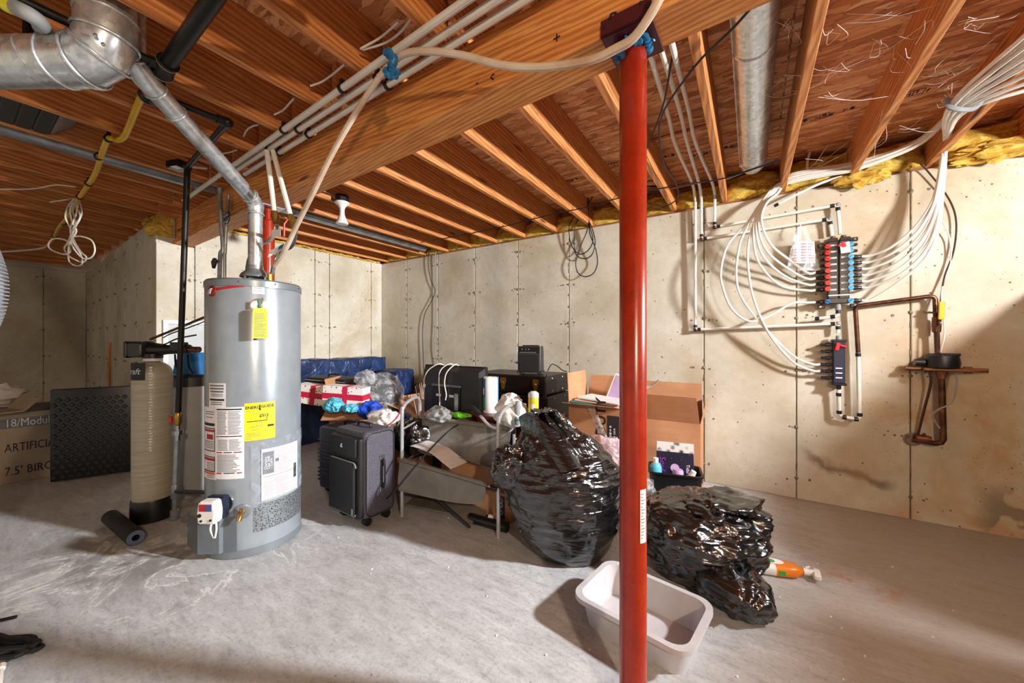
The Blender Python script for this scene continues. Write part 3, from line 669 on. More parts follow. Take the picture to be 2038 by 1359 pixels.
# paper care tag on the hose
t = thing('hose_tag', 'white and blue paper tag on the heater hose', 'tag', at(547, 508, y=1.06))
b = nb(); sheet(b, lambda u, v: at(533 + 28 * u + 6 * v, 512 - 14 * u - 14 * v, y=1.04 + .02 * math.sin(u * 3)), 6, 2, .001); obj('paper', b, 'white_paper', t, w=True)
b = nb(); sheet(b, lambda u, v: at(553 + 9 * u + 3 * v, 497 - 4 * u - 8 * v, y=1.037), 2, 2, .001); obj('blue_band', b, 'tape_blue', t, w=True)
t = thing('hose_tag', 'white paper tag on the left heater hose', 'tag', at(548, 458, y=1.02))
b = nb(); sheet(b, lambda u, v: at(540 + 18 * u, 472 - 14 * v - 2 * u, y=1.03), 3, 3, .001); obj('paper', b, 'white_paper', t, w=True)

# clear vinyl hose slung from the post to the heater
hp = [(1340, -60, 1.02), (1300, 20, 1.03), (1262, 74, 1.055), (1228, 96, 1.06), (1170, 121, 1.06), (1080, 134, 1.04), (1000, 130, 1.02), (920, 110, .985), (850, 102, .95), (803, 108, .94), (772, 134, .945), (745, 168, .955), (700, 238, .965), (660, 308, .97), (625, 380, .98), (590, 450, 1.0), (566, 500, 1.0), (545, 528, 1.0)]
b = nb(); tube(b, [at(p[0], p[1], y=p[2]) for p in hp], .0125, 10, 6)
o = obj('drain_hose', b, 'vinyl_hose', origin=at(800, 108, y=.94)); tag(o, 'clear vinyl hose slung from the red post across the beam to the heater', 'hose')
# blue tape knots
def tape(pts, label, r=.016, seed=3):
    rr = random.Random(seed); c = sum(pts, Vector()) / len(pts); b = nb()
    P = catm(pts, 6); tube(b, P, [r * (1 + .35 * math.sin(i * 2.1 + seed)) for i in range(len(P))], 9)
    for k in range(5):
        p = rr.choice(pts); q = p + Vector((rr.uniform(-.03, .03), rr.uniform(-.03, 0), rr.uniform(-.04, .03)))
        tube(b, [p, (p + q) / 2 + Vector((0, -.012, .006)), q], [.012, .011, .006], 6, flat=.4)
    o = obj('tape_knot', b, 'tape_blue', origin=c); tag(o, label, 'tape')
tape([at(768, 105, y=.93), at(785, 118, y=.92), at(778, 132, y=.925), at(790, 146, y=.93), at(775, 150, y=.93), at(768, 138, y=.925)], 'twisted blue tape knot tying the hose to the white pipes', .013)
pc = Vector((-.31, beam_y(-.31), 0))
tape([pc + Vector((math.cos(R(a)) * .046, math.sin(R(a)) * .046, 2.118 + .01 * math.sin(a * .1))) for a in range(170, 400, 22)], 'crinkled blue tape wound round the red post top', .011, 5)

# ------------------------------------------------------------------ galvanized flue
t = thing('flue_vent', 'shiny galvanized flue duct with elbows leading from the water heater', 'duct', at(200, 120, d=1.34))
D = 1.34
def band(p, d, r, par, w=.006, m='galvanized'):
    b = nb(); lathe(b, [(r, -w), (r + .004, -w * .6), (r + .005, 0), (r + .004, w * .6), (r, w)], seg=28)
    b.transform(Matrix.Translation(Vector(p)) @ Vector(d).normalized().to_track_quat('Z', 'Y').to_matrix().to_4x4()); return obj('seam_band', b, m, par, w=True)
def screw(p, par):
    b = nb(); ellipsoid(b, p, (.006, .006, .006), seg=8, rings=5); obj('screw', b, 'steel', par, w=True)
T = [at(-130, 127, d=D), at(60, 124, d=D), at(120, 123, d=D)]
b = nb(); tube(b, T, .081, 32); trunk = obj('trunk', b, 'galvanized', t, w=True)
E_ = [at(120, 123, d=D), at(172, 122, d=D), at(199, 108, d=D), at(212, 78, d=D), at(213, 35, d=D)]
b = nb(); tube(b, E_, [.083] * 5, 32); el = obj('elbow', b, 'galvanized', t, w=True)
b = nb(); tube(b, [at(213, 36, d=D), at(213, -110, d=D)], .079, 32); up = obj('riser', b, 'galvanized', t, w=True)
for i in (1, 2, 3): band(E_[i], (E_[i + 1] - E_[i - 1]), .086, el)
band(at(122, 123, d=D), E_[1] - E_[0], .083, el); band(at(168, 122, d=D), E_[1] - E_[0], .083, el); band(at(213, 37, d=D), (0, 0, 1), .082, up)
band(at(85, 124, d=D), (.84, .543, .35), .080, trunk, .004)
for p in ((100, 90), (190, 70), (205, 88)): screw(at(p[0], p[1], d=D - .079), el)
r_ = .040
F0, F1, F2, F3 = at(264, -60, d=1.47), at(264, 130, d=1.47), at(505, 408, d=2.36), Vector((HC.x, HC.y, HT + .11))
F2 = Vector((HC.x, HC.y, at(508, 410, d=2.36).z))
dd = (F2 - F1).normalized()
b = nb(); tube(b, [F0, F1 + Vector((0, 0, .05))], r_, 24); br0 = obj('branch_riser', b, 'galvanized', t, w=True)
e = [F1 + Vector((0, 0, .05)), F1 + Vector((0, 0, .012)), F1 + dd * .05, F1 + dd * .11]
b = nb(); tube(b, e, r_ + .002, 24); be = obj('branch_elbow', b, 'galvanized', t, w=True)
for k in (0, 1, 3): band(e[k], (e[min(k + 1, 3)] - e[max(k - 1, 0)]), r_ + .003, be, .005)
b = nb(); tube(b, [F1 + dd * .11, F2 - dd * .05], r_, 24); bp = obj('branch_pipe', b, 'galvanized', t, w=True)
band(F1 + dd * .22, dd, r_ + .001, bp, .005); screw(F1 + dd * .2 + Vector((.03, -.03, .0)), bp)
e2 = [F2 - dd * .06, F2 - dd * .02 + Vector((.0, 0, -.004)), F2 + Vector((0, 0, -.03)), F2 + Vector((0, 0, -.075))]
b = nb(); tube(b, e2, r_ + .002, 24); e3 = obj('heater_elbow', b, 'galvanized', t, w=True); band(e2[0], dd, r_ + .003, e3, .005); band(e2[3], (0, 0, 1), r_ + .003, e3, .005)
b = nb(); tube(b, [F2 + Vector((0, 0, -.07)), F3], r_ - .001, 24); obj('heater_riser', b, 'galvanized', t, w=True)
b = nb(); lathe(b, [(.041, HT + .115), (.043, HT + .09), (.075, HT + .06), (.082, HT + .045), (.082, HT + .04)], HC, 28); dh = obj('draft_hood', b, 'galvanized_dull', t, w=True)
for k in range(4):
    a = R(20 + 90 * k); b = nb(); box(b, HC + Vector((.072 * math.cos(a), .072 * math.sin(a), HT + .022)), (.014, .003, .046), rot=Matrix.Rotation(a + math.pi / 2, 4, 'Z')); obj('hood_leg', b, 'galvanized_dull', dh, w=True, smooth=0)

# ------------------------------------------------------------------ black iron gas line
t = thing('gas_pipe', 'black iron gas pipe dropping from the joists beside the water softener', 'pipe', at(347, 1030, d=2.5))
gz = 2.335
A0, A1, A2 = Vector((-.9, .47, gz)), Vector((-2.02, .50, gz)), Vector((-2.28, .515, gz))
b = nb(); tube(b, [A0, A1], .027, 16); obj('main_pipe', b, 'black_iron', t, w=True)
for p in (A1, A2):
    b = nb(); d_ = (A2 - A1).normalized(); tube(b, [p - d_ * .05, p - d_ * .045, p - d_ * .02, p + d_ * .02, p + d_ * .045, p + d_ * .05], [.030, .037, .033, .033, .037, .030], 16)
    tube(b, [p, p + Vector((0, -.05 if p == A1 else .06, 0))], .02, 12); tf = obj('tee_fitting', b, 'black_iron', t, w=True)
    for s in (-.047, .047):
        b = nb(); lathe(b, [(.0372, -.002), (.0378, 0), (.0372, .002)], seg=16); b.transform(Matrix.Translation(p + d_ * s) @ d_.to_track_quat('Z', 'Y').to_matrix().to_4x4()); obj('thread_tape', b, 'twig', tf, w=True)
b = nb(); tube(b, [A1, A2], .025, 14); obj('nipple', b, 'black_iron', t, w=True)
B1 = Vector((-2.16, .79, gz)); B1.x = A2.x + .02; B2 = Vector((B1.x, .80, gz)); G = at(373, 322, d=2.38); G.z = gz
b = nb(); tube(b, [A2, B2], .0155, 12); obj('branch_pipe', b, 'black_iron', t, w=True)
b = nb(); tube(b, [A1 + Vector((0, -.05, 0)), A1 + Vector((0, -.9, 0))], .0155, 12); obj('branch_pipe', b, 'black_iron', t, w=True)
b = nb(); ellipsoid(b, B2, (.026, .026, .026), seg=12, rings=8); tube(b, [B2, B2 + (G - B2).normalized() * .045], .023, 12); tube(b, [B2, B2 - Vector((0, .045, 0))], .023, 12); obj('elbow', b, 'black_iron', t, w=True)
b = nb(); tube(b, [B2, G], .0155, 12); obj('branch_pipe', b, 'black_iron', t, w=True)
b = nb(); ellipsoid(b, G, (.025, .025, .025), seg=12, rings=8); obj('elbow', b, 'black_iron', t, w=True)
K = at(347, 1030, d=2.5); K.z = .012
def gp(z): return K + (G - K) * ((z - K.z) / (G.z - K.z))
b = nb(); tube(b, [G, gp(.72)], .0165, 14); obj('drop_pipe', b, 'black_iron', t, w=True)
b = nb(); tube(b, [gp(.74), gp(.73), gp(.66), gp(.65)], [.016, .022, .022, .016], 12); va = obj('gas_valve', b, 'brass', t, w=True)
b = nb(); p = gp(.69); box(b, p + Vector((-.025, -.03, .0)), (.018, .02, .045), rot=rz(30), bev=.004); obj('lever', b, 'red_plastic', va, w=True, smooth=0)
b = nb(); tube(b, [gp(.65), gp(.62), gp(.619), gp(.59), gp(.589), gp(.55)], [.016, .016, .029, .029, .018, .018], 8); obj('union', b, 'steel', t, w=True)
b = nb(); tube(b, [gp(.60), gp(.18)], .0165, 14); obj('lower_pipe', b, 'galvanized_dull', t, w=True)
b = nb(); q = gp(.2); tube(b, [gp(.25), gp(.24), gp(.16), gp(.15)], [.02, .025, .025, .02], 12); obj('tee_fitting', b, 'galvanized_dull', t, w=True)
b = nb(); tube(b, [gp(.16), gp(.07)], .0165, 12); obj('drip_leg', b, 'galvanized_dull', t, w=True)
b = nb(); tube(b, [gp(.075), gp(.07), gp(.015), gp(.002)], [.018, .025, .025, .02], 12); obj('cap', b, 'galvanized_dull', t, w=True)
GAS_TEE = q
b = nb(); cyl(b, q, at(414, 980, d=2.11), .0125, seg=10); obj('control_nipple', b, 'black_iron', t, w=True)

# ------------------------------------------------------------------ yellow gas tube, conduit, small things on the left joists
yp = [(300, 150), (272, 215), (258, 250), (247, 272), (233, 279), (216, 276), (205, 300), (190, 345), (172, 373), (150, 405), (136, 430), (118, 452), (104, 478), (90, 492)]
t = thing('gas_tube', 'yellow flexible gas tube clamped under the left joists', 'tube', at(216, 276, z=2.36))
b = nb(); tube(b, ats(yp, z=2.362), .0145, 10, 5); obj('tube', b, 'yellow_gas', t, w=True)
for p, q in ((216, 276), (196, 312), (176, 365), (158, 392), (143, 422), (127, 444), (108, 470)): clamp(t, at(p, q, z=2.362), (1, .1, 0), .0155)
b = nb(); tube(b, [(-3.60, -2.9, 2.435), (-3.60, 3.45, 2.435)], .045, 20); o = obj('round_duct', b, 'galvanized_dull', origin=(-3.6, .5, 2.435)); tag(o, 'long thin grey metal duct running in a joist bay behind the flue', 'duct')
t = thing('return_grille', 'dark grey metal slatted panel between the left joists', 'vent', (-3.2, 0, 2.40))
b = nb(); box2(b, (-3.395, -.9, 2.402), (-3.04, .34, 2.408)); obj('backing', b, 'dark_grey_plastic', t, w=True, smooth=0)
for i in range(20):
    y = -.86 + i * .06; b = nb(); box2(b, (-3.39, y, 2.394), (-3.045, y + .05, 2.402), bev=.002); obj('slat', b, 'heater_trim' if 0 else 'dark_grey_plastic', t, w=True, smooth=0)
b = nb(); prism(b, [(-3.395, .34, 2.40), (-3.04, .34, 2.40), (-3.04, .42, 2.47), (-3.395, .42, 2.47)], (0, .004, .004)); obj('end_flange', b, 'heater_trim', t, w=True, smooth=0)
t = thing('sensor_box', 'small black box screwed under a joist beside the gas pipe', 'box', at(358, 330, z=2.36))
c = at(356, 330, z=2.365); b = nb(); box(b, c, (.11, .085, .05), rot=rz(20), bev=.006); sb = obj('housing', b, 'black_plastic', t, w=True, smooth=0)
b = nb(); box(b, c + Vector((.03, -.02, -.0255)), (.05, .04, .002), rot=rz(20)); obj('label_plate', b, 'white_paper', sb, w=True, smooth=0)
b = nb(); tube(b, [c + Vector((.02, .02, .0)), at(412, 335, z=2.365)], .008, 8); obj('cable_stub', b, 'white_wire', t, w=True)
cb = [([(718, 97), (752, 78), (775, 60), (793, 44)], 'upper of two white cables looping through a joist near the blue tape knot'), ([(722, 99), (765, 86), (795, 66), (818, 38)], 'lower of two white cables looping through a joist near the blue tape knot'),
      ([(618, 171), (640, 163), (662, 148), (686, 128)], 'white cable between joists left of the blue tape knot'), ([(546, 228), (562, 220), (574, 208), (585, 196)], 'short white cable stub between joists above the flue'),
      ([(485, 271), (492, 258), (503, 251), (514, 248)], 'curved white cable stub above the pipe drops'), ([(432, 315), (444, 306), (458, 303), (472, 298)], 'thin white cable crossing the joist behind the flue')]
for l, lab in cb:
    b = nb(); tube(b, ats(l, z=2.43), .0045, 7, 5); o = obj('cable', b, 'white_wire', origin=at(*l[0], z=2.43)); tag(o, lab, 'cable', 'white cables in the left joists')
# coil of white wire
d_ = 3.0
wp = [(158, 385), (150, 405), (160, 430), (150, 452), (145, 470), (160, 470), (182, 478), (189, 497), (182, 512), (165, 514), (148, 496), (142, 478), (150, 450), (163, 425), (158, 400), (150, 395), (136, 410), (130, 432), (139, 452), (146, 476), (160, 500), (172, 512), (165, 522), (146, 515), (134, 506), (128, 494), (135, 481), (120, 475), (104, 476), (96, 488), (104, 498), (128, 506), (140, 500), (136, 484), (142, 465), (150, 440), (145, 420), (148, 402), (140, 415), (143, 440), (152, 460), (140, 480), (136, 500), (138, 520), (152, 529), (164, 524), (160, 505), (145, 480), (140, 455), (150, 430), (155, 405), (146, 395), (128, 398), (100, 402)]
rr = random.Random(2)
b = nb(); tube(b, [at(p[0], p[1], d=d_ + rr.uniform(-.04, .04)) for p in wp], .0055, 6, 4)
o = obj('wire_coil', b, 'white_wire', origin=at(150, 395, d=d_)); tag(o, 'tangled coil of white wire hanging under the left joists', 'wire')
b = nb(); tube(b, [at(150, 372, z=2.37), at(110, 368, z=2.37), at(60, 376, z=2.37), at(-40, 376, z=2.37)], .005, 6, 6); o = obj('cable', b, 'white_wire', origin=at(100, 368, z=2.37)); tag(o, 'white wire sagging under the joists left of the wire coil', 'cable')
b = nb(); tube(b, [at(92, 492, z=2.365), at(60, 497, z=2.365), at(-30, 503, z=2.365)], .012, 8, 4); o = obj('pipe_stub', b, 'white_wire', origin=at(60, 497, z=2.365)); tag(o, 'pale tube end leaving the yellow gas tube at the far left', 'tube')
# corrugated flexible duct at the left edge
P = catm([at(-355, 60, d=1.25), at(-215, 240, d=1.25), at(-105, 430, d=1.22), at(-62, 500, d=1.2), at(-44, 570, d=1.2), at(-62, 640, d=1.2), at(-115, 720, d=1.22), at(-200, 900, d=1.25), at(-260, 1380, d=1.25)], 44)
b = nb(); tube(b, P, [.056 + .006 * (1 if i % 4 < 2 else -1) for i in range(len(P))], 24)
o = obj('flexible_duct', b, 'silver_vent', origin=at(-17, 570, d=1.2)); tag(o, 'bright corrugated flexible duct bulging in at the left edge', 'duct')
t = thing('drain_pipe', 'grey drain elbow with pale tape in the upper left corner', 'pipe', at(40, 20, d=1.2))
b = nb(); tube(b, [at(-60, -20, d=1.2), at(0, 2, d=1.2), at(40, 20, d=1.2)], .022, 14); obj('pipe', b, 'black_iron', t, w=True)
b = nb(); tube(b, [at(14, 9, d=1.2), at(34, 17, d=1.2)], .0235, 14); obj('pale_band', b, 'yellow_tag', t, w=True)
b = nb(); tube(b, [at(34, 17, d=1.2), at(55, 27, d=1.2), at(72, 38, d=1.22), at(82, 50, d=1.25), at(84, 58, d=1.3)], .024, 14, 5); obj('elbow', b, 'dust_grey', t, w=True)
b = nb(); cyl(b, at(61, -90, d=1.5), at(61, 90, d=1.5), .021, seg=14); o = obj('vent_pipe', b, 'black_iron', origin=at(61, 40, d=1.5)); tag(o, 'black upright pipe above the big duct near the top left corner', 'pipe')
# small pull-chain lamp without light
t = thing('lamp_holder', 'white porcelain lamp holder with flared bulb on a black box', 'lamp', (-2.885, 1.83, 2.39))
b = nb(); lathe(b, [(0, .045), (.055, .045), (.055, -.012), (0, -.012)], seg=8); obj('junction_box', b, 'black_plastic', t)
b = nb(); lathe(b, [(.0, -.012), (.058, -.012), (.058, -.022), (.03, -.045), (.025, -.06), (0, -.06)], seg=20); obj('holder', b, 'white_plastic', t)
b = nb(); lathe(b, [(.0, -.055), (.022, -.06), (.019, -.09), (.022, -.12), (.04, -.165), (.050, -.185), (.046, -.195), (0, -.198)], seg=20); obj('bulb', b, 'white_plastic', t)
b = nb(); tube(b, [at(672, 398, y=1.82), at(655, 385, y=1.75), at(638, 378, y=1.6)], .004, 6, 4); obj('cable', b, 'white_wire', t, w=True)
# round duct in a right-hand joist bay
t = thing('round_duct', 'large round galvanized duct ending in the right joist bay', 'duct', (0.012, 2.4, 2.5))
b = nb(); tube(b, [(.012, 1.02 + .25, 2.505), (.012, 3.16, 2.505), (.012, 3.2, 2.51), (.012, 3.23, 2.53)], [.083, .083, .08, .06], 32); du = obj('barrel', b, 'galvanized', t, w=True)
for y in (1.9, 3.1): band((.012, y, 2.505), (0, 1, 0), .0835, t, .006)
b = nb(); tube(b, [(-.066, 1.28, 2.478), (-.066, 3.15, 2.478)], .005, 6); obj('lock_seam', b, 'galvanized_dull', du, w=True)
# ------------------------------------------------------------------ plumbing on the right wall
def wp(px, py, off=.04): return at(px, py, y=YR - off)
def wps(l, off=.04): return [wp(p[0], p[1], p[2] if len(p) > 2 else off) for p in l]
def ring(t, p, d, r, h=.012, m='black_plastic'):
    d = Vector(d).normalized(); b = nb(); cyl(b, Vector(p) - d * h, Vector(p) + d * h, r + .003, seg=12); obj('crimp_ring', b, m, t, w=True)
def pex_line(label, pts, r=.0115, n=0, rings=(), grp='white supply pipes on the right wall'):
    t = thing('supply_pipe', label, 'pipe', pts[0], group=grp); b = nb(); tube(b, pts, r, 10, n); obj('pipe', b, 'pex', t, w=True)
    for p, d in rings: ring(t, p, d, r)
    return t
def corner(pts, rad=.02):
    """straight run with tight elbows"""
    P = [Vector(p) for p in pts]; o = [P[0]]
    for a, b_, c in zip(P, P[1:], P[2:]):
        o += [b_ + (a - b_).normalized() * rad, b_ + ((a - b_).normalized() + (c - b_).normalized()) * rad * .3, b_ + (c - b_).normalized() * rad]
    return o + [P[-1]]
# three feeds coming over the beam through one joist bay
BAYZ = 2.46
feeds = [((1283, 70), (1330, 230), (1345, 290), (1378, 365), (1384, 402)), ((1308, 70), (1353, 200), (1368, 285), (1392, 368), (1396, 402)), ((1331, 62), (1370, 190), (1385, 285), (1417, 362), (1423, 388))]
dn = [[(1384, 402), (1384, 656), (1668, 644), (1668, 662)], [(1396, 402), (1396, 476), (1651, 436), (1656, 470)], [(1423, 388), (1422, 452), (1667, 408), (1672, 466)]]
labs = ['white supply pipe dropping farthest down to the small manifold', 'white supply pipe turning to the left inlet of the big manifold', 'white supply pipe turning to the right inlet of the big manifold']
for f, q, lab in zip(feeds, dn, labs):
    ys_ = [1.45, 2.35, 2.65, 3.3, YR - .06]
    up = [at(p[0], p[1], y=y) for p, y in zip(f, ys_)]
    for v in up: v.z = min(v.z, 2.56)
    up = catm(up, 6); body = corner([wp(*p, .05) for p in q])
    t = pex_line(lab, up + body[1:], .0115)
    B = [wp(*p, .05) for p in q]
    for i in (1, 2):
        for k in (-1, 1):
            dv = (B[i + k] - B[i]).normalized(); ring(t, B[i] + dv * .03, dv, .0115)
        b = nb(); ellipsoid(b, B[i], (.017, .017, .017), seg=10, rings=6); obj('elbow', b, 'copper' if i == 1 else 'dust_grey', t, w=True)
    ring(t, B[0] + Vector((0, 0, -.02)), (0, 0, 1), .0115)
for pp in ([(1296, 275), (1400, 243)], [(1300, 378), (1425, 352)]):
    y = 2.60 if pp[0][1] < 300 else 3.28
    a_, c_ = at(*pp[0], y=y), at(*pp[1], y=y); a_.x, c_.x = -.565, -.206
    a_.z = c_.z = (a_.z + c_.z) / 2 - .018
    b = nb(); box2(b, a_ + Vector((0, -.012, -.004)), c_ + Vector((0, .012, .004))); o = obj('pipe_strap', b, 'copper_strap', smooth=0, origin=a_)
    tag(o, 'thin red copper strap holding three white pipes ' + ('near the post' if y < 3 else 'near the wall'), 'strap')

# ---- big manifold
def manifold_big():
    c = wp(1668, 540, .075); t = thing('manifold', 'tall black plumbing manifold with red and blue valves on the wall', 'manifold', c)
    zt, zb = wp(1668, 478, .075).z, wp(1668, 603, .075).z
    w = .058
    for s, nm in ((-1, 'hot_rail'), (1, 'cold_rail')):
        b = nb(); box2(b, (s * .001, -.028, zb - c.z + .03), (s * w, .04, zt - c.z), bev=.004); rail = obj(nm, b, 'black_plastic', t, smooth=0)
        b = nb(); box2(b, (s * .006, -.036, zt - c.z - .012), (s * (w + .004), .045, zt - c.z + .012), bev=.003); obj('end_cap', b, 'black_plastic', rail, smooth=0)
        for i in range(8):
            z = zt - c.z - .035 - i * .0455
            b = nb(); box2(b, (s * .012, -.0295, z - .009), (s * .046, -.028, z + .002)); lb = obj('port_label', b, 'white_paper', rail, smooth=0)
            b = nb(); box2(b, (s * .016, -.030, z - .006), (s * .042, -.0294, z - .001)); obj('print', b, 'ink_pink' if s < 0 else 'ink_grey', lb, smooth=0)
    b = nb(); box2(b, (-w, -.03, zb - c.z - .005), (w, .04, zb - c.z + .034), bev=.004); obj('base_block', b, 'black_plastic', t, smooth=0)
    b = nb(); box2(b, (-w, -.034, zb - c.z + .05), (w, -.028, zb - c.z + .058)); obj('white_bar', b, 'white_plastic', t, smooth=0)
    ports = []
    for s in (-1, 1):
        for i in range(9):
            z = (zt - c.z - .045 - i * .0435) if i < 8 else zb - c.z + .012
            m = ('red_plastic' if s < 0 else 'blue_plastic') if i < 8 else 'deep_blue'
            b = nb(); cyl(b, (s * .062, -.002, z), (s * .062, -.046, z), .0165, seg=16); kn = obj('valve_knob', b, m if i < 8 else ('deep_blue' if s < 0 else 'blue_plastic'), t)
            b = nb(); box(b, (s * .062, -.048, z), (.024, .006, .006), rot=ry(35 if s < 0 else -35), bev=.001); obj('grip', b, m, kn, smooth=0)
            b = nb(); cyl(b, (s * .058, 0, z), (s * .082, 0, z), .012, seg=12); obj('port_neck', b, 'black_plastic', t)
            used = (s < 0 and i >= 4) or (s > 0 and i >= 2)
            if used:
                b = nb(); tube(b, [(s * .08, 0, z), (s * .084, 0, z), (s * .10, 0, z), (s * .104, 0, z), (s * .125, 0, z)], [.012, .0165, .0165, .0135, .011], 10); obj('compression_nut', b, 'black_plastic', t)
                ports.append((s, i, c + Vector((s * .122, 0, z))))
            else:
                b = nb(); box(b, (s * .093, 0, z), (.022, .02, .02), bev=.005); obj('port_plug', b, 'black_plastic', t, smooth=0)
    for s, zz in ((-1, zt - c.z - .022), (1, zt - c.z + .0), (-1, zb - c.z - .02), (1, zb - c.z - .02)):
        b = nb(); box(b, (s * .09, .03, zz), (.045, .012, .03), bev=.005); br = obj('mounting_ear', b, 'black_plastic', t, smooth=0)
        b = nb(); cyl(b, (s * .095, .03, zz), (s * .095, .018, zz), .006, seg=8); obj('screw', b, 'steel', br)
    b = nb(); cyl(b, (0, 0, zb - c.z), (0, 0, zb - c.z - .05), .017, seg=12); obj('bottom_outlet', b, 'dust_grey', t)
    for s in (-.5, .5):
        b = nb(); cyl(b, (s * w, 0, zt - c.z), (s * w, 0, zt - c.z + .03), .018, .015, seg=12); obj('inlet_fitting', b, 'meter_brass', t)
    # white instruction card with a red clip
    b = nb(); box(b, (.03, -.052, zt - c.z - .068), (.052, .003, .075), rot=ry(-6)); cd = obj('instruction_card', b, 'white_paper', t, smooth=0)
    b = nb(); box(b, (.022, -.058, zt - c.z - .045), (.02, .008, .04), rot=ry(-15), bev=.002); box(b, (.005, -.058, zt - c.z - .05), (.03, .008, .012), rot=ry(-10), bev=.002); obj('red_key', b, 'red_tag', cd, smooth=0)
    return t, ports, c
MAN, PORTS, MC = manifold_big()
b_ = [wp(1668, 606, .075), wp(1668, 629, .075), wp(1626, 634, .07)]
t = pex_line('short white stub pipe with a capped end under the big manifold', corner(b_), .0115)
b = nb(); e_ = wp(1626, 634, .07); cyl(b, e_ + Vector((-.012, 0, 0)), e_ + Vector((.012, 0, 0)), .0145, seg=12); obj('end_cap', b, 'black_plastic', t, w=True)
ring(t, b_[1] + Vector((0, 0, .03)), (0, 0, 1), .0115); ring(t, b_[1] + (b_[2] - b_[1]).normalized() * .03, b_[2] - b_[1], .0115)

# ---- small manifold
c = wp(1669, 720, .065); t = thing('manifold', 'small dark blue manifold with six black ports and a red key', 'manifold', c)
zt, zb = wp(1669, 676, .065).z - c.z, wp(1669, 766, .065).z - c.z
b = nb(); box2(b, (-.032, -.026, zb + .012), (.032, .035, zt - .006), bev=.004); mb = obj('rail', b, 'navy_hard', t, smooth=0)
for z in (zt - .006, zb + .006):
    b = nb(); box2(b, (-.04, -.034, z - .008), (.04, .04, z + .008), bev=.003); obj('end_cap', b, 'black_plastic', mb, smooth=0)
SP = []
for i in range(6):
    z = zt - .035 - i * .0485; on = i in (3, 4)
    b = nb(); tube(b, [(-.03, 0, z), (-.05, 0, z), (-.051, 0, z), (-.072, 0, z), (-.073, 0, z), (-.10, 0, z)], [.010, .010, .0135, .0135, .010, .013 if on else .009], 10); obj('port', b, 'black_plastic', t)
    if on: SP.append(c + Vector((-.098, 0, z)))
for i in range(3):
    b = nb(); box2(b, (-.02, -.028, zb + .05 + i * .034), (.016, -.026, zb + .058 + i * .034)); obj('port_label', b, 'white_paper', mb, smooth=0)
b = nb(); box(b, (-.012, -.04, zt - .05), (.024, .02, .055), rot=ry(12), bev=.004); box(b, (.022, -.04, zt - .046), (.04, .014, .014), rot=ry(15), bev=.003); obj('red_key', b, 'red_tag', mb, smooth=0)
b = nb(); cyl(b, (0, 0, zt), (0, 0, zt + .03), .016, seg=12); obj('inlet_fitting', b, 'dust_grey', t)
b = nb(); cyl(b, (0, 0, zb), (0, 0, zb - .03), .015, seg=12); obj('outlet_fitting', b, 'black_plastic', t)

# ---- white tubes from the ports up to the ceiling bundle
K8 = lambda x, y: (1380 + .4563 * x, 380 + .4563 * y)
lp = sorted([p for p in PORTS if p[0] < 0], key=lambda p: p[1])
gather = [[(425, 305), (335, 230), (297, 130), (318, 55), (372, 5)], [(430, 350), (325, 268), (286, 170), (296, 80), (352, 8)], [(400, 372), (308, 290), (275, 190), (286, 90), (346, 4)], [(380, 412), (288, 318), (262, 210), (276, 100), (335, 0)],
          [(430, 490), (330, 545), (245, 568), (168, 515), (128, 420), (120, 345), (150, 235), (228, 148), (282, 70), (330, 8)]]
gather2 = [[(430, 715), (305, 590), (212, 468), (187, 370), (200, 240), (236, 155), (290, 65), (340, 2)], [(430, 742), (330, 622), (266, 480), (240, 350), (240, 230), (268, 130), (292, 60), (338, 6)]]
top = [(1570, 357), (1640, 342), (1700, 331), (1770, 309), (1830, 282), (1880, 240), (1908, 208)]
def tops(k, z0=2.36):
    """the bundle climbs along the wall top, then turns over to the strap under the joists"""
    o = []
    offs = [.10, .115, .13, .16, .22, .34, .44]
    for (p, f) in zip(top, offs):
        q = wp(p[0], p[1] + (k - 3) * (2.6 if p[0] < 1750 else 1.8), f + (k % 3) * .012); o.append(q)
    end = o[-1]; o.append(at(2060 + (k % 4) * 12, 62 + (k % 4) * 16, z=JB - .025 - .014 * (k // 4)))
    return o
labL = ['uppermost of the white tubes looping into the left side of the big manifold', 'second white tube looping into the left side of the big manifold', 'third white tube looping into the left side of the big manifold', 'lowest close loop of white tube into the left red valves', 'wide white loop swinging out left to the bottom blue valve', 'white tube hanging down to the fourth port of the small manifold', 'white tube hanging down to the fifth port of the small manifold']
ends = [p[2] for p in lp] + SP; allg = gather + gather2
for k, (e_, g) in enumerate(zip(ends, allg)):
    mid = []
    for j, q in enumerate(g):
        f = j / (len(g) - 1); off = .09 + .14 * math.sin(f * math.pi) - .03 * f
        px, py = K8(*q); mid.append(wp(px, py, off))
    pts = [e_, e_ + Vector((-.05, -.004, 0))] + mid + tops(k)
    b = nb(); tube(b, catm(pts, 7), .0088, 9); o = obj('water_tube', b, 'pex', origin=e_); tag(o, labL[k], 'tube', 'white tubes to the manifolds')
rp = sorted([p for p in PORTS if p[0] > 0], key=lambda p: p[1])
labR = ['first', 'second', 'third', 'fourth', 'fifth', 'sixth', 'lowest']
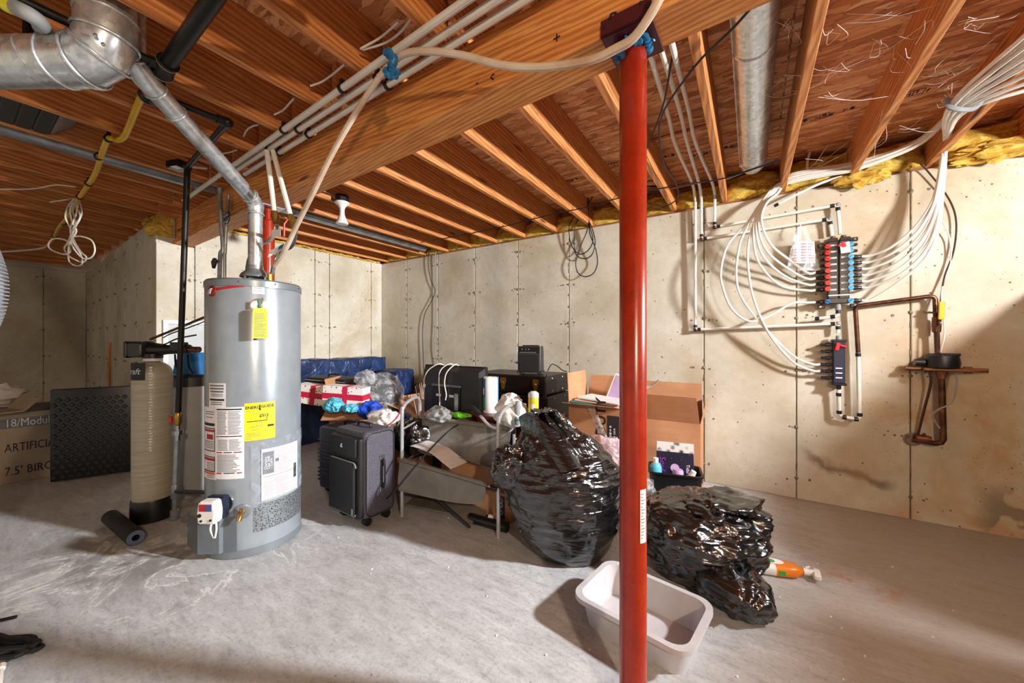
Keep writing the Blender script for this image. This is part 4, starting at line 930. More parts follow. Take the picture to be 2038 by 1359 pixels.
for k, p in enumerate(rp):
    f = k / 6.0; e_ = p[2]; L_ = lambda a, b_: (a[0] + (b_[0] - a[0]) * f, a[1] + (b_[1] - a[1]) * f)
    g = [L_((860, 246), (905, 392)), L_((960, 165), (1015, 290)), L_((1030, 70), (1068, 165)), L_((1060, -10), (1086, 20)), L_((1078, -110), (1096, -90)), L_((1095, -220), (1110, -215))]
    offs = [.13, .17, .18, .16, .17, .24]
    mid = [wp(*K8(*q), o_ + .012 * (k % 2)) for q, o_ in zip(g, offs)]
    st_ = at(1893 + 5.5 * k, 207 + 2.0 * k, z=JB - .03 - .012 * (k % 2))
    pts = [e_, e_ + Vector((.05, -.004, 0))] + mid + [st_, at(2075 + k * 10, 40 + k * 19, z=JB - .025 - .012 * (k % 2))]
    b = nb(); tube(b, catm(pts, 7), .0088, 9); o = obj('water_tube', b, 'pex', origin=e_); tag(o, 'white tube from the %s blue valve rising right to the ceiling strap' % labR[k], 'tube', 'white tubes to the manifolds')
# lone tube branching left over the wall
b = nb(); tube(b, wps([(1545, 408, .08), (1590, 385, .07), (1640, 362, .06), (1690, 347, .06), (1712, 338, .07)]), .0088, 9, 6); o = obj('water_tube', b, 'pex', origin=wp(1545, 408)); tag(o, 'lone slanting white tube below the bundle with a black clip', 'tube')
b = nb(); q = wp(1545, 408, .08); box(b, q, (.03, .022, .022), rot=ry(-25), bev=.004); o = obj('tube_clip', b, 'black_plastic', smooth=0, origin=q); tag(o, 'black clip on the lone slanting white tube', 'clip')
b = nb(); tube(b, [wp(1607, 345, .06), wp(1607, 322, .06), wp(1612, 303, .05)], .0085, 8, 4); o = obj('water_tube', b, 'pex', origin=wp(1607, 340)); tag(o, 'short white tube stub rising above the bundle into the joists', 'tube')
for q, lab in (((1569, 358), 'left black clip on the white tube bundle over the wall'), ((1703, 334), 'right black clip on the white tube bundle over the wall')):
    b = nb(); c = wp(q[0], q[1], .07); lathe(b, [(.036, -.006), (.041, -.006), (.041, .006), (.036, .006), (.036, -.006)], seg=16); b.transform(Matrix.Translation(c) @ ry(80))
    o = obj('bundle_clip', b, 'black_plastic', origin=c); tag(o, lab, 'clip')
c = at(1912, 208, z=JB - .035); b = nb()
tube(b, [c + Vector((-.06, -.05, .03)), c + Vector((-.055, -.05, -.015)), c + Vector((-.01, -.03, -.036)), c + Vector((.045, .01, -.03)), c + Vector((.075, .03, .0)), c + Vector((.085, .035, .03))], .007, 8, 6, flat=1.6)
o = obj('hanger_strap', b, 'dust_grey', origin=c); tag(o, 'grey J hook strap carrying the white tube bundle under a joist', 'strap')
# zip bag of fittings
c = wp(1600, 500, .10); t = thing('parts_bag', 'clear zip bag of papers and fittings hanging from a white pipe', 'bag', wp(1592, 450, .1))
def bagf(off):
    def f(u, v):
        z = v; wd = 8 + 26 * (v ** .8); px = 1594 + 6 * v + (u - .5) * 2 * wd; py = 452 + 86 * v
        return wp(px, py, .085 + off + .022 * math.sin(u * 9 + v * 4) * v)
    return f
b = nb(); sheet(b, bagf(.02), 14, 12); sheet(b, bagf(-.012), 14, 12); obj('plastic', b, 'zip_plastic', t, w=True, smooth=60)
b = nb(); sheet(b, lambda u, v: wp(1577 + 44 * u + v * 2, 480 + 44 * v, .088 + .012 * math.sin(u * 6)), 8, 6, .002); pa = obj('leaflet', b, 'white_paper', t, w=True)
b = nb()
for i in range(7):
    for j in range(3): sheet(b, lambda u, v: wp(1580 + 14 * j + 11 * u, 484 + 5.6 * i + 2.6 * v, .0925 + .012 * math.sin((.1 + j * .3) * 6)), 1, 1)
obj('print', b, 'ink_pink', pa, w=True, kind='stuff')
b = nb(); tube(b, [wp(1592, 446, .075), wp(1596, 458, .10), wp(1600, 470, .1)], .004, 6, 4); obj('hanging_loop', b, 'white_plastic', t, w=True)

# ---- copper main, valve, meter
t = thing('copper_main', 'tarnished copper water main with white lower leg beside the meter', 'pipe', wp(1705, 830, .05))
P = corner([wp(1708, 702, .055), wp(1702, 609, .055), wp(1861, 588, .055), wp(1866, 706, .055)], .025)
b = nb(); tube(b, P, .0135, 12); obj('copper_pipe', b, 'copper', t, w=True)
P = corner([wp(1669, 775, .06), wp(1670, 828, .055), wp(1711, 835, .055), wp(1708, 702, .055)], .02)
b = nb(); tube(b, P, .0125, 12); obj('white_leg', b, 'pex', t, w=True)
for p, d in ((wp(1669, 785, .06), (0, 0, 1)), (wp(1670, 820, .055), (0, 0, 1)), (wp(1680, 830, .055), (1, 0, 0)), (wp(1704, 834, .055), (1, 0, 0)), (wp(1711, 825, .055), (0, 0, 1)), (wp(1708, 706, .055), (0, 0, 1))): ring(t, p, d, .0125)
b = nb(); v = wp(1864, 645, .055); tube(b, [v + Vector((0, 0, .05)), v + Vector((0, 0, .045)), v, v + Vector((0, 0, -.05)), v + Vector((0, 0, -.055))], [.015, .021, .024, .021, .015], 10); va = obj('ball_valve', b, 'meter_brass', t, w=True)
b = nb(); q = wp(1874, 618, .105); box(b, q, (.028, .010, .115), rot=ry(2), bev=.004); obj('lever', b, 'valve_yellow', va, w=True, smooth=0)
b = nb(); cyl(b, wp(1866, 650, .055), wp(1874, 642, .11), .006, seg=8); obj('stem', b, 'steel', va, w=True)
b = nb(); tube(b, [wp(1840, 622, .05), wp(1866, 622, .07)], .006, 6); obj('clamp', b, 'meter_brass', t, w=True)
t = thing('water_meter', 'black domed water meter on a brass flange with copper riser', 'meter', wp(1820, 875, .05))
c = wp(1874, 722, .07)
b = nb(); lathe(b, [(0, .062), (.055, .06), (.075, .045), (.082, .0), (.078, -.03), (0, -.03)], c, 20); md = obj('register', b, 'black_plastic', t, w=True)
b = nb(); box(b, c + Vector((.02, -.03, .055)), (.09, .07, .016), bev=.004); obj('lid', b, 'black_plastic', md, w=True, smooth=0)
b = nb(); cyl(b, c + Vector((-.08, -.01, .0)), c + Vector((-.125, -.01, .0)), .024, seg=14); obj('side_knob', b, 'black_plastic', md, w=True)
z_ = c.z - .042
b = nb(); box(b, (c.x, c.y, z_), (.19, .11, .022), bev=.006); obj('flange', b, 'meter_brass', t, w=True, smooth=0)
ml, mr = wp(1803, 731, .07), wp(1966, 735, .07); ml.z = mr.z = z_; ml.y = mr.y = c.y
b = nb(); tube(b, [ml, mr], .0135, 12); tube(b, [ml, ml + Vector((-.004, 0, 0))], .0135, 12); obj('cross_bar', b, 'meter_brass', t, w=True)
for s in (.30, .77):
    q = ml + (mr - ml) * s; b = nb(); cyl(b, q + Vector((-.018, 0, 0)), q + Vector((.018, 0, 0)), .022, seg=6); obj('union_nut', b, 'meter_brass', t, w=True)
c2 = Vector((c.x, c.y, z_))
b = nb(); tube(b, [c2, c2 + Vector((0, 0, -.03)), c2 + Vector((0, 0, -.031)), c2 + Vector((0, 0, -.06))], [.03, .03, .024, .022], 10); obj('coupling', b, 'meter_brass', t, w=True)
lowr = wp(1878, 885, .07)
R_ = [c2 + Vector((0, 0, -.05)), Vector((lowr.x, c.y, lowr.z)), wp(1838, 878, .045), wp(1818, 875, .0)]
b = nb(); tube(b, corner(R_, .035), .0165, 12); obj('riser', b, 'copper', t, w=True)
b = nb(); q = wp(1836, 872, .045); tube(b, [q + Vector((-.03, .0, 0)), q, q + Vector((.04, 0, 0))], [.018, .026, .018], 10); tube(b, [q, q + Vector((.0, -.03, .035))], .009, 8); obj('corporation_valve', b, 'meter_brass', t, w=True)
b = nb(); q = wp(1815, 874, 0); lathe(b, [(.044, 0), (.046, .006), (.036, .008), (.03, .003), (0, .002)], q, 18, rx(90)); obj('wall_sleeve', b, 'tie', t, w=True)
b = nb(); tube(b, [c2 + Vector((-.06, -.02, -.01)), wp(1852, 765, .08), wp(1838, 820, .05), wp(1826, 868, .04)], .007, 7, 6); obj('ground_wire', b, 'wire_brown', t, w=True)
b = nb(); tube(b, [c2 + Vector((.06, -.02, -.01)), wp(1903, 770, .11), wp(1895, 800, .12), wp(1868, 815, .12), wp(1856, 828, .11), wp(1870, 852, .09)], .005, 7, 6); obj('signal_wire', b, 'dust_grey', t, w=True)
b = nb(); tube(b, wps([(1832, 326, .05), (1850, 345, .04), (1888, 395, .03), (1903, 440, .03), (1898, 500, .03), (1880, 550, .03), (1872, 600, .06), (1868, 650, .09), (1864, 700, .09)]), .0048, 7, 6); o = obj('meter_wire', b, 'wire_brown', origin=wp(1888, 395)); tag(o, 'thin brown wire curving down the wall to the meter', 'wire')
b = nb(); tube(b, wps([(1876, 440, .06), (1890, 475, .03), (1892, 520, .03), (1878, 560, .03), (1874, 600, .08), (1880, 660, .09), (1872, 700, .09)]), .004, 7, 6); o = obj('meter_wire', b, 'white_wire', origin=wp(1890, 475)); tag(o, 'pale thin wire following the brown one to the meter', 'wire')

# ---- black cables along the wall top and hanging loops
b = nb(); tube(b, ats([(862, 478), (925, 467), (1010, 449), (1097, 427), (1169, 412), (1232, 394), (1330, 372), (1440, 355), (1552, 318)], z=JB - .008), .0045, 7, 5); o = obj('black_cable', b, 'black_rubber', origin=at(1097, 427, z=JB)); tag(o, 'black cable stapled across the joists along the right wall', 'cable')
K1 = lambda l: [(740 + x * .2552, 380 + y * .2552) for x, y in l]
loop = K1([(1690, -60), (1688, 60), (1685, 170), (1620, 170), (1550, 240), (1537, 330), (1560, 430), (1620, 492), (1690, 460), (1725, 380), (1700, 280), (1686, 200), (1640, 190), (1590, 260), (1578, 370), (1590, 490), (1650, 527), (1715, 500), (1742, 400), (1720, 300), (1690, 240), (1675, 320), (1625, 440), (1590, 560), (1610, 640), (1665, 668), (1730, 640), (1760, 560), (1745, 450), (1700, 330), (1690, 200), (1692, 100), (1740, 20), (1760, -10)])
b = nb(); rr = random.Random(4); tube(b, [wp(p[0], p[1], .05 + rr.uniform(0, .03)) if p[1] > 415 else at(p[0], p[1], y=YR - .12) for p in loop], .0052, 7, 5); o = obj('cable_coil', b, 'black_rubber', origin=wp(1170, 420)); tag(o, 'loose loops of black cable hanging on the right wall', 'cable')
b = nb(); tube(b, wps([(866, 476), (856, 492), (852, 522), (857, 555), (866, 580), (856, 604), (845, 626), (841, 660), (842, 700), (845, 770)], .025), .0045, 7, 5); o = obj('black_cable', b, 'black_rubber', origin=wp(852, 522)); tag(o, 'thin black cable wandering down the wall to behind the television', 'cable')
b = nb(); tube(b, wps([(878, 486), (867, 505), (868, 560), (868, 640), (866, 690), (872, 735)], .025), .0045, 7, 5); o = obj('black_cable', b, 'dust_grey', origin=wp(868, 560)); tag(o, 'grey cable hanging straight down the wall above the television', 'cable')
b = nb(); tube(b, [at(1530, -25, z=JB - .01), at(1460, 55, z=JB - .012), at(1395, 118, z=JB - .012), at(1340, 190, z=JB + .0), at(1318, 230, z=JB + .02), at(1312, 270, z=JB + .02), at(1322, 330, z=JB - .01), at(1345, 365, z=JB - .01), at(1348, 395, z=JB - .02), at(1320, 412, z=JB - .02), at(1296, 410, z=JB - .02)], .005, 7, 6); o = obj('black_cable', b, 'black_rubber', origin=at(1395, 118, z=JB)); tag(o, 'black cable slanting under the joists right of the red post', 'cable')
b = nb(); tube(b, [at(1350, 52, z=JB + .03), at(1335, 130, z=JB + .03), at(1318, 215, z=JB + .03), at(1285, 300, z=JB + .03)], .0045, 7, 6); o = obj('black_cable', b, 'black_rubber', origin=at(1335, 130, z=JB)); tag(o, 'thin black wire hanging just right of the red post top', 'cable')
b = nb(); q = [at(1305 + 22 * math.cos(a * .7), 360 + 9 * math.sin(a * .7) + a * 1.2, y=3.3) for a in range(0, 20)]; tube(b, q, .0042, 7, 3); o = obj('cable_coil', b, 'black_rubber', origin=q[0]); tag(o, 'small black cable coil under the joists behind the red post', 'cable')
b = nb(); tube(b, [at(1447, 356, z=JB + .02), at(1500, 335, z=JB + .01), at(1552, 316, z=JB + .005)], .006, 7, 5); o = obj('grey_cable', b, 'steel', origin=at(1500, 335, z=JB)); tag(o, 'grey cable running below the round duct end', 'cable')

# ---- cobwebs
b = nb(); rr = random.Random(9)
def web(p, q, zz=None, sag=.03):
    P = at(p[0], p[1], z=JB + rr.uniform(.0, .12)); Q = at(q[0], q[1], z=JB + rr.uniform(.0, .12)); m = (P + Q) / 2 + Vector((rr.uniform(-.03, .03), rr.uniform(-.03, .03), -sag))
    tube(b, catm([P, m, Q], 8), rr.uniform(.0005, .0010), 4)
for p, q in (((1690, 130), (1560, 180)), ((1855, 38), (1720, 120)), ((1720, 120), (1560, 150)), ((1785, 105), (1808, 145)), ((1920, 45), (1935, 50)), ((1935, 50), (2030, 25)), ((1870, 145), (1960, 112)), ((1895, 165), (1885, 185)), ((1640, 190), (1780, 190)), ((1650, 60), (1670, 70)), ((1500, 180), (1640, 165)),
             ((1620, 360), (1790, 250)), ((1790, 250), (1900, 248)), ((1610, 330), (1700, 290)), ((1750, 230), (1800, 190)), ((1740, 85), (1755, 110)), ((1560, 40), (1590, 90)), ((1880, 195), (1900, 205)), ((1240, 140), (1200, 100)), ((1850, 160), (2000, 60)), ((1700, 40), (1900, 0)), ((1735, 300), (1780, 215))):
    web(p, q)
    for k in range(3): web((p[0] + rr.uniform(-18, 18), p[1] + rr.uniform(-14, 14)), (p[0] + (q[0] - p[0]) * rr.uniform(.2, .8) + rr.uniform(-20, 20), p[1] + (q[1] - p[1]) * rr.uniform(.2, .8) + rr.uniform(-16, 16)), sag=.015)
o = obj('cobwebs', b, 'cobweb', kind='stuff', smooth=60); o['label'] = 'dusty white cobweb strands between the right joists'; o['category'] = 'cobweb'
# ------------------------------------------------------------------ water heater
t = thing('water_heater', 'tall grey gas water heater with white, yellow and red labels', 'water heater', (HC.x, HC.y, 0))
H0 = math.degrees(math.atan2(-HC.y, -HC.x))               # direction towards the camera
def hz(py, d=2.13): return CAMH - (py - 679.5) / 735 * d
def ha(px): return H0 + math.degrees(math.asin(max(-.98, min(.98, (px - 508) / 99.0))))
b = nb(); lathe(b, [(0, .03), (HR - .012, .03), (HR, .045), (HR, HT - .05), (HR - .001, HT - .045)], seg=72); body = obj('jacket', b, 'heater_grey', t)
b = nb(); lathe(b, [(HR - .001, HT - .046), (HR + .004, HT - .044), (HR + .004, HT - .01), (HR - .004, HT), (HR - .03, HT + .004), (0, HT + .006)], seg=72); lid = obj('top_cap', b, 'heater_trim', t)
for a in range(0, 360, 40):
    b = nb(); ellipsoid(b, ((HR + .005) * math.cos(R(a)), (HR + .005) * math.sin(R(a)), HT - .022), (.005, .005, .005), seg=6, rings=4); obj('screw', b, 'steel', lid)
b = nb(); lathe(b, [(HR - .008, 0), (HR + .002, .004), (HR + .002, .045), (HR - .012, .05)], seg=72); obj('base_ring', b, 'heater_trim', t)
hc = (HC.x, HC.y)
def hpatch(name, px0, px1, py0, py1, m, par=None, th=.001, lift=0, sk=0, d=2.13):
    b = nb(); patch(b, hc, HR + lift, ha(px0), ha(px1), hz(py1, d), hz(py0, d), th, sk=sk); return obj(name, b, m, par or t, w=True)
def hlines(par, rows, m='ink_grey', lift=.0015, d=2.13):
    b = nb()
    for (px0, px1, py, h) in rows: patch(b, hc, HR + lift, ha(px0), ha(px1), hz(py + h, d), hz(py, d), .0004)
    return obj('print', b, m, par, w=True, kind='stuff')
def hring(px, py, rad, prof, m, par, d=2.13, name='plate', seg=20):
    a = R(ha(px)); c = Vector((HC.x + HR * math.cos(a), HC.y + HR * math.sin(a), hz(py, d))); n_ = Vector((math.cos(a), math.sin(a), 0))
    b = nb(); lathe(b, prof, c, seg, n_.to_track_quat('Z', 'Y').to_matrix().to_4x4()); return obj(name, b, m, par, w=True), c, n_
# maker's badge and red stripe
bd_, c, n_ = hring(428, 590, .03, [(.030, -.002), (.030, .004), (.026, .007), (0, .008)], 'badge_red', t, 2.3, 'badge')
bd_.scale.z = 1.0
sw = nb(); s_ = Vector((-n_.y, n_.x, 0))
for k in (-1, 0, 1): tube(sw, [c + n_ * .009 + s_ * (-.012 + k * .008) + Vector((0, 0, -.016)), c + n_ * .010 + s_ * (-.004 + k * .008) + Vector((0, 0, .004)), c + n_ * .009 + s_ * (.006 + k * .007) + Vector((0, 0, .015))], .0016, 5, 4)
obj('swoosh', sw, 'scuff_white', bd_, w=True)
b = nb(); patch(b, hc, HR, ha(432), ha(488), hz(588, 2.25), hz(583, 2.25), .001, sk=.025); obj('stripe', b, 'ink_red', t, w=True)
# upper sticker, relief valve plate and tag
p = hpatch('sticker', 502, 525, 562, 585, 'white_paper', d=2.1); hlines(p, [(504, 523, 564, 1.6), (505, 522, 567, 1.2), (504, 523, 570, 1.2), (506, 521, 573, 1), (505, 522, 577, .8), (504, 523, 580, .8)], d=2.1)
pl, c, n_ = hring(515, 610, .04, [(.044, -.004), (.044, .003), (.03, .006), (0, .006)], 'steel', t, 2.12, 'relief_plate')
s_ = Vector((-n_.y, n_.x, 0))
b = nb(); tube(b, [c, c + n_ * .05], .012, 10); tube(b, [c + n_ * .045 + Vector((0, 0, -.01)), c + n_ * .048 + s_ * .012 + Vector((0, 0, .045))], .004, 6); obj('relief_valve', b, 'brass', t, w=True)
b = nb(); tube(b, [c + n_ * .06 + s_ * -.006 + Vector((0, 0, .03)), c + n_ * .065 + s_ * -.004 + Vector((0, 0, -.012))], .008, 8); obj('green_tie', b, 'teal', t, w=True)
b = nb(); tg = c + n_ * .065 + s_ * .0 + Vector((0, 0, -.015))
prism(b, [tg + s_ * x + Vector((0, 0, z)) for x, z in ((-.022, 0), (.022, 0), (.034, -.014), (.034, -.168), (-.034, -.168), (-.034, -.014))], n_ * .0015); yt = obj('warning_tag', b, 'yellow_tag', t, w=True)
b = nb(); rr = random.Random(3)
for i in range(15):
    z = -.03 - i * .0088; x1 = rr.uniform(.012, .028)
    prism(b, [tg + n_ * .002 + s_ * x + Vector((0, 0, zz)) for x, zz in ((-.028, z), (x1, z), (x1, z - .003), (-.028, z - .003))], n_ * .0003)
obj('print', b, 'ink_grey', yt, w=True)
# warning labels
p = hpatch('service_label', 422, 453, 757, 805, 'white_paper', d=2.2); hlines(p, [(424, 450, 760, 3), (424, 450, 765.5, 3), (425, 449, 771, 3), (426, 448, 777, 1.2), (426, 448, 780, 1.2)], 'ink_grey', d=2.2); hlines(p, [(424, 451, 786, 3.4), (426, 447, 792, 1.2), (426, 447, 795.5, 1.2)], 'ink', d=2.2)
p = hpatch('rating_label', 412, 434.5, 800, 932, 'white_paper', d=2.24)
hlines(p, [(413, 433, 829, 5), (413, 433.5, 838, 1.5), (413, 433.5, 879, 1.5), (432.4, 433.6, 838, 42), (413, 433.5, 890, 1.5), (413, 433.5, 916, 2), (432.4, 433.6, 890, 27), (416, 432, 808, 1), (416, 432, 812, 1), (417, 430, 818, 1)], 'ink', .0016, 2.24)
hlines(p, [(413, 433, 841, 4), (413, 433, 893, 5), (418, 430, 850, 9)], 'ink_red', .0016, 2.24); hlines(p, [(413, 433, 919, 4)], 'ink_orange', .0016, 2.24)
hlines(p, [(414, 431, 862 + 3 * i, 1) for i in range(5)] + [(418, 431, 901 + 3 * i, 1) for i in range(5)] + [(418, 431, 925, 1), (418, 431, 928, 1)], 'ink_grey', .0016, 2.24)
p = hpatch('instruction_label', 434.5, 487, 803, 938, 'white_paper', d=2.17)
hlines(p, [(437, 483, 806, 2.4)], 'ink', .0016, 2.17); hlines(p, [(437, 441, 857, 2), (478, 483, 857, 2), (437, 447, 887, 2), (468, 483, 887, 2), (437, 446, 926, 2), (474, 483, 926, 2)], 'ink_red', .0016, 2.17)
rows = []
rr = random.Random(12)
for i in range(17):
    y = 811 + i * 2.6
    rows += [(438, 453 + rr.uniform(0, 3), y, 1.1), (458, 476 + rr.uniform(0, 6), y, 1.1)]
for i in range(8): rows += [(439, 455 + rr.uniform(0, 3), 864 + i * 2.7, 1.1), (460, 476 + rr.uniform(0, 6), 864 + i * 2.7, 1.1)]
for i in range(13): rows.append((438, 466 + rr.uniform(0, 16), 892 + i * 2.6, 1.1))
hlines(p, rows, 'ink_grey', .0016, 2.17); hlines(p, [(442, 478, 857, 1.6), (450, 465, 887, 1.6), (450, 470, 926, 1.6)], 'ink', .0016, 2.17)
p = hpatch('energy_label', 487.5, 546, 800, 873, 'yellow_label', d=2.12)
def htext(s, px, py, size, m, par, d=2.12, lift=.0016, spacing=1.0):
    tb = text_bm(s, size, spacing=spacing, bold=size * .03); bmesh.ops.triangulate(tb, faces=tb.faces[:]); a0_ = R(ha(px)); z0 = hz(py, d); r0 = HR + lift
    for v in tb.verts: a = a0_ + v.co.x / r0; v.co = Vector((HC.x + r0 * math.cos(a), HC.y + r0 * math.sin(a), z0 + v.co.y))
    return obj('lettering', tb, m, par, w=True, smooth=0)
htext('ENERG', 503, 809, .0222, 'ink', p); htext('GUIDE', 531.5, 808, .0222, 'ink', p)
a_ = R(ha(516.5)); c = Vector((HC.x + (HR + .0014) * math.cos(a_), HC.y + (HR + .0014) * math.sin(a_), hz(808, 2.12))); s_ = Vector((-math.sin(a_), math.cos(a_), 0)); n_ = Vector((math.cos(a_), math.sin(a_), 0))
b = nb(); prism(b, [c + s_ * x + Vector((0, 0, z)) for x, z in ((-.003, .012), (.003, .012), (.003, -.012), (.008, -.012), (0, -.022), (-.008, -.012), (-.003, -.012))], n_ * .0006); obj('arrow', b, 'ink', p, w=True, smooth=0)
htext('$313', 524, 826, .022, 'ink', p)
hlines(p, [(492, 530, 835, 1.5), (529.5, 530.6, 829, 6)], 'ink', .0016, 2.12)
hlines(p, [(490, 505, 816, .8), (502, 524, 821, .8), (508, 523, 839, .8), (502, 528, 844, .8), (496, 524, 847, .8), (501, 514, 852, .8), (490, 518, 859, .8), (491, 532, 862, .8), (490, 518, 865, .8), (490, 500, 869, .8), (520, 534, 856, .8)], 'ink_grey', .0016, 2.12); hlines(p, [(531, 543, 845, 4)], 'ink', .0016, 2.12)
# document pouch
p = hpatch('paper', 519, 592, 893, 995, 'white_paper', lift=.006, d=2.12)
hlines(p, [(521, 543, 899, 44)], 'ink_grey', .0076, 2.12)
rr = random.Random(8)
hlines(p, [(545, 560 + rr.uniform(0, 24), 898 + i * 2.4, 1.0) for i in range(19)] + [(523, 540 + rr.uniform(0, 5), 958 + i * 3, .9) for i in range(10)] + [(545, 560 + rr.uniform(0, 18), 955 + i * 2.6, 1.0) for i in range(13)], 'ink_pink', .0076, 2.12)
hlines(p, [(522, 588, 948, .8), (522, 588, 993, .8), (545, 552, 916, 6), (583, 589, 938, 30)], 'ink', .0076, 2.12)
tb = None
for i, (s, px) in enumerate((('Owners', 527), ('Use and', 532), ('Care', 537))):
    tb = text_bm(s, .022); bmesh.ops.triangulate(tb, faces=tb.faces[:]); a0_ = R(ha(px)); z0 = hz(921, 2.12); r0 = HR + .0085
    for v in tb.verts: a = a0_ - v.co.y / r0; v.co = Vector((HC.x + r0 * math.cos(a), HC.y + r0 * math.sin(a), z0 + v.co.x))
    obj('lettering', tb, 'white_paper', p, w=True, smooth=0)
b = nb()
a0_, a1_ = ha(500), ha(600)
sheet(b, lambda u, v: (HC.x + (HR + .012 + .006 * math.sin(u * 13) * math.sin(v * 9)) * math.cos(R(a0_ + (a1_ - a0_) * u)), HC.y + (HR + .012 + .006 * math.sin(u * 13) * math.sin(v * 9)) * math.sin(R(a0_ + (a1_ - a0_) * u)), hz(1004 - 6 * u, 2.12) + (hz(880, 2.12) - hz(1004, 2.12)) * v + .015 * u), 20, 14)
obj('document_pouch', b, 'pouch_plastic', t, w=True, smooth=60)
# grille, drain, control, access cover
hpatch('air_grille', 504, 604, 1000, 1053, 'mesh_grille', lift=.0008, d=2.12)
pl, c, n_ = hring(484, 1005, .04, [(.042, -.004), (.042, .002), (.036, .006), (.02, .007), (0, .007)], 'heater_trim', t, 2.14, 'drain_plate')
b = nb(); tube(b, [c, c + n_ * .035, c + n_ * .05 + Vector((0, 0, -.012)), c + n_ * .058 + Vector((0, 0, -.03))], [.014, .014, .012, .013], 10); tube(b, [c + n_ * .03, c + n_ * .03 + Vector((0, 0, .028))], .007, 8); obj('drain_valve', b, 'brass', t, w=True)
a_ = R(ha(451)); n_ = Vector((math.cos(a_), math.sin(a_), 0)); s_ = Vector((-n_.y, n_.x, 0)); c = Vector((HC.x, HC.y, 0)) + n_ * HR + Vector((0, 0, hz(978, 2.2)))
cv = nb(); lathe(cv, [(.05, -.01), (.05, .006), (0, .006)], c + n_ * .0, 20, n_.to_track_quat('Z', 'Y').to_matrix().to_4x4()); obj('control_plate', cv, 'steel', t, w=True)
F_ = frame(c + n_ * .055, -s_, n_) @ Matrix.Diagonal((-1, 1, 1, 1))       # x right, y out, z up... (x cross y = -z handled by symmetry)
gv = nb(); box(gv, (0, -.01, 0), (.10, .045, .12), bev=.008); gv.transform(F_); obj('control_back', gv, 'fabric_navy', t, w=True, smooth=0)
gv = nb(); prism(gv, [(-.045, .012, -.06), (.045, .012, -.06), (.05, .012, .0), (.04, .012, .058), (-.04, .012, .058), (-.05, .012, .0)], (0, .06, 0)); bmesh.ops.bevel(gv, geom=gv.edges[:], offset=.008, segments=2, affect='EDGES'); gv.transform(F_); g = obj('gas_control', gv, 'white_plastic', t, w=True)
gv = nb(); box(gv, (0, .0725, .028), (.066, .002, .036)); gv.transform(F_); obj('control_label', gv, 'ink_red', g, w=True, smooth=0)
gv = nb(); box(gv, (.018, .0732, .028), (.026, .002, .03)); gv.transform(F_); obj('control_label', gv, 'deep_blue', g, w=True, smooth=0)
for x, z in ((-.03, -.012), (.028, -.036), (-.022, -.04)):
    gv = nb(); cyl(gv, (x, .068, z), (x, .076, z), .010 if z > -.02 else .006, seg=12); gv.transform(F_); obj('knob', gv, 'ink', g, w=True)
for k, (m, dx) in enumerate((('white_plastic', .0), ('ink_red', -.012), ('white_plastic', .012), ('ink', -.004))):
    b = nb(); tube(b, [F_ @ Vector((dx, .02, -.055)), F_ @ Vector((dx - .008 + .01 * k, .03, -.10)), F_ @ Vector((dx * .5, .018, -.155))], .005 if m[0] == 'w' else .003, 6, 5); obj('wire', b, m, t, w=True)
b = nb()
prof = [(ha(408) - 12, .075), (ha(422), .055), (ha(447), .022), (ha(450), .006), (ha(474), .006)]
z0, z1 = .045, .235
for rr_ in (0, .003):
    pass
V = [[b.verts.new((HC.x + (HR + o_) * math.cos(R(a)), HC.y + (HR + o_) * math.sin(R(a)), z)) for z in (z0, z1)] for a, o_ in prof]
F = [b.faces.new((V[i][0], V[i + 1][0], V[i + 1][1], V[i][1])) for i in range(4)]
bmesh.ops.solidify(b, geom=F, thickness=.003); obj('access_cover', b, 'heater_grey', t, w=True, smooth=0)
# two conduits behind the heater, up to the beam
for i, (pp, lab) in enumerate((([(437, 372), (440, 440), (444, 500), (437, 548)], 'left of two grey conduits rising behind the heater to the joists'), ([(455, 388), (451, 440), (448, 500), (447, 548)], 'right of two grey conduits rising behind the heater'))):
    q = [at(p[0], p[1], d=2.75) for p in pp]; q[0].z = JB - .02 if i == 0 else q[0].z; q.append(Vector((q[-1].x, q[-1].y, .02)))
    b = nb(); tube(b, q, .0145 if i == 0 else .011, 10, 6); o = obj('conduit', b, 'galvanized_dull', origin=q[-1]); tag(o, lab, 'conduit', 'conduits behind the heater')
b = nb(); c = at(424, 525, d=2.72); prism(b, [c + Vector(v) for v in ((-.04, 0, .02), (.0, 0, .045), (.03, 0, .02), (.0, 0, -.01), (-.02, 0, -.03))], (0, .02, 0)); o = obj('conduit_bracket', b, 'dark_grey_plastic', smooth=0, origin=c); tag(o, 'bent dark bracket on the conduit behind the heater', 'bracket')
b = nb(); q = [at(451 + 6 * math.sin(a * 1.1), 425 + a * 1.0 + 6 * math.cos(a * 1.3), d=2.70) for a in range(16)]; tube(b, q, .004, 6, 3); o = obj('wire_tie', b, 'black_rubber', origin=q[0]); tag(o, 'black wire twisted round the conduits behind the flue', 'wire')

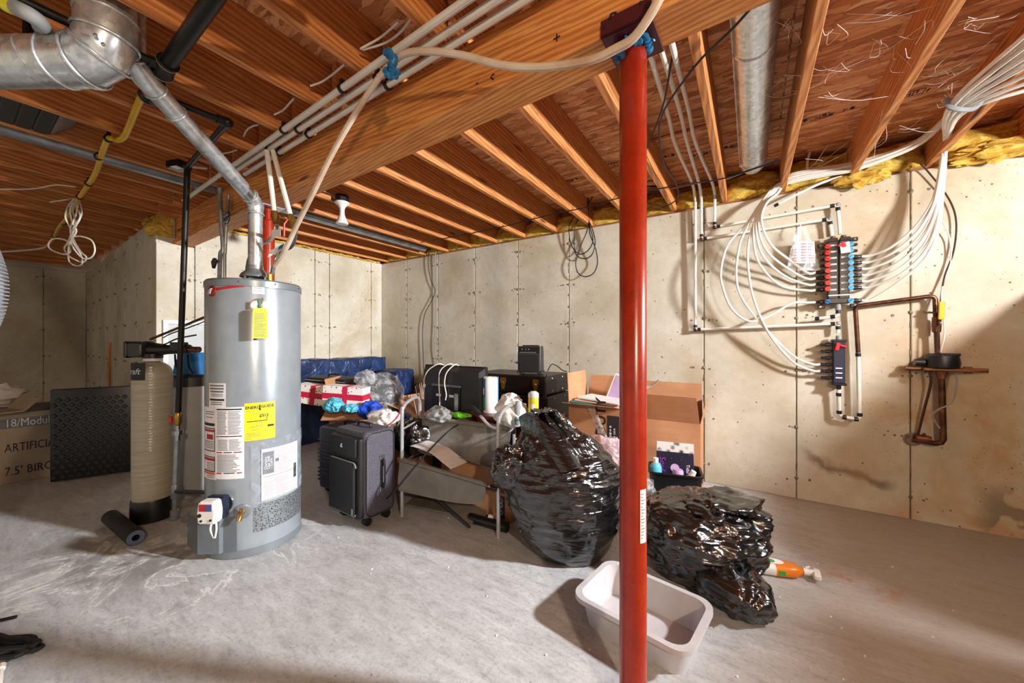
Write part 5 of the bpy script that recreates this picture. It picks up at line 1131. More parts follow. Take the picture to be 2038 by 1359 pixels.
# ------------------------------------------------------------------ water softener
S = at(304, 1040, z=0); vdir = Vector((S.x, S.y, 0)).normalized(); S = S + vdir * .105
t = thing('softener_tank', 'tan resin water softener tank with black control head', 'softener', S)
b = nb(); lathe(b, [(.0, .0), (.112, .0), (.114, .02), (.112, .13), (.108, .145)], seg=36); obj('boot', b, 'black_plastic', t)
b = nb(); prof = [(.104, .12), (.106, .2), (.106, .98)] + [(.106 * math.cos(a), .98 + .10 * math.sin(a)) for a in [R(x) for x in range(10, 76, 8)]] + [(.03, 1.085)]
lathe(b, prof, seg=40); obj('tank', b, 'tank_resin', t)
b = nb(); lathe(b, [(.05, 1.075), (.05, 1.10), (.0, 1.10)], seg=20); obj('collar', b, 'white_plastic', t)
S0 = math.degrees(math.atan2(-S.y, -S.x)); sc = (S.x, S.y)
b = nb(); patch(b, sc, .1062, S0 - 80, S0 - 20, 1.21 - (756 - 680) / 735 * 2.48, 1.21 - (722 - 680) / 735 * 2.48, .0012); bg = obj('badge', b, 'ink', t, w=True)
tb = text_bm('craft', .055, shear=.3); bmesh.ops.triangulate(tb, faces=tb.faces[:])
for v in tb.verts: a = R(S0 - 62) + v.co.x / .108; v.co = Vector((S.x + .1078 * math.cos(a), S.y + .1078 * math.sin(a), 1.01 + v.co.y))
obj('lettering', tb, 'scuff_white', bg, w=True, smooth=0)
b = nb(); rr = random.Random(5)
for i in range(30): patch(b, sc, .1064, S0 - 8 + rr.uniform(-3, 0), S0 - 4 + rr.uniform(0, 4), 1.03 - i * .019, 1.03 - i * .019 + rr.uniform(.004, .012), .0006, n=2)
obj('dripped_print', b, 'scuff_white', t, w=True)
rt = Vector((_c, _s, 0)); fw = Vector((-_s, _c, 0))
Hd = S + Vector((0, 0, 1.155))
FR = frame(Hd, rt, fw)
b = nb(); box(b, (-.06, -.02, .0), (.10, .11, .10), bev=.02, seg=3); b.transform(FR); hd = obj('control_head', b, 'dark_grey_plastic', t, w=True)
b = nb(); box(b, (-.115, -.02, .0), (.008, .115, .11), bev=.01); b.transform(FR); fc = obj('display_panel', b, 'black_plastic', hd, w=True, smooth=0)
b = nb(); box(b, (-.121, -.03, -.01), (.004, .03, .02)); b.transform(FR); obj('display_light', b, 'led', fc, w=True, smooth=0)
b = nb(); tube(b, [(-.02, 0, .0), (.05, 0, .0), (.12, -.01, .0), (.26, -.01, .005)], [.05, .042, .032, .030], 14); b.transform(FR); obj('valve_body', b, 'black_plastic', t, w=True)
b = nb(); box(b, (.20, -.02, .02), (.075, .07, .06), bev=.006); b.transform(FR); obj('bypass_valve', b, 'black_plastic', t, w=True, smooth=0)
b = nb(); cyl(b, (.0, 0, -.03), (.0, 0, -.06), .055, seg=20); b.transform(FR); obj('neck', b, 'black_plastic', t, w=True)
b = nb(); tube(b, [(-.05, -.02, .05), (.02, -.03, .05), (.07, -.03, .03), (.11, -.02, .04), (.18, -.01, .075), (.3, 0, .10)], .005, 6, 6); b.transform(FR); obj('wire', b, 'black_rubber', t, w=True)
b = nb(); tube(b, [(.25, -.01, 0), (.33, -.01, .0)], .02, 10); b.transform(FR); obj('copper_stub', b, 'copper', t, w=True)
# brine tank
B_ = at(385, 990, z=0) + vdir * .16
t = thing('brine_tank', 'light grey brine tank with dark lid behind the gas pipe', 'tank', (B_.x, B_.y, 0))
b = nb(); lathe(b, [(0, 0), (.15, 0), (.16, .03), (.165, .84), (.165, .86)], seg=36); obj('barrel', b, 'tank_grey', t)
b = nb(); lathe(b, [(.166, .86), (.172, .86), (.172, .93), (.16, .945), (0, .95)], seg=36); obj('lid', b, 'dark_grey_plastic', t)
# blue bag on the brine tank
c = Vector((B_.x, B_.y, 1.02)); t = thing('tool_bag', 'small blue cloth tool bag with black straps on the brine tank', 'bag', (B_.x, B_.y, .95))
FB = frame(c, rt, fw)
b = nb(); g = bmesh.ops.create_cube(b, size=1); bmesh.ops.subdivide_edges(b, edges=b.edges[:], cuts=6, use_grid_fill=True)
for v in b.verts:
    x, y, z = v.co; w_ = .115 - .028 * (z + .5) ; v.co = Vector((x * 2 * w_ * (1 - .1 * (abs(y) > .45)), y * (.12 - .04 * (z + .5)), z * .17 + .015)) + Vector((0, 0, 0)) ; v.co += Vector((noise.noise(v.co * 30), noise.noise(v.co * 30 + Vector((5, 0, 0))), noise.noise(v.co * 30 + Vector((0, 9, 0))))) * .008
b.transform(FB); obj('body', b, 'bag_blue_cloth', t, w=True, smooth=70)
for s in (-1, 1):
    b = nb(); tube(b, [(s * .05 - .03, -.062, .09), (s * .05 - .01, -.075, .0), (s * .05 + .02, -.072, -.06)], .008, 6, 5, flat=.5); b.transform(FB); obj('strap', b, 'black_rubber', t, w=True)
b = nb(); tube(b, [(-.05, -.03, .09), (-.03, -.04, .14), (.03, -.04, .15), (.06, -.03, .09)], .008, 8, 6); b.transform(FB); obj('handle', b, 'black_rubber', t, w=True)
# copper line and white frame on the back wall
b = nb(); cyl(b, at(300, 675, d=3.3), at(430, 622, d=2.95), .011, seg=10); o = obj('copper_line', b, 'copper', origin=at(300, 675, d=3.3)); tag(o, 'copper line rising behind the softener head', 'pipe')
b = nb(); tube(b, [at(325, 672, d=2.95), at(340, 664, d=2.95), at(375, 652, d=2.95), at(412, 638, d=2.95)], .005, 6, 5); o = obj('sensor_wire', b, 'black_rubber', origin=at(340, 664, d=2.95)); tag(o, 'thin black wire above the tool bag', 'wire')
t = thing('picture_frame', 'white rectangular frame mounted on the back wall behind the softener', 'frame', at(323, 700, x=XB + .01))
y0, y1 = at(323, 650, x=XB).y, at(460, 650, x=XB).y; z1, z0 = at(330, 637, x=XB).z, .72
for q in (((y0, z1 - .035), (y1, z1)), ((y0, z0), (y1, z0 + .035)), ((y0, z0 + .0355), (y0 + .035, z1 - .0355)), ((y1 - .035, z0 + .0355), (y1, z1 - .0355))):
    b = nb(); box2(b, (XB + .001, q[0][0], q[0][1]), (XB + .03, q[1][0], q[1][1]), bev=.002); obj('rail', b, 'white_plastic', t, w=True, smooth=0)
b = nb(); box2(b, (XB + .0005, y0 + .036, z0 + .036), (XB + .006, y1 - .036, z1 - .036)); obj('panel', b, 'tank_grey', t, w=True, smooth=0)

# ------------------------------------------------------------------ far left: carton, tread mat, stake, foam tube, cords
t0, t1 = Vector((-5.33, -.60, 0)), Vector((-5.28, .80, 0)); dv = (t1 - t0).normalized()
t = thing('tree_carton', 'long tan carton for an artificial birch tree at the left edge', 'box', ((t0 + t1) / 2), math.atan2(dv.y, dv.x))
L_ = (t1 - t0).length
b = nb(); box2(b, (-L_ / 2, 0, 0), (L_ / 2, .42, .60), bev=.004); ct = obj('carton', b, 'box_tan', t, smooth=0)
b = nb(); box2(b, (-L_ / 2, -.003, .47), (L_ / 2, 0, .55)); obj('dark_band', b, 'ink_grey', ct, smooth=0)
b = nb(); box2(b, (-L_ / 2 - .01, -.03, .60), (L_ / 2 + .01, .44, .625)); obj('black_board', b, 'black_plastic', t, smooth=0)
for s, z, size, m, x, sp in (('18/Modular', .51, .085, 'scuff_white', .38, 1.0), ('ARTIFICIAL', .30, .088, 'ink', .40, 1.05), ("7.5' BIRCH", .10, .088, 'ink', .40, 1.05)):
    tb = text_bm(s, size * 1.15, 'LEFT', spacing=sp); w_ = max(v.co.x for v in tb.verts)
    tb.transform(frame((.19, -.004, z), (1, 0, 0), (0, 0, 1)) @ Matrix.Diagonal((.295 / w_, 1, 1, 1))); obj('lettering', tb, m, ct, smooth=0)
o = None
c = Vector((-5.15, .05, .625))
t = thing('flat_carton', 'open grey flat carton lying on the tree carton', 'box', c, R(15))
b = nb(); box2(b, (-.16, -.2, 0), (.14, .3, .012)); obj('base', b, 'box_tan', t, smooth=0)
for s in (-1, 1):
    b = nb(); prism(b, [(-.16, .05 + s * .25, .0), (.14, .05 + s * .25, 0), (.16, .05 + s * .33, .10), (-.18, .05 + s * .33, .10)], (0, s * .004, 0)); obj('flap', b, 'box_tan', t, smooth=0)
c = at(20, 785, d=3.3); t = thing('plastic_sack', 'crumpled white plastic sack on the tree carton', 'bag', (c.x, c.y, .64))
b = nb(); ellipsoid(b, (c.x, c.y - .1, .73), (.10, .17, .10), seg=22, rings=14, amp=.35, freq=3, seed=3); obj('sack', b, 'white_plastic', t, w=True, smooth=60)
# diamond tread mat
m0, m1 = Vector((-5.0, .50, 0)), Vector((-4.80, .985, 0)); dv = (m1 - m0).normalized(); L_ = (m1 - m0).length
t = thing('tread_mat', 'black rubber diamond tread mat standing on edge', 'mat', m0, math.atan2(dv.y, dv.x))
b = nb(); box2(b, (0, 0, .01), (L_, .05, .80), bev=.012, seg=2); obj('sheet', b, 'tread_black', t)
b = nb(); dn_ = 0
for i in range(11):
    for j in range(17):
        x = .025 + i * .05 + (.025 if j % 2 else 0); z = .045 + j * .044
        if x < L_ - .06 and z < .74: box(b, (x, -.003, z), (.031, .010, .031), rot=ry(45), bev=.003)
obj('tread_studs', b, 'tread_black', t, smooth=0, kind='stuff')
b = nb(); box2(b, (L_ - .035, -.012, .01), (L_ + .0, .055, .80), bev=.004); obj('edge_rib', b, 'tread_black', t, smooth=0)
b = nb(); q = at(202, 760, y=1.20); cyl(b, Vector((-7.0, 1.185, 0)), Vector((-7.0, 1.185, 1.2)), .014, seg=8); o = obj('wooden_stake', b, 'stake_wood', origin=(-7.0, 1.185, 0)); tag(o, 'thin orange wooden stake upright against the dark return wall', 'stake')
c = at(262, 940, z=0) + vdir * .35
t = thing('salt_bag', 'yellow and white paper bag squeezed behind the softener tank', 'bag', c)
b = nb(); ellipsoid(b, c + Vector((0, 0, .25)), (.09, .07, .12), amp=.25, freq=3, seed=9); obj('yellow_top', b, 'tan_rock', t, w=True, smooth=60)
b = nb(); ellipsoid(b, c + Vector((0, 0, .09)), (.10, .08, .10), amp=.25, freq=3, seed=10); obj('white_base', b, 'white_plastic', t, w=True, smooth=60)
f0, f1 = at(222, 1030, z=.045), at(268, 1068, z=.045)
t = thing('foam_tube', 'short black foam pipe insulation tube lying on the floor', 'foam tube', (f0.x, f0.y, 0))
dv = (f1 - f0).normalized(); f0 = f0 - dv * .02; f1 = f1 + dv * .02
b = nb(); M_ = dv.to_track_quat('Z', 'Y').to_matrix().to_4x4(); L_ = (f1 - f0).length
lathe(b, [(.018, 0), (.044, 0), (.044, L_), (.018, L_), (.018, 0)], f0, 24, M_); obj('sleeve', b, 'foam_black', t, w=True)
b = nb(); lathe(b, [(.018, L_ + .0005), (.041, L_ + .0005), (.041, L_ + .002), (.018, L_ + .002)], f0, 24, M_); obj('cut_face', b, 'foam_core', t, w=True)
b = nb(); rr = random.Random(6); c = at(0, 1302, z=0); q = []
for i in range(90):
    a = i * .35; rad = .12 + .02 * math.sin(i * 1.7); q.append(c + rt * (rad * 1.0 * math.cos(a)) + fw * (rad * .30 * math.sin(a) + .012 * math.sin(i * .9)) + Vector((0, 0, .010 + .035 * (i / 90))))
tube(b, q, .009, 7, 2); o = obj('cord_coil', b, 'black_rubber', origin=c); tag(o, 'coiled black extension cord on the floor at the lower left', 'cord')
b = nb(); cyl(b, at(-60, 1248, z=.012), at(33, 1227, z=.012), .007, seg=8); o = obj('thin_rod', b, 'black_iron', origin=at(0, 1235, z=.01)); tag(o, 'thin black rod end on the floor at the left edge', 'rod')
b = nb(); cyl(b, at(2, 1330, z=.02), at(-4, 1390, z=.01), .007, seg=8); cyl(b, at(2, 1332, z=.021), at(3, 1324, z=.021), .011, seg=8); o = obj('white_stick', b, 'white_wire', origin=at(0, 1345, z=.01)); tag(o, 'white stick end at the lower left corner', 'stick')
# ------------------------------------------------------------------ stored things
def ridge(p): return 1 - abs(noise.noise(p)) * 2
def facet(p):
    d = noise.voronoi(p)[0]; return .35 - min(d[1] - d[0], .55)
def sack_bm(levels, seg=120, rings=90, seed=1, wr=.012, cr=.03, pleat=.0, pl_from=.7, hf=24):
    """film bag: stacked outlines (z, rx, ry, ox, oy) with creases, stretch wrinkles and pleats near the neck"""
    b = nb(); L = [Vector((l[1], l[2], 0)) for l in levels]; S_ = Vector((seed * 7.3, seed * 3.1, seed * 1.7)); R_ = []
    pts = catm([Vector((l[1], l[2], l[0])) for l in levels], rings // (len(levels) - 1)); off = catm([Vector((l[3], l[4], 0)) for l in levels], rings // (len(levels) - 1))
    n = len(pts)
    for i, (q, o_) in enumerate(zip(pts, off)):
        t = i / (n - 1); row = []
        for j in range(seg):
            a = 2 * math.pi * j / seg; c, s = math.cos(a), math.sin(a)
            p = Vector((c * max(q.x, .02), s * max(q.y, .02), q.z))
            w_ = p + Vector((noise.noise(p * 2.2 + S_), noise.noise(p * 2.2 - S_), noise.noise(p * 2.2 + S_ * 2))) * .07
            k = cr * facet(Vector((w_.x, w_.y, w_.z * 1.6)) * 5.2 + S_) + cr * .5 * facet(Vector((w_.x, w_.y, w_.z * 1.8)) * 11 + S_) + cr * .2 * facet(w_ * 24 + S_)
            k += wr * ridge(Vector((w_.x * 2.2, w_.y * 2.2, w_.z * hf)) + S_) * (1 - .7 * t)
            if pleat: k += pleat * max(0, t - pl_from) / (1 - pl_from) * ridge(Vector((c * 4.5, s * 4.5, p.z * 1.5)) + S_)
            k *= min(1, 4 * t + .15)
            rr_ = Vector((c, s, 0)) * k
            row.append(b.verts.new(Vector((p.x + o_.x, p.y + o_.y, q.z)) + rr_ + Vector((0, 0, .3 * k if t > .1 else 0))))
        R_.append(row)
    for A, B in zip(R_, R_[1:]):
        for j in range(seg): b.faces.new((A[j], A[(j + 1) % seg], B[(j + 1) % seg], B[j]))
    b.faces.new(R_[0][::-1]); b.faces.new(R_[-1])
    return b
def crumple(b, c, s, seed, amp=.3, seg=64, rings=44, freq=2.2, rot=None):
    g = bmesh.ops.create_uvsphere(b, u_segments=seg, v_segments=rings, radius=1); S_ = Vector((seed * 3.7, seed * 1.3, seed)); M = Matrix.Translation(Vector(c)) @ (rot if rot is not None else Matrix()) @ Matrix.Diagonal((*s, 1))
    for v in g['verts']:
        p = v.co * freq * .5 + S_; p = p + Vector((noise.noise(p), noise.noise(p + S_), noise.noise(p - S_))) * .5
        k = amp * (1.5 * facet(p) + .6 * facet(p * 2.1 + S_) + .22 * facet(p * 4.5) + .6 * noise.noise(p * .7))
        tw = Vector((noise.noise(p * 1.3), noise.noise(p * 1.3 + S_), noise.noise(p * 1.3 - S_))) * amp * .5
        v.co = M @ (v.co * (1 + k) + tw)
    return b

# black rubbish bags in front
t = thing('trash_bag', 'big upright black trash bag with a gathered peak left of the red post', 'trash bag', (-.93, 1.97, 0), YAW)
b = sack_bm([(0.0, .15, .13, .05, -.01), (.02, .21, .18, .05, -.01), (.14, .275, .23, .03, 0), (.30, .315, .26, .01, .0), (.44, .33, .26, .0, .01), (.54, .29, .23, -.01, .02), (.62, .20, .17, -.03, .02), (.69, .115, .11, -.06, .02), (.755, .055, .06, -.095, .02), (.79, .015, .015, -.11, .02)], seg=150, rings=120, seed=3, cr=.036, wr=.009, pleat=.05, pl_from=.55, hf=30)
obj('film', b, 'bag_black', t, smooth=80)
b = nb(); crumple(b, (-.29, -.06, .49), (.11, .10, .11), 5, .4, 60, 40); obj('tied_end', b, 'bag_black', t, smooth=70)
b = nb(); sheet(b, lambda u, v: Vector((-.20 + .34 * u - .05 * v, -.17 + .04 * math.sin(u * 7 + v * 2) + .17 * v - .06 * math.sin(u * 3.1), .54 + .26 * v * (1 - .6 * abs(u - .25)) + .015 * math.sin(u * 11))), 30, 16, .002); obj('loose_fold', b, 'bag_black', t, smooth=80)
t = thing('trash_bag', 'slumped black trash bag right of the red post beside the spray bottle', 'trash bag', (-.235, 2.195, 0), YAW)
b = sack_bm([(0.0, .16, .13, .0, -.02), (.02, .22, .19, .0, -.02), (.10, .275, .24, .01, -.01), (.20, .30, .255, .02, .0), (.28, .295, .24, .02, .01), (.335, .24, .19, .01, .02), (.36, .14, .11, .0, .03), (.365, .02, .02, .0, .03)], seg=150, rings=112, seed=8, cr=.05, wr=.009, pleat=.008, pl_from=.35, hf=30)
obj('film', b, 'bag_black', t, smooth=80)
b = nb(); crumple(b, (.02, -.27, .09), (.13, .15, .095), 9, .3, 70, 46, rot=rz(15)); obj('drooping_corner', b, 'bag_black', t, smooth=80)
b = nb(); crumple(b, (.10, -.02, .315), (.19, .15, .075), 12, .45, 80, 50); obj('gathered_top', b, 'bag_black', t, smooth=80)

# litter pan
cs = [at(1152, 1185, z=.13), at(1213, 1115, z=.13), at(1412, 1200, z=.13), at(1362, 1295, z=.13)]
c = sum(cs, Vector()) / 4; t = thing('litter_pan', 'empty light grey plastic litter pan behind the red post', 'pan', (c.x, c.y, 0), R(-9))
def rrect(hx, hy, r, z, n=6):
    return [Vector((sx * (hx - r) + r * math.cos(a), sy * (hy - r) + r * math.sin(a), z)) for sx, sy, a0_ in ((1, 1, 0), (-1, 1, 90), (-1, -1, 180), (1, -1, 270)) for a in [R(a0_ + 90 * k / n) for k in range(n + 1)]]
def loft(b, loops, cap0=True, cap1=False):
    Vs = [[b.verts.new(p) for p in l] for l in loops]; n = len(Vs[0])
    for A, B in zip(Vs, Vs[1:]):
        for j in range(n): b.faces.new((A[j], A[(j + 1) % n], B[(j + 1) % n], B[j]))
    if cap0: b.faces.new(Vs[0][::-1])
    if cap1: b.faces.new(Vs[-1])
    return b
hx, hy = .232, .168
b = nb(); loft(b, [rrect(hx - .035, hy - .035, .05, .0), rrect(hx - .01, hy - .01, .06, .125), rrect(hx + .006, hy + .006, .065, .125), rrect(hx + .008, hy + .008, .066, .112), rrect(hx + .011, hy + .011, .067, .112), rrect(hx + .010, hy + .010, .066, .131), rrect(hx - .013, hy - .013, .058, .131), rrect(hx - .040, hy - .040, .045, .006)], True, True)
obj('tray', b, 'pan_grey', t, smooth=50)

# orange spray bottle lying on the floor
p0, p1 = at(1506, 1122, z=.035), at(1583, 1133, z=.035); dv = (p1 - p0); dv.z = 0; L_ = .205; dv.normalize()
t = thing('spray_bottle', 'orange and white spray bottle lying on the floor by the bag', 'bottle', (p0.x, p0.y, 0), math.atan2(dv.y, dv.x))
secs = [(0, .02, .035), (.006, .030, .045), (.09, .031, .048), (.15, .030, .045), (.18, .026, .034), (.198, .014, .016), (.212, .013, .013)]
def bot(b, x0, x1):
    lo = []
    for k in range(13):
        x = x0 + (x1 - x0) * k / 12; i = max(j for j in range(len(secs)) if secs[j][0] <= x + 1e-9); i = min(i, len(secs) - 2); f = (x - secs[i][0]) / (secs[i + 1][0] - secs[i][0]); hz_, hy_ = [secs[i][q] + (secs[i + 1][q] - secs[i][q]) * f for q in (1, 2)]
        lo.append([Vector((x, hy_ * math.copysign(abs(math.cos(a)) ** .7, math.cos(a)), .031 + hz_ * math.copysign(abs(math.sin(a)) ** .7, math.sin(a)))) for a in [2 * math.pi * q / 20 for q in range(20)]])
    return loft(b, lo, True, True)
b = nb(); bot(b, 0, .075); obj('white_base', b, 'white_plastic', t)
b = nb(); bot(b, .075, .212); obj('orange_body', b, 'orange_plastic', t)
b = nb(); prism(b, [Vector((.075 + .05 * math.cos(a) * .95, .026 * math.sin(a), .0625)) for a in [2 * math.pi * k / 20 for k in range(20)]], (0, 0, .0012)); lb = obj('label', b, 'white_paper', t, smooth=0)
b = nb(); prism(b, [Vector((.060 + .022 * math.cos(a), .017 * math.sin(a), .0638)) for a in [2 * math.pi * k / 16 for k in range(16)]], (0, 0, .0008)); obj('green_print', b, 'green_plastic', lb, smooth=0)
b = nb(); box(b, (.10, -.047, .03), (.03, .004, .022)); obj('green_square', b, 'green_plastic', t, smooth=0)
b = nb(); cyl(b, (.208, 0, .031), (.235, 0, .031), .017, seg=14); tube(b, [(.232, 0, .031), (.262, .0, .031)], .014, 10); box(b, (.262, -.012, .031), (.032, .075, .026), rot=rz(-18), bev=.006); tr = obj('trigger_head', b, 'white_plastic', t)
b = nb(); tube(b, [(.225, .02, .04), (.25, .035, .04)], .005, 6); obj('trigger', b, 'white_plastic', t)

# charcoal spinner suitcase
t = thing('suitcase', 'charcoal fabric spinner suitcase standing in front', 'suitcase', (-2.255, 1.60, 0), R(-2))
def rbox(b, c, s, r, seg=4): return box(b, c, s, bev=r, seg=seg)
W_, D_, H_ = .36, .235, .565
b = nb(); rbox(b, (0, .0, .055 + H_ / 2), (W_, D_, H_), .035); obj('shell', b, 'fabric_charcoal', t)
b = nb(); rbox(b, (0, -D_ / 2 - .01, .055 + H_ / 2 - .01), (W_ - .03, .04, H_ - .05), .016); fp = obj('front_panel', b, 'black_rubber', t)
b = nb(); rbox(b, (-.015, -D_ / 2 - .036, .055 + .205), (W_ - .075, .035, .345), .015); pk = obj('lower_pocket', b, 'fabric_navy' if 0 else 'black_rubber', t)
b = nb(); rbox(b, (-.01, -D_ / 2 - .032, .055 + .465), (W_ - .06, .03, .125), .013); up_ = obj('upper_pocket', b, 'black_rubber', t)
b = nb(); prism(b, [(-.01 + x, -D_ / 2 - .0475, .525 + z) for x, z in ((-.012, -.012), (.014, -.012), (.014, -.006), (.002, -.004), (.012, .012), (.0, .014), (-.01, .002))], (0, -.001, 0)); obj('logo', b, 'scuff_white', up_, smooth=0)
def loop_pts(hx, hz, r, y, cz): return [Vector((v.x, y, v.y + cz)) for v in rrect(hx, hz, r, 0, 5)]
lp_ = loop_pts(W_ / 2 - .004, H_ / 2 - .006, .045, -D_ / 2 + .02, .055 + H_ / 2); b = nb(); tube(b, lp_ + [lp_[0]], .005, 6); obj('piping', b, 'ink_grey', t)
lp_ = loop_pts(W_ / 2 - .03, .172, .03, -D_ / 2 - .045, .26); b = nb(); tube(b, lp_[:22], .004, 6); obj('zip', b, 'dust_grey', pk)
b = nb(); box(b, (W_ / 2 - .055, -D_ / 2 - .055, .12), (.014, .006, .045), bev=.003); obj('zip_pull', b, 'steel', pk, smooth=0)
lp_ = [Vector((W_ / 2 + .001, v.x, v.y + .055 + H_ / 2)) for v in rrect(D_ / 2 - .012, H_ / 2 - .012, .045, 0, 5)]; b = nb(); tube(b, lp_ + [lp_[0]], .004, 6); obj('piping', b, 'dark_grey_plastic', t)
b = nb(); tube(b, [(W_ / 2, .01, .24), (W_ / 2 + .018, .01, .26), (W_ / 2 + .02, .01, .40), (W_ / 2, .01, .42)], .010, 8, 4, flat=1.5); sh_ = obj('side_handle', b, 'black_rubber', t)
b = nb(); box(b, (W_ / 2 + .027, .01, .33), (.004, .022, .11), bev=.002); obj('grip', b, 'ink_grey', sh_, smooth=0)
for z in (.225, .435):
    b = nb(); box(b, (W_ / 2 + .004, .01, z), (.010, .038, .034), bev=.003); obj('handle_mount', b, 'steel', sh_, smooth=0)
b = nb(); tube(b, [(-.07, 0, .615), (-.06, 0, .645), (.06, 0, .645), (.07, 0, .615)], .012, 8, 5, flat=.7); obj('top_handle', b, 'black_rubber', t)
for sx in (-1, 1):
    for sy in (-1, 1):
        x, y = sx * (W_ / 2 - .05), sy * (D_ / 2 - .045)
        b = nb(); tube(b, [(x, y, .075), (x, y, .05), (x + .01, y, .04)], [.024, .022, .014], 12); wf = obj('wheel_fork', b, 'black_plastic', t)
        b = nb(); cyl(b, (x - .012, y, .027), (x + .022, y, .027), .027, seg=18); obj('wheel', b, 'black_rubber', wf)
# navy hard suitcase behind it
t = thing('suitcase', 'large navy hard shell suitcase with ridges behind the charcoal one', 'suitcase', (-2.70, 1.80, 0), R(3))
b = nb(); rbox(b, (0, 0, .03 + .25), (.50, .26, .50), .04); obj('shell', b, 'navy_hard', t)
for z in (.10, .13, .16, .19, .25, .28, .31, .34, .39, .42):
    b = nb(); rbox(b, (0, 0, z), (.506, .266, .016), .007, 2); obj('ridge', b, 'navy_hard', t)
b = nb(); tube(b, [(-.09, 0, .53), (-.07, 0, .565), (.07, 0, .565), (.09, 0, .53)], .011, 8, 5, flat=.7); obj('top_handle', b, 'black_rubber', t)
b = nb(); box(b, (.14, -.02, .532), (.06, .03, .008), bev=.003); obj('badge', b, 'steel', t, smooth=0)
for sx in (-1, 1):
    for sy in (-1, 1):
        b = nb(); cyl(b, (sx * .19 - .015, sy * .08, .022), (sx * .19 + .015, sy * .08, .022), .022, seg=14); obj('wheel', b, 'black_rubber', t)

# open carton with gifts and bags
def carton(name, label, loc, rot, w, d, h, flaps, m='cardboard', group=None, th=.006):
    """flaps: {side: (tilt degrees from upright outwards, length)}"""
    t = thing(name, label, 'box', loc, R(rot), group)
    for nm, a, c in (('front', (w, th, h), (0, -d / 2, h / 2)), ('back', (w, th, h), (0, d / 2, h / 2)), ('left', (th, d, h), (-w / 2, 0, h / 2)), ('right', (th, d, h), (w / 2, 0, h / 2))):
        b = nb(); box(b, c, a); obj(nm + '_side', b, m, t, smooth=0)
    b = nb(); box(b, (0, 0, th / 2), (w, d, th)); obj('bottom', b, m, t, smooth=0)
    for side, (tilt, ln) in flaps.items():
        dx, dy = {'front': (0, -1), 'back': (0, 1), 'left': (-1, 0), 'right': (1, 0)}[side]; o_ = Vector((dx * w / 2, dy * d / 2, h)); hw = (w if dx == 0 else d) / 2 - .004
        u = Vector((-dy, dx, 0)); v = Vector((dx * math.sin(R(tilt)), dy * math.sin(R(tilt)), math.cos(R(tilt))))
        b = nb(); prism(b, [o_ - u * hw, o_ + u * hw, o_ + u * (hw * .97) + v * ln, o_ - u * (hw * .97) + v * ln], u.cross(v).normalized() * .004); obj('flap', b, m, t, smooth=0)
    return t
GB = at(700, 830, d=3.1)
carton('carton', 'open brown carton holding wrapped gifts behind the suitcases', (-3.16, 2.22, 0), 37, .46, .40, .65, {'front': (118, .24), 'left': (12, .22), 'right': (112, .18)})
def gift(label, c, s, rot, group='wrapped gift boxes'):
    t = thing('gift_box', label, 'gift', c, rot=rot, group=group); w, d, h = s
    b = nb(); box(b, (0, 0, 0), s, bev=.003); obj('box', b, 'gift_paper', t, smooth=0)
    b = nb(); box(b, (0, 0, 0), (w + .004, d + .004, .05)); obj('ribbon', b, 'gift_red', t, smooth=0)
    b = nb(); box(b, (.02, 0, 0), (.045, d + .005, h + .004)); obj('ribbon', b, 'gift_red', t, smooth=0)
g1 = at(690, 787, d=3.32); gift('white gift box with a red ribbon cross in the open carton', g1, (.36, .16, .175), rz(31) @ ry(4))
g2 = at(628, 784, d=3.42); gift('darker gift box with a red band beside the ribbon cross gift', g2 + Vector((-.0, 0, 0)), (.30, .16, .17), rz(30) @ ry(7))
for (px, py, d, s, m, lab, sd) in ((665, 806, 3.16, (.085, .07, .055), 'cyan_plastic', 'crumpled cyan tissue bag in front of the ribbon cross gift', 3), (697, 812, 3.12, (.06, .05, .03), 'cyan_plastic', 'small cyan tissue scrap at the carton edge', 4), (738, 815, 3.2, (.085, .08, .06), 'royal_blue', 'bright blue cloth hanging over the carton corner', 6), (745, 796, 3.55, (.09, .09, .08), 'clear_plastic', 'clear bag with pale things beside the gift', 8)):
    c = at(px, py, d=d); b = nb(); crumple(b, c, s, sd, .4); o = obj('tissue_bag' if m[0] == 'c' else 'cloth', b, m, origin=c, smooth=28); tag(o, lab, 'bag' if m[0] == 'c' else 'cloth')
c = at(768, 838, d=2.95); b = nb(); crumple(b, c, (.13, .10, .085), 15, .35); o = obj('shopping_bag', b, 'white_plastic', origin=c, smooth=60); tag(o, 'white plastic shopping bag with a red stripe behind the frame', 'bag')
b = nb(); tube(b, [at(762, 853, d=2.71), at(778, 842, d=2.70), at(790, 830, d=2.71), at(797, 818, d=2.75)], .012, 8, 5, flat=.4); obj('red_stripe', b, 'gift_red', o, w=True)
# black soft case on top, clear bag of clothes, blue wrapped mattress
c = at(665, 757, d=3.75); t = thing('laptop_case', 'flat black soft case lying over the gifts', 'case', c, rot=rz(22) @ ry(3))
b = nb(); rbox(b, (0, 0, 0), (.44, .30, .07), .03); obj('body', b, 'black_rubber', t)
b = nb(); tube(b, [(-.07, 0, .035), (-.05, 0, .06), (.05, 0, .06), (.07, 0, .035)], .008, 8, 5); obj('handle', b, 'black_rubber', t)
b = nb(); tube(b, [(-.21, -.151, .01), (.21, -.151, .01)], .004, 6); obj('zip', b, 'dust_grey', t)
c = at(757, 772, d=3.6); t = thing('clothes_bag', 'clear plastic bag of dark clothes leaning by the mattress', 'bag', (c.x, c.y, .35))
b = nb(); crumple(b, (c.x, c.y, .66), (.19, .17, .16), 22, .12); obj('dark_clothes', b, 'clothes_dark', t, w=True, smooth=60)
b = nb(); crumple(b, (c.x, c.y, .69), (.22, .20, .20), 23, .16, 48, 30); obj('film', b, 'clear_plastic', t, w=True, smooth=60)
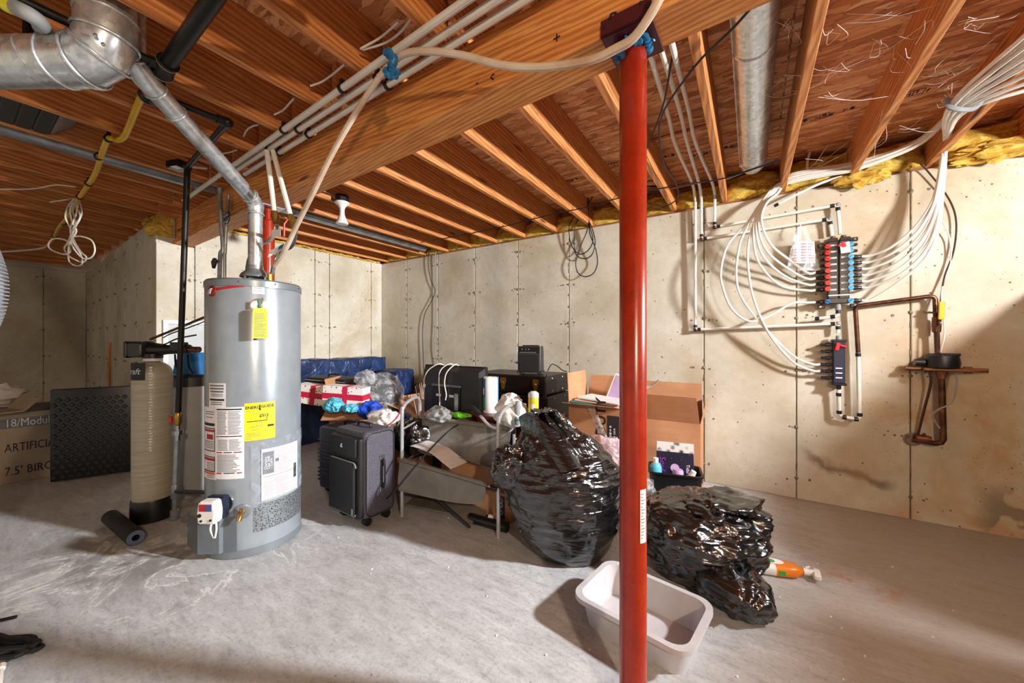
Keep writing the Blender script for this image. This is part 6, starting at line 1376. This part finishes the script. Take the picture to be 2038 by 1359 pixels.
b = nb(); crumple(b, at(728, 752, d=3.5), (.09, .07, .07), 25, .4); obj('knotted_end', b, 'clear_plastic', t, w=True, smooth=60)
b = nb(); box2(b, (c.x - .2, c.y - .17, 0), (c.x + .2, c.y + .2, .50), bev=.01); o = obj('storage_tote', b, 'navy_hard', origin=(c.x, c.y, 0), smooth=0); tag(o, 'dark navy tote under the clear bag of clothes', 'tote')
b = nb(); box2(b, (-.21, -.18, .46), (.21, .21, .49), bev=.006); obj('rim', b, 'navy_hard', o, smooth=0)
def wrapped(name, label, a, b_, seed):
    a, b_ = Vector(a), Vector(b_); c = (a + b_) / 2; s = (b_ - a) / 2; b = nb(); bmesh.ops.create_cube(b, size=2); bmesh.ops.subdivide_edges(b, edges=b.edges[:], cuts=24, use_grid_fill=True)
    for v in b.verts:
        n_ = v.co.normalized(); e = sum(abs(x) > .92 for x in v.co); q = Vector((v.co.x * s.x, v.co.y * s.y, v.co.z * s.z)); k = .02 * (ridge(q * 5 + Vector((seed, 0, 0))) - .4) + .012 * (ridge(q * 12) - .4)
        if e >= 2: q *= .985
        v.co = c + q + n_ * k
    o = obj(name, b, 'bag_blue', origin=(c.x, c.y, a.z), smooth=60); tag(o, label, 'mattress'); return o
wrapped('mattress', 'long mattress wrapped in blue plastic along the back wall', (XB + .04, 1.75, .0), (XB + .26, 3.44, .99), 2)
o = wrapped('wrapped_bundle', 'short blue plastic wrapped bundle in the corner', (-4.26, 3.2, 0), (-3.86, 3.5, .83), 5); o['category'] = 'bundle'
# orange crate with twigs
carton('carton', 'small orange carton of twigs in front of the right wall', (-2.98, 2.92, 0), 0, .62, .30, .60, {'back': (5, .06)})
t = thing('twig_bundle', 'bundle of dry pale twigs standing in the orange carton', 'twigs', (-2.95, 2.85, .1)); rr = random.Random(5)
for i in range(26):
    a_ = Vector((-2.95 + rr.uniform(-.05, .05), 2.84 + rr.uniform(-.04, .04), .1)); e_ = a_ + Vector((rr.uniform(-.12, .16), rr.uniform(-.08, .05), rr.uniform(.5, .66)))
    b = nb(); tube(b, [a_, (a_ + e_) / 2 + Vector((rr.uniform(-.02, .02), 0, 0)), e_], [.006, .005, .003], 5, 3); obj('twig', b, 'twig', t, w=True)
# small black bag behind the frame
c = at(818, 868, d=2.85); b = nb(); crumple(b, c, (.15, .13, .13), 31, .35, 56, 36); o = obj('trash_bag', b, 'bag_black', origin=c, smooth=70); tag(o, 'small shiny black bag behind the tubular frame', 'trash bag')
carton('carton', 'low brown carton under the small shiny black bag', (-2.44, 2.16, 0), 10, .44, .28, .42, {'right': (70, .14)})

# tubular laundry frame with grey slings
t = thing('laundry_frame', 'tipsy silver tubular laundry frame with grey fabric slings', 'laundry cart', (-1.7, 1.95, 0))
FL, FR_, BL, BR = Vector((-2.03, 1.735, 0)), Vector((-1.31, 1.87, 0)), Vector((-2.147, 2.01, 0)), Vector((-1.376, 2.15, 0))
for a, b_, z in ((FL, BL, .775), (FR_, BR, .765)):
    m_ = (b_ - a)
    b = nb(); tube(b, [a, a + Vector((0, 0, z - .10)), a + m_ * .06 + Vector((0, 0, z - .03)), a + m_ * .25 + Vector((0, 0, z)), a + m_ * .75 + Vector((0, 0, z + .015)), a + m_ * .95 + Vector((0, 0, z - .02)), b_ + Vector((0, 0, z - .10)), b_ + Vector((0, 0, .30))], .0125, 10, 4); lg = obj('end_hoop', b, 'aluminium', t, w=True)
    for zz in (.60, .36):
        b = nb(); cyl(b, a + Vector((0, 0, zz)), b_ + Vector((0, 0, zz + .01)), .006, seg=8); obj('crossbar', b, 'aluminium', lg, w=True)
    b = nb(); cyl(b, b_ + Vector((0, 0, .575)), b_ + Vector((0, 0, .635)), .018, seg=10); obj('joint', b, 'black_plastic', lg, w=True)
b = nb(); cyl(b, BL + Vector((0, 0, .62)), BR + Vector((0, 0, .60)), .011, seg=10); obj('rear_rail', b, 'aluminium', t, w=True)
fr0, fr1 = FL + Vector((0, 0, .385)), FR_ + Vector((0, 0, .30))
b = nb(); cyl(b, fr0, fr1, .008, seg=10); rl = obj('front_rail', b, 'aluminium', t, w=True)
b = nb(); q = fr0 + (fr1 - fr0) * .93; cyl(b, q, q + (fr1 - fr0).normalized() * .05, .016, seg=10); obj('joint', b, 'black_plastic', rl, w=True)
def sl1(u, v):
    top = BL + Vector((.02, -.01, .63)) + (BR - BL) * (u * .96) + Vector((0, 0, -.03 * u)); bot = FL + Vector((-.02, .02, .43)) + (FR_ - FL) * (u * .92 + .04) + Vector((0, .10, -.05 * u))
    k = v; p = top * (1 - k) + bot * k; p.z -= .10 * math.sin(k * math.pi) ** 1.0 + .015 * math.sin(u * 9) * k; p.y -= .01 * math.sin(u * 14) * k; return p
b = nb(); sheet(b, sl1, 40, 20, .003); obj('upper_sling', b, 'sling_fabric', t, w=True, smooth=60)
b = nb(); cyl(b, BL + Vector((.02, -.02, .635)), BR + Vector((0, -.02, .61)), .017, seg=10); obj('sling_hem', b, 'sling_fabric', t, w=True)
def sl2(u, v):
    top = fr0 + (fr1 - fr0) * (u * .90); h = .20 - .10 * u; p = top + Vector((0, -.022 - .02 * math.sin(v * 3 + u * 5) * v, -h * v - .03 * v * math.sin(u * math.pi))); return p
b = nb(); sheet(b, sl2, 36, 14, .003); obj('lower_sling', b, 'sling_fabric', t, w=True, smooth=60)
b = nb(); cyl(b, fr0 + Vector((0, -.004, .006)), fr0 + (fr1 - fr0) * .9 + Vector((0, -.004, .006)), .016, seg=10); obj('sling_hem', b, 'sling_fabric', t, w=True)
# push handle
b = nb(); tube(b, [BR + Vector((-.05, -.1, .62)), at(975, 848, d=2.55), at(948, 818, d=2.62)], .011, 8, 3); ph = obj('push_handle', b, 'aluminium', t, w=True)
b = nb(); tube(b, [at(956, 826, d=2.6), at(940, 810, d=2.64), at(928, 809, d=2.68)], .016, 10, 3); obj('grip', b, 'black_rubber', ph, w=True)
b = nb(); tube(b, [at(912, 845, d=2.6), at(895, 856, d=2.45), at(860, 890, d=2.40), at(825, 930, d=2.38), at(790, 972, d=2.36), at(770, 992, d=2.5)], .0055, 7, 6); o = obj('black_cable', b, 'black_rubber', origin=at(860, 890, d=2.4)); tag(o, 'black power cord draped over the laundry frame slings', 'cord')
# cartons and boards under and behind the frame
carton('carton', 'brown carton with torn flaps behind the lower sling', (-1.70, 2.17, 0), 12, .50, .22, .31, {'front': (-20, .07), 'left': (40, .10), 'right': (75, .10)})
b = nb(); box(b, (0, 0, 0), (.004, .13, .14)); 
c = at(965, 990, d=2.55); b = nb(); box2(b, (-.17, -.1, 0), (.17, .1, .19), bev=.003); o = obj('carton', b, 'cardboard', smooth=0); o.location = (c.x + .03, c.y + .1, 0); o.rotation_euler = (0, 0, R(5)); tag(o, 'small closed carton with a black label under the frame', 'box')
b = nb(); box2(b, (.06, -.103, .02), (.12, -.1, .17)); lb = obj('label', b, 'label_black', o, smooth=0)
b = nb()
for z in (.06, .11, .14): lathe(b, [(.012, 0), (.016, 0), (.016, .001), (.012, .001), (.012, 0)], (.09, -.1035, z), 10, rx(90))
obj('print', b, 'scuff_white', lb, smooth=0, kind='stuff')
def slab(name, label, cat, pts, m, th=.012):
    b = nb(); P = [Vector(p) for p in pts]; n_ = (P[1] - P[0]).cross(P[2] - P[0]).normalized(); n_ = n_ if n_.z > 0 else -n_; prism(b, P, n_ * th); o = obj(name, b, m, smooth=0, origin=P[0]); tag(o, label, cat); return o
o = slab('fabric_board', 'dark grey fabric board lying flat under the frame', 'board', [at(808, 1006, z=.01), at(894, 1024, z=.01), at(960, 990, z=.01), at(840, 978, z=.01)], 'sling_fabric')
o = slab('fabric_board', 'dark grey fabric board slanting over the flat one', 'board', [at(857, 984, z=.10), at(931, 1049, z=.012), at(975, 1014, z=.04), at(905, 975, z=.12)], 'sling_fabric')
b = nb(); cyl(b, at(866, 987, z=.105), at(935, 1049, z=.022), .008, seg=8); obj('rolled_hem', b, 'dark_grey_plastic', o, w=True)
b = nb(); a_, e_ = at(935, 1030, z=.03), at(1010, 1050, z=.03); tube(b, [a_, e_], .032, 20); t_ = obj('black_tube', b, 'black_plastic', origin=(a_.x, a_.y, 0)); tag(t_, 'short black tube lying on the floor under the frame', 'tube')
b = nb(); cyl(b, at(973, 1028, z=.06), at(984, 1030, z=.06), .016, seg=10); obj('white_collar', b, 'white_plastic', t_, w=True)
c = at(862, 900, d=2.50); b = nb(); sheet(b, lambda u, v: c + Vector((-.17 + .36 * u, -.05 + .16 * v + .02 * u, .03 * math.cos(u * 2.4) - .10 * max(0, u - .55))), 16, 3, .003); o = obj('card_sheet', b, 'white_paper', smooth=60, origin=c); tag(o, 'curled white card sheet lying over the carton', 'paper')
# dresser with paper towels, plastic bags, wipes
t = thing('dresser', 'dark red-brown wooden dresser under paper towels and plastic bags', 'dresser', (-1.51, 2.40, 0))
b = nb(); box2(b, (-.34, -.17, .04), (.30, .19, .62), bev=.004); obj('body', b, 'dresser_wood', t, smooth=0)
b = nb(); box2(b, (-.36, -.19, .62), (.32, .2, .655), bev=.008, seg=2); obj('top', b, 'dresser_wood', t, smooth=0)
for z in (.08, .26, .44):
    b = nb(); box2(b, (-.31, -.185, z), (.27, -.17, z + .155), bev=.005); dr = obj('drawer', b, 'dresser_wood', t, smooth=0)
    for x in (-.15, .11):
        b = nb(); ellipsoid(b, (x, -.195, z + .08), (.014, .014, .014), seg=10, rings=6); obj('knob', b, 'brass', dr)
for sx in (-.32, .28):
    for sy in (-.15, .17):
        b = nb(); box2(b, (sx - .02, sy - .02, 0), (sx + .02, sy + .02, .05)); obj('foot', b, 'dresser_wood', t, smooth=0)
TOP = .655
slabw = thing('wooden_tray', 'shallow wooden tray on the dresser end', 'tray', (-1.27, 2.33, TOP))
b = nb(); box2(b, (-.06, -.09, 0), (.06, .09, .015)); obj('base', b, 'dresser_wood', slabw, smooth=0)
for q in (((-.06, -.09, .015), (.06, -.08, .05)), ((-.06, .08, .015), (.06, .09, .05)), ((-.06, -.08, .015), (-.05, .08, .05)), ((.05, -.08, .015), (.06, .08, .05))):
    b = nb(); box2(b, *q); obj('side', b, 'dresser_wood', slabw, smooth=0)
c = at(968, 822, z=TOP); t = thing('paper_towels', 'white paper towel roll in green and blue wrapping', 'paper towels', (c.x, c.y + .06, TOP))
b = nb(); lathe(b, [(0, .0), (.058, .0), (.06, .01), (.06, .265), (.056, .275), (.02, .275), (0, .26)], seg=30); ro = obj('roll', b, 'paper_white', t)
tc = (c.x, c.y + .06); t0 = math.degrees(math.atan2(-tc[1], -tc[0]))
b = nb(); patch(b, tc, .0605, t0 - 100, t0 - 45, TOP + .02, TOP + .265, .001); wr = obj('wrapper', b, 'deep_blue', t, w=True)
b = nb(); patch(b, tc, .0617, t0 - 95, t0 - 48, TOP + .03, TOP + .12, .0008); obj('green_print', b, 'green_plastic', wr, w=True)
b = nb(); patch(b, tc, .0617, t0 - 80, t0 - 58, TOP + .14, TOP + .19, .0008); obj('white_print', b, 'white_paper', wr, w=True)
b = nb(); patch(b, tc, .0605, t0 + 62, t0 + 130, TOP + .02, TOP + .28, .001); obj('wrapper', b, 'deep_blue', t, w=True)
c = at(1012, 805, d=2.62); b = nb(); crumple(b, c + Vector((.02, 0, -.045)), (.105, .09, .095), 41, .4, 60, 40); o = obj('plastic_bags', b, 'white_plastic', origin=(c.x, c.y, TOP), smooth=70); tag(o, 'heap of crumpled white plastic bags on the dresser', 'plastic bags')
c = at(1030, 820, d=2.50); t = thing('bottle', 'narrow pale grey bottle with a teal band beside the wipes', 'bottle', (c.x, c.y, TOP))
b = nb(); lathe(b, [(0, 0), (.022, 0), (.022, .12), (.014, .135), (.014, .15), (0, .15)], seg=18); obj('body', b, 'dust_grey', t)
b = nb(); lathe(b, [(.0225, .02), (.023, .02), (.023, .035), (.0225, .035)], seg=18); obj('band', b, 'teal', t)
c = at(1057, 843, z=TOP); t = thing('wipes_canister', 'tall yellow and white wipes canister on the dresser edge', 'canister', (c.x - .01, c.y + .05, TOP))
b = nb(); lathe(b, [(0, 0), (.034, 0), (.036, .004), (.036, .17), (.034, .175)], seg=26); obj('body', b, 'wipes_yellow', t)
b = nb(); lathe(b, [(.0365, .0), (.0365, .06)], seg=26); obj('white_base', b, 'white_plastic', t)
b = nb(); lathe(b, [(.036, .172), (.037, .175), (.036, .20), (.02, .212), (0, .214)], seg=26); obj('lid', b, 'white_plastic', t)
wc = (c.x - .01, c.y + .05); w0 = math.degrees(math.atan2(-wc[1], -wc[0]))
b = nb(); patch(b, wc, .0362, w0 - 25, w0 + 15, TOP + .07, TOP + .13, .0008); obj('print', b, 'white_paper', t, w=True)
# television seen from behind
t = thing('television', 'black flat television seen from behind with white cords over it', 'television', (-2.115, 2.35, .50))
b = nb(); box2(b, (-.345, .01, .07), (.345, .035, .505), bev=.006); obj('screen', b, 'black_plastic', t, smooth=0)
b = nb(); loft(b, [[Vector(p) for p in ((-.335, .01, .08), (.335, .01, .08), (.335, .01, .495), (-.335, .01, .495))], [Vector(p) for p in ((-.31, -.03, .10), (.30, -.03, .10), (.30, -.03, .46), (-.31, -.03, .46))]], False, True); bk = obj('back_shell', b, 'dark_grey_plastic', t, smooth=0)
b = nb(); box2(b, (-.20, -.045, .12), (.11, -.03, .33), bev=.004); mp_ = obj('connector_panel', b, 'black_plastic', t, smooth=0)
b = nb(); box2(b, (.06, -.052, .14), (.10, -.045, .28), bev=.002); obj('port_strip', b, 'steel', mp_, smooth=0)
for x in (-.15, .0):
    b = nb(); box2(b, (x, -.047, .245), (x + .05, -.045, .265)); obj('sticker', b, 'white_paper', mp_, smooth=0)
b = nb(); box2(b, (-.20, -.05, .33), (.12, -.03, .345)); obj('ridge', b, 'ink_grey', t, smooth=0)
b = nb(); box2(b, (-.15, -.06, .0), (.15, .08, .02), bev=.004); box2(b, (-.04, -.01, .02), (.04, .02, .1)); obj('stand', b, 'black_plastic', t, smooth=0)
for pp in ([(-.13, .04, .50), (-.16, -.01, .515), (-.24, -.05, .46), (-.29, -.05, .38), (-.29, -.05, .33)], [(.0, .04, .50), (-.03, -.01, .52), (-.09, -.05, .47), (-.11, -.055, .38), (-.10, -.055, .2), (-.105, -.06, .02)], [(.03, .04, .505), (.02, 0, .515), (-.02, -.055, .45), (-.04, -.06, .36), (-.02, -.06, .27), (-.03, -.06, .22)]):
    b = nb(); tube(b, pp, .005, 7, 6); cd = obj('cord', b, 'white_wire', t)
b = nb(); box(b, (-.29, -.05, .32), (.022, .016, .03), bev=.003); obj('plug', b, 'white_plastic', t, smooth=0)
b = nb(); box2(b, (-.42, -.2, 0), (.30, .18, .5), bev=.006); o = obj('storage_crate', b, 'dark_grey_plastic', smooth=0); o.location = (-2.16, 2.42, 0); tag(o, 'dark plastic crate under the television', 'crate')
b = nb(); box2(b, (-.43, -.21, .44), (.31, .19, .475), bev=.006); obj('rim', b, 'black_plastic', o, smooth=0)
for (px, py, d, s, m, lab, sd, nm) in ((915, 826, 2.78, (.075, .05, .018), 'lime', 'bright green cloth below the television', 51, 'cloth'), (875, 825, 2.75, (.10, .07, .045), 'dust_grey', 'greyish rag heap below the television', 52, 'rag')):
    c = at(px, py, d=d); b = nb(); crumple(b, c, s, sd, .4); o = obj(nm, b, m, origin=c, smooth=60); tag(o, lab, 'cloth')
# dark trunks with gold latches, amplifier
def trunk(label, loc, w, d, h, latch):
    t = thing('trunk_case', label, 'trunk', loc, group='stacked dark cases')
    b = nb(); box2(b, (-w, 0, 0), (0, d, h), bev=.012, seg=2); sh_ = obj('case', b, 'trunk_black', t, smooth=0)
    b = nb(); box2(b, (-w - .002, -.002, h * .5 - .004), (.002, d, h * .5 + .004)); obj('seam', b, 'black_plastic', sh_, smooth=0)
    for x in latch:
        b = nb(); prism(b, [(x + dx, -.006, h * .5 + dz) for dx, dz in ((-.026, .055), (.026, .055), (.032, .02), (.02, -.02), (.012, -.055), (-.012, -.055), (-.02, -.02), (-.032, .02))], (0, .006, 0)); la = obj('latch', b, 'gold', t, smooth=0)
        b = nb(); ellipsoid(b, (x, -.008, h * .5 + .005), (.012, .008, .018), seg=10, rings=6); obj('clasp', b, 'brass', la)
    for y in (.14, .36):
        for z in (.03, h - .03):
            b = nb(); ellipsoid(b, (.001, y, z), (.004, .011, .011), seg=8, rings=5); obj('rivet', b, 'steel', t)
    return t
trunk('upper dark brown case with gold latches under the amplifier', (-1.55, 2.95, .72), .86, .52, .175, (-.46, -.10))
trunk('lower dark case beneath the gold latched one', (-1.52, 2.93, .48), .62, .50, .235, ())
b = nb(); box2(b, (-.7, 0, 0), (0, .48, .475), bev=.006); o = obj('storage_crate', b, 'trunk_black', smooth=0); o.location = (-1.53, 2.95, 0); tag(o, 'dark crate at the bottom under the stacked cases', 'crate')
b = nb(); box2(b, (-.71, -.01, .41), (.01, .48, .44), bev=.005); obj('rim', b, 'black_plastic', o, smooth=0)
A_ = Vector((-1.80, 3.12, .9)); t = thing('amplifier', 'small black guitar amplifier on the upper dark case', 'amplifier', A_, R(16))
b = nb(); loft(b, [rrect(.115, .075, .012, .012), rrect(.115, .075, .012, .19), rrect(.112, .06, .012, .265)], True, True); for_ = b
obj('cabinet', b, 'dark_grey_plastic', t, smooth=40)
b = nb(); box2(b, (-.10, -.079, .02), (.10, -.074, .185), bev=.002); obj('grille_cloth', b, 'black_rubber', t, smooth=0)
b = nb(); prism(b, [(-.10, -.076, .20), (.10, -.076, .20), (.10, -.064, .255), (-.10, -.064, .255)], (0, -.003, 0)); cp = obj('control_panel', b, 'black_plastic', t, smooth=0)
for x in (-.07, -.035, -.005):
    b = nb(); ellipsoid(b, (x, -.075, .235), (.008, .008, .008), seg=8, rings=5); obj('knob', b, 'steel', cp)
b = nb(); box2(b, (-.09, -.0785, .203), (.07, -.077, .208)); obj('trim_strip', b, 'steel', cp, smooth=0)
b = nb(); box2(b, (-.08, -.02, .264), (.08, .02, .275), bev=.004); obj('handle', b, 'black_rubber', t, smooth=0)
for sx in (-1, 1):
    for sy in (-1, 1):
        b = nb(); cyl(b, (sx * .09, sy * .05, 0), (sx * .09, sy * .05, .014), .012, seg=10); obj('foot', b, 'black_rubber', t)
        b = nb(); box(b, (sx * .112, sy * .07, .02), (.014, .014, .022), bev=.003); obj('corner_guard', b, 'black_plastic', t, smooth=0)
b = nb(); P_ = at(1090, 738, y=3.1); tube(b, [P_, at(1098, 725, y=3.15), at(1108, 728, y=3.2), at(1120, 737, y=3.2), at(1128, 739, y=3.3)], .005, 7, 6); o = obj('black_cable', b, 'black_rubber', origin=P_); tag(o, 'black cord curling right from the amplifier', 'cord')
b = nb(); tube(b, [at(1088, 745, y=2.93), at(1084, 765, y=2.93), at(1084, 785, y=2.92)], .005, 7, 4); box(b, at(1084, 790, y=2.92), (.035, .03, .05), bev=.008); o = obj('cable_plug', b, 'black_rubber', origin=at(1084, 785, y=2.92)); tag(o, 'black plug hanging down the front of the dark cases', 'cord')
# tall carton with magazines
t = carton('carton', 'tall open moving carton with a dark printed strip left of the post', (-1.0, 2.90, 0), 0, .42, .40, .72, {'front': (78, .16), 'left': (4, .24), 'back': (12, .20)})
tb = text_bm('HEAVY DUTY', .11, bold=.002); tb.transform(frame((.055, -.2045, .455), (0, 0, 1), (-1, 0, 0))); obj('lettering', tb, 'ink', t, smooth=0)
b = nb(); box2(b, (.10, -.2045, .24), (.19, -.203, .66)); st_ = obj('dark_strip', b, 'label_black', t, smooth=0)
b = nb(); rr = random.Random(4)
for k, x in enumerate((.125, .155)):
    z = .30
    while z < .58:
        h_ = rr.uniform(.006, .02); box(b, (x, -.2052, z), (rr.uniform(.008, .016), .001, h_)); z += h_ + .008
obj('print', b, 'scuff_white', st_, smooth=0, kind='stuff')
for (dx, dz, a, m, lab) in ((-.02, .735, 6, 'magazine', 'pinkish magazine lying on top of the tall carton'), (.02, .752, -5, 'white_paper', 'white folded paper on the magazine in the tall carton'), (-.06, .722, 12, 'teal', 'teal folder under the magazine in the tall carton')):
    b = nb(); box(b, (0, 0, 0), (.34, .24, .012), bev=.002); o = obj('magazine' if m == 'magazine' else ('folder' if m == 'teal' else 'paper_sheet'), b, m, smooth=0); o.matrix_basis = Matrix.Translation((-1.0 + dx, 2.86, dz)) @ rz(a) @ ry(4); tag(o, lab, 'paper')
b = nb(); box(b, (0, 0, 0), (.20, .012, .26), bev=.002); o = obj('tablet', b, 'white_plastic', smooth=0); o.matrix_basis = Matrix.Translation((-.88, 2.99, .80)) @ ry(18) @ rx(-12); tag(o, 'white framed panel leaning in the tall carton', 'panel')
b = nb(); box2(b, (-.085, -.008, -.115), (.085, -.0065, .115)); obj('face', b, 'lilac', o, smooth=0)
b = nb(); sheet(b, lambda u, v: at(1176 + 30 * u + 14 * v - 6, 812 + 70 * u, y=2.66 - .02 * math.sin(u * 6) - .01 * math.sin(v * 3)), 16, 4, .002); o = obj('plastic_strip', b, 'clear_plastic', origin=at(1190, 840, y=2.66), smooth=60); tag(o, 'strip of clear wrapping hanging down the tall carton', 'wrapping')
c = at(1200, 915, d=2.52); b = nb(); crumple(b, c, (.13, .11, .16), 61, .3, 56, 40); o = obj('pink_bag', b, 'pink_plastic', origin=(c.x, c.y, c.z - .2), smooth=70); tag(o, 'pink and white translucent plastic bag behind the big trash bag', 'bag')
# wide carton right of the post
t = carton('carton', 'wide open carton against the wall right of the red post', (-.70, 3.40, 0), 0, .72, .22, .55, {'front': (26, .25), 'back': (3, .30), 'right': (12, .20)})
b = nb(); sheet(b, lambda u, v: at(1280 + 32 * u, 770 - 16 * u ** 2 + 4 * v, y=3.42 - .03 * v), 8, 2, .002); o = obj('paper_curl', b, 'white_paper', origin=at(1290, 770, y=3.42), smooth=60); tag(o, 'curled white paper sticking out of the wide carton', 'paper')
# black bin with household things
C_ = Vector((-.46, 2.86, 0)); t = thing('storage_bin', 'small black plastic bin of household things beside the post', 'bin', C_, R(12))
hx, hy = .17, .12
b = nb(); loft(b, [rrect(hx - .03, hy - .025, .03, .0), rrect(hx, hy, .035, .285), rrect(hx + .008, hy + .008, .04, .285), rrect(hx + .008, hy + .008, .04, .296), rrect(hx - .006, hy - .006, .032, .296), rrect(hx - .035, hy - .03, .028, .008)], True, True); bn_ = obj('tub', b, 'black_plastic', t, smooth=40)
for k in range(3):
    b = nb(); box(b, (hx + .003, -.035 + .03 * k, .245), (.006, .018, .03), bev=.002); obj('handle_slot', b, 'dust_grey' if 0 else 'ink', bn_, smooth=0)
def leaning(name, label, cat, c, w, h, m, yaw, tilt, extra=None, th=.012):
    b = nb(); box(b, (0, 0, h / 2), (w, th, h), bev=.002); o = obj(name, b, m, smooth=0); o.matrix_basis = Matrix.Translation(Vector(c)) @ rz(yaw) @ rx(tilt); MW[o.name] = o.matrix_basis.copy(); tag(o, label, cat); return o
o = leaning('print_board', 'stone patterned white board standing in the black bin', 'board', C_ + Vector((-.01, .075, .09)), .25, .37, 'stone_print', 12, -4)
b = nb(); box2(b, (.123, -.007, .0), (.127, .007, .37)); obj('white_edge', b, 'white_paper', o, smooth=0)
o = leaning('box_set', 'dark purple boxed set with pale lettering standing in the bin', 'box', C_ + Vector((.0, .02, .09)), .25, .31, 'night_print', 12, -10, th=.03)
for s, x, z, size, m, rot in (('Soul', -.085, .22, .06, 'purple', -90), ('Tidal Blue', .085, .17, .032, 'white_paper', -90)):
    tb = text_bm(s, size); tb.transform(frame((x, -.0165, z), (1, 0, 0), (0, 0, 1)) @ rz(rot)); obj('lettering', tb, m, o, smooth=0)
b = nb(); prism(b, [Vector((.0 + .03 * math.cos(a), -.0165, .20 + .03 * math.sin(a))) for a in [2 * math.pi * k / 18 for k in range(18)]], (0, -.0008, 0)); obj('moon_print', b, 'lilac', o, smooth=0)
c = C_ + Vector((-.12, -.04, 0)); t = thing('detergent_bottle', 'cyan bottle with white cap in the black bin', 'bottle', c + Vector((0, 0, .08)))
b = nb(); lathe(b, [(0, 0), (.04, 0), (.042, .15), (.04, .22), (.03, .245), (.015, .255)], seg=20); obj('body', b, 'cyan_plastic', t)
b = nb(); lathe(b, [(.018, .25), (.018, .285), (0, .287)], seg=14); obj('cap', b, 'white_plastic', t)
c = C_ + Vector((.03, -.05, .20)); t = thing('lotion_tube', 'round lilac lid and pale tube poking out of the bin', 'jar', c)
b = nb(); lathe(b, [(0, .0), (.036, 0), (.036, .10), (.03, .112), (0, .113)], seg=20); obj('jar', b, 'lilac', t)
b = nb(); tube(b, [(.07, 0, .0), (.08, .01, .07), (.10, .01, .115)], [.022, .022, .018], 10); obj('tube', b, 'white_plastic', t)
c = C_ + Vector((-.20, -.17, .16)); b = nb(); crumple(b, c, (.09, .06, .10), 71, .35); o = obj('dark_wrap', b, 'clear_plastic', origin=c, smooth=60); tag(o, 'shiny clear wrap bunched in front of the black bin', 'wrapping')
# bits of debris on the floor
b = nb(); rr = random.Random(77)
for i in range(70):
    x, y = rr.uniform(-2.2, .9), rr.uniform(1.2, 2.9); box(b, (x, y, .002), (rr.uniform(.003, .012), rr.uniform(.002, .006), .004), rot=rz(rr.uniform(0, 180)))
o = obj('floor_crumbs', b, 'white_paper', kind='stuff', smooth=0); o['label'] = 'tiny pale crumbs scattered over the concrete floor'; o['category'] = 'debris'
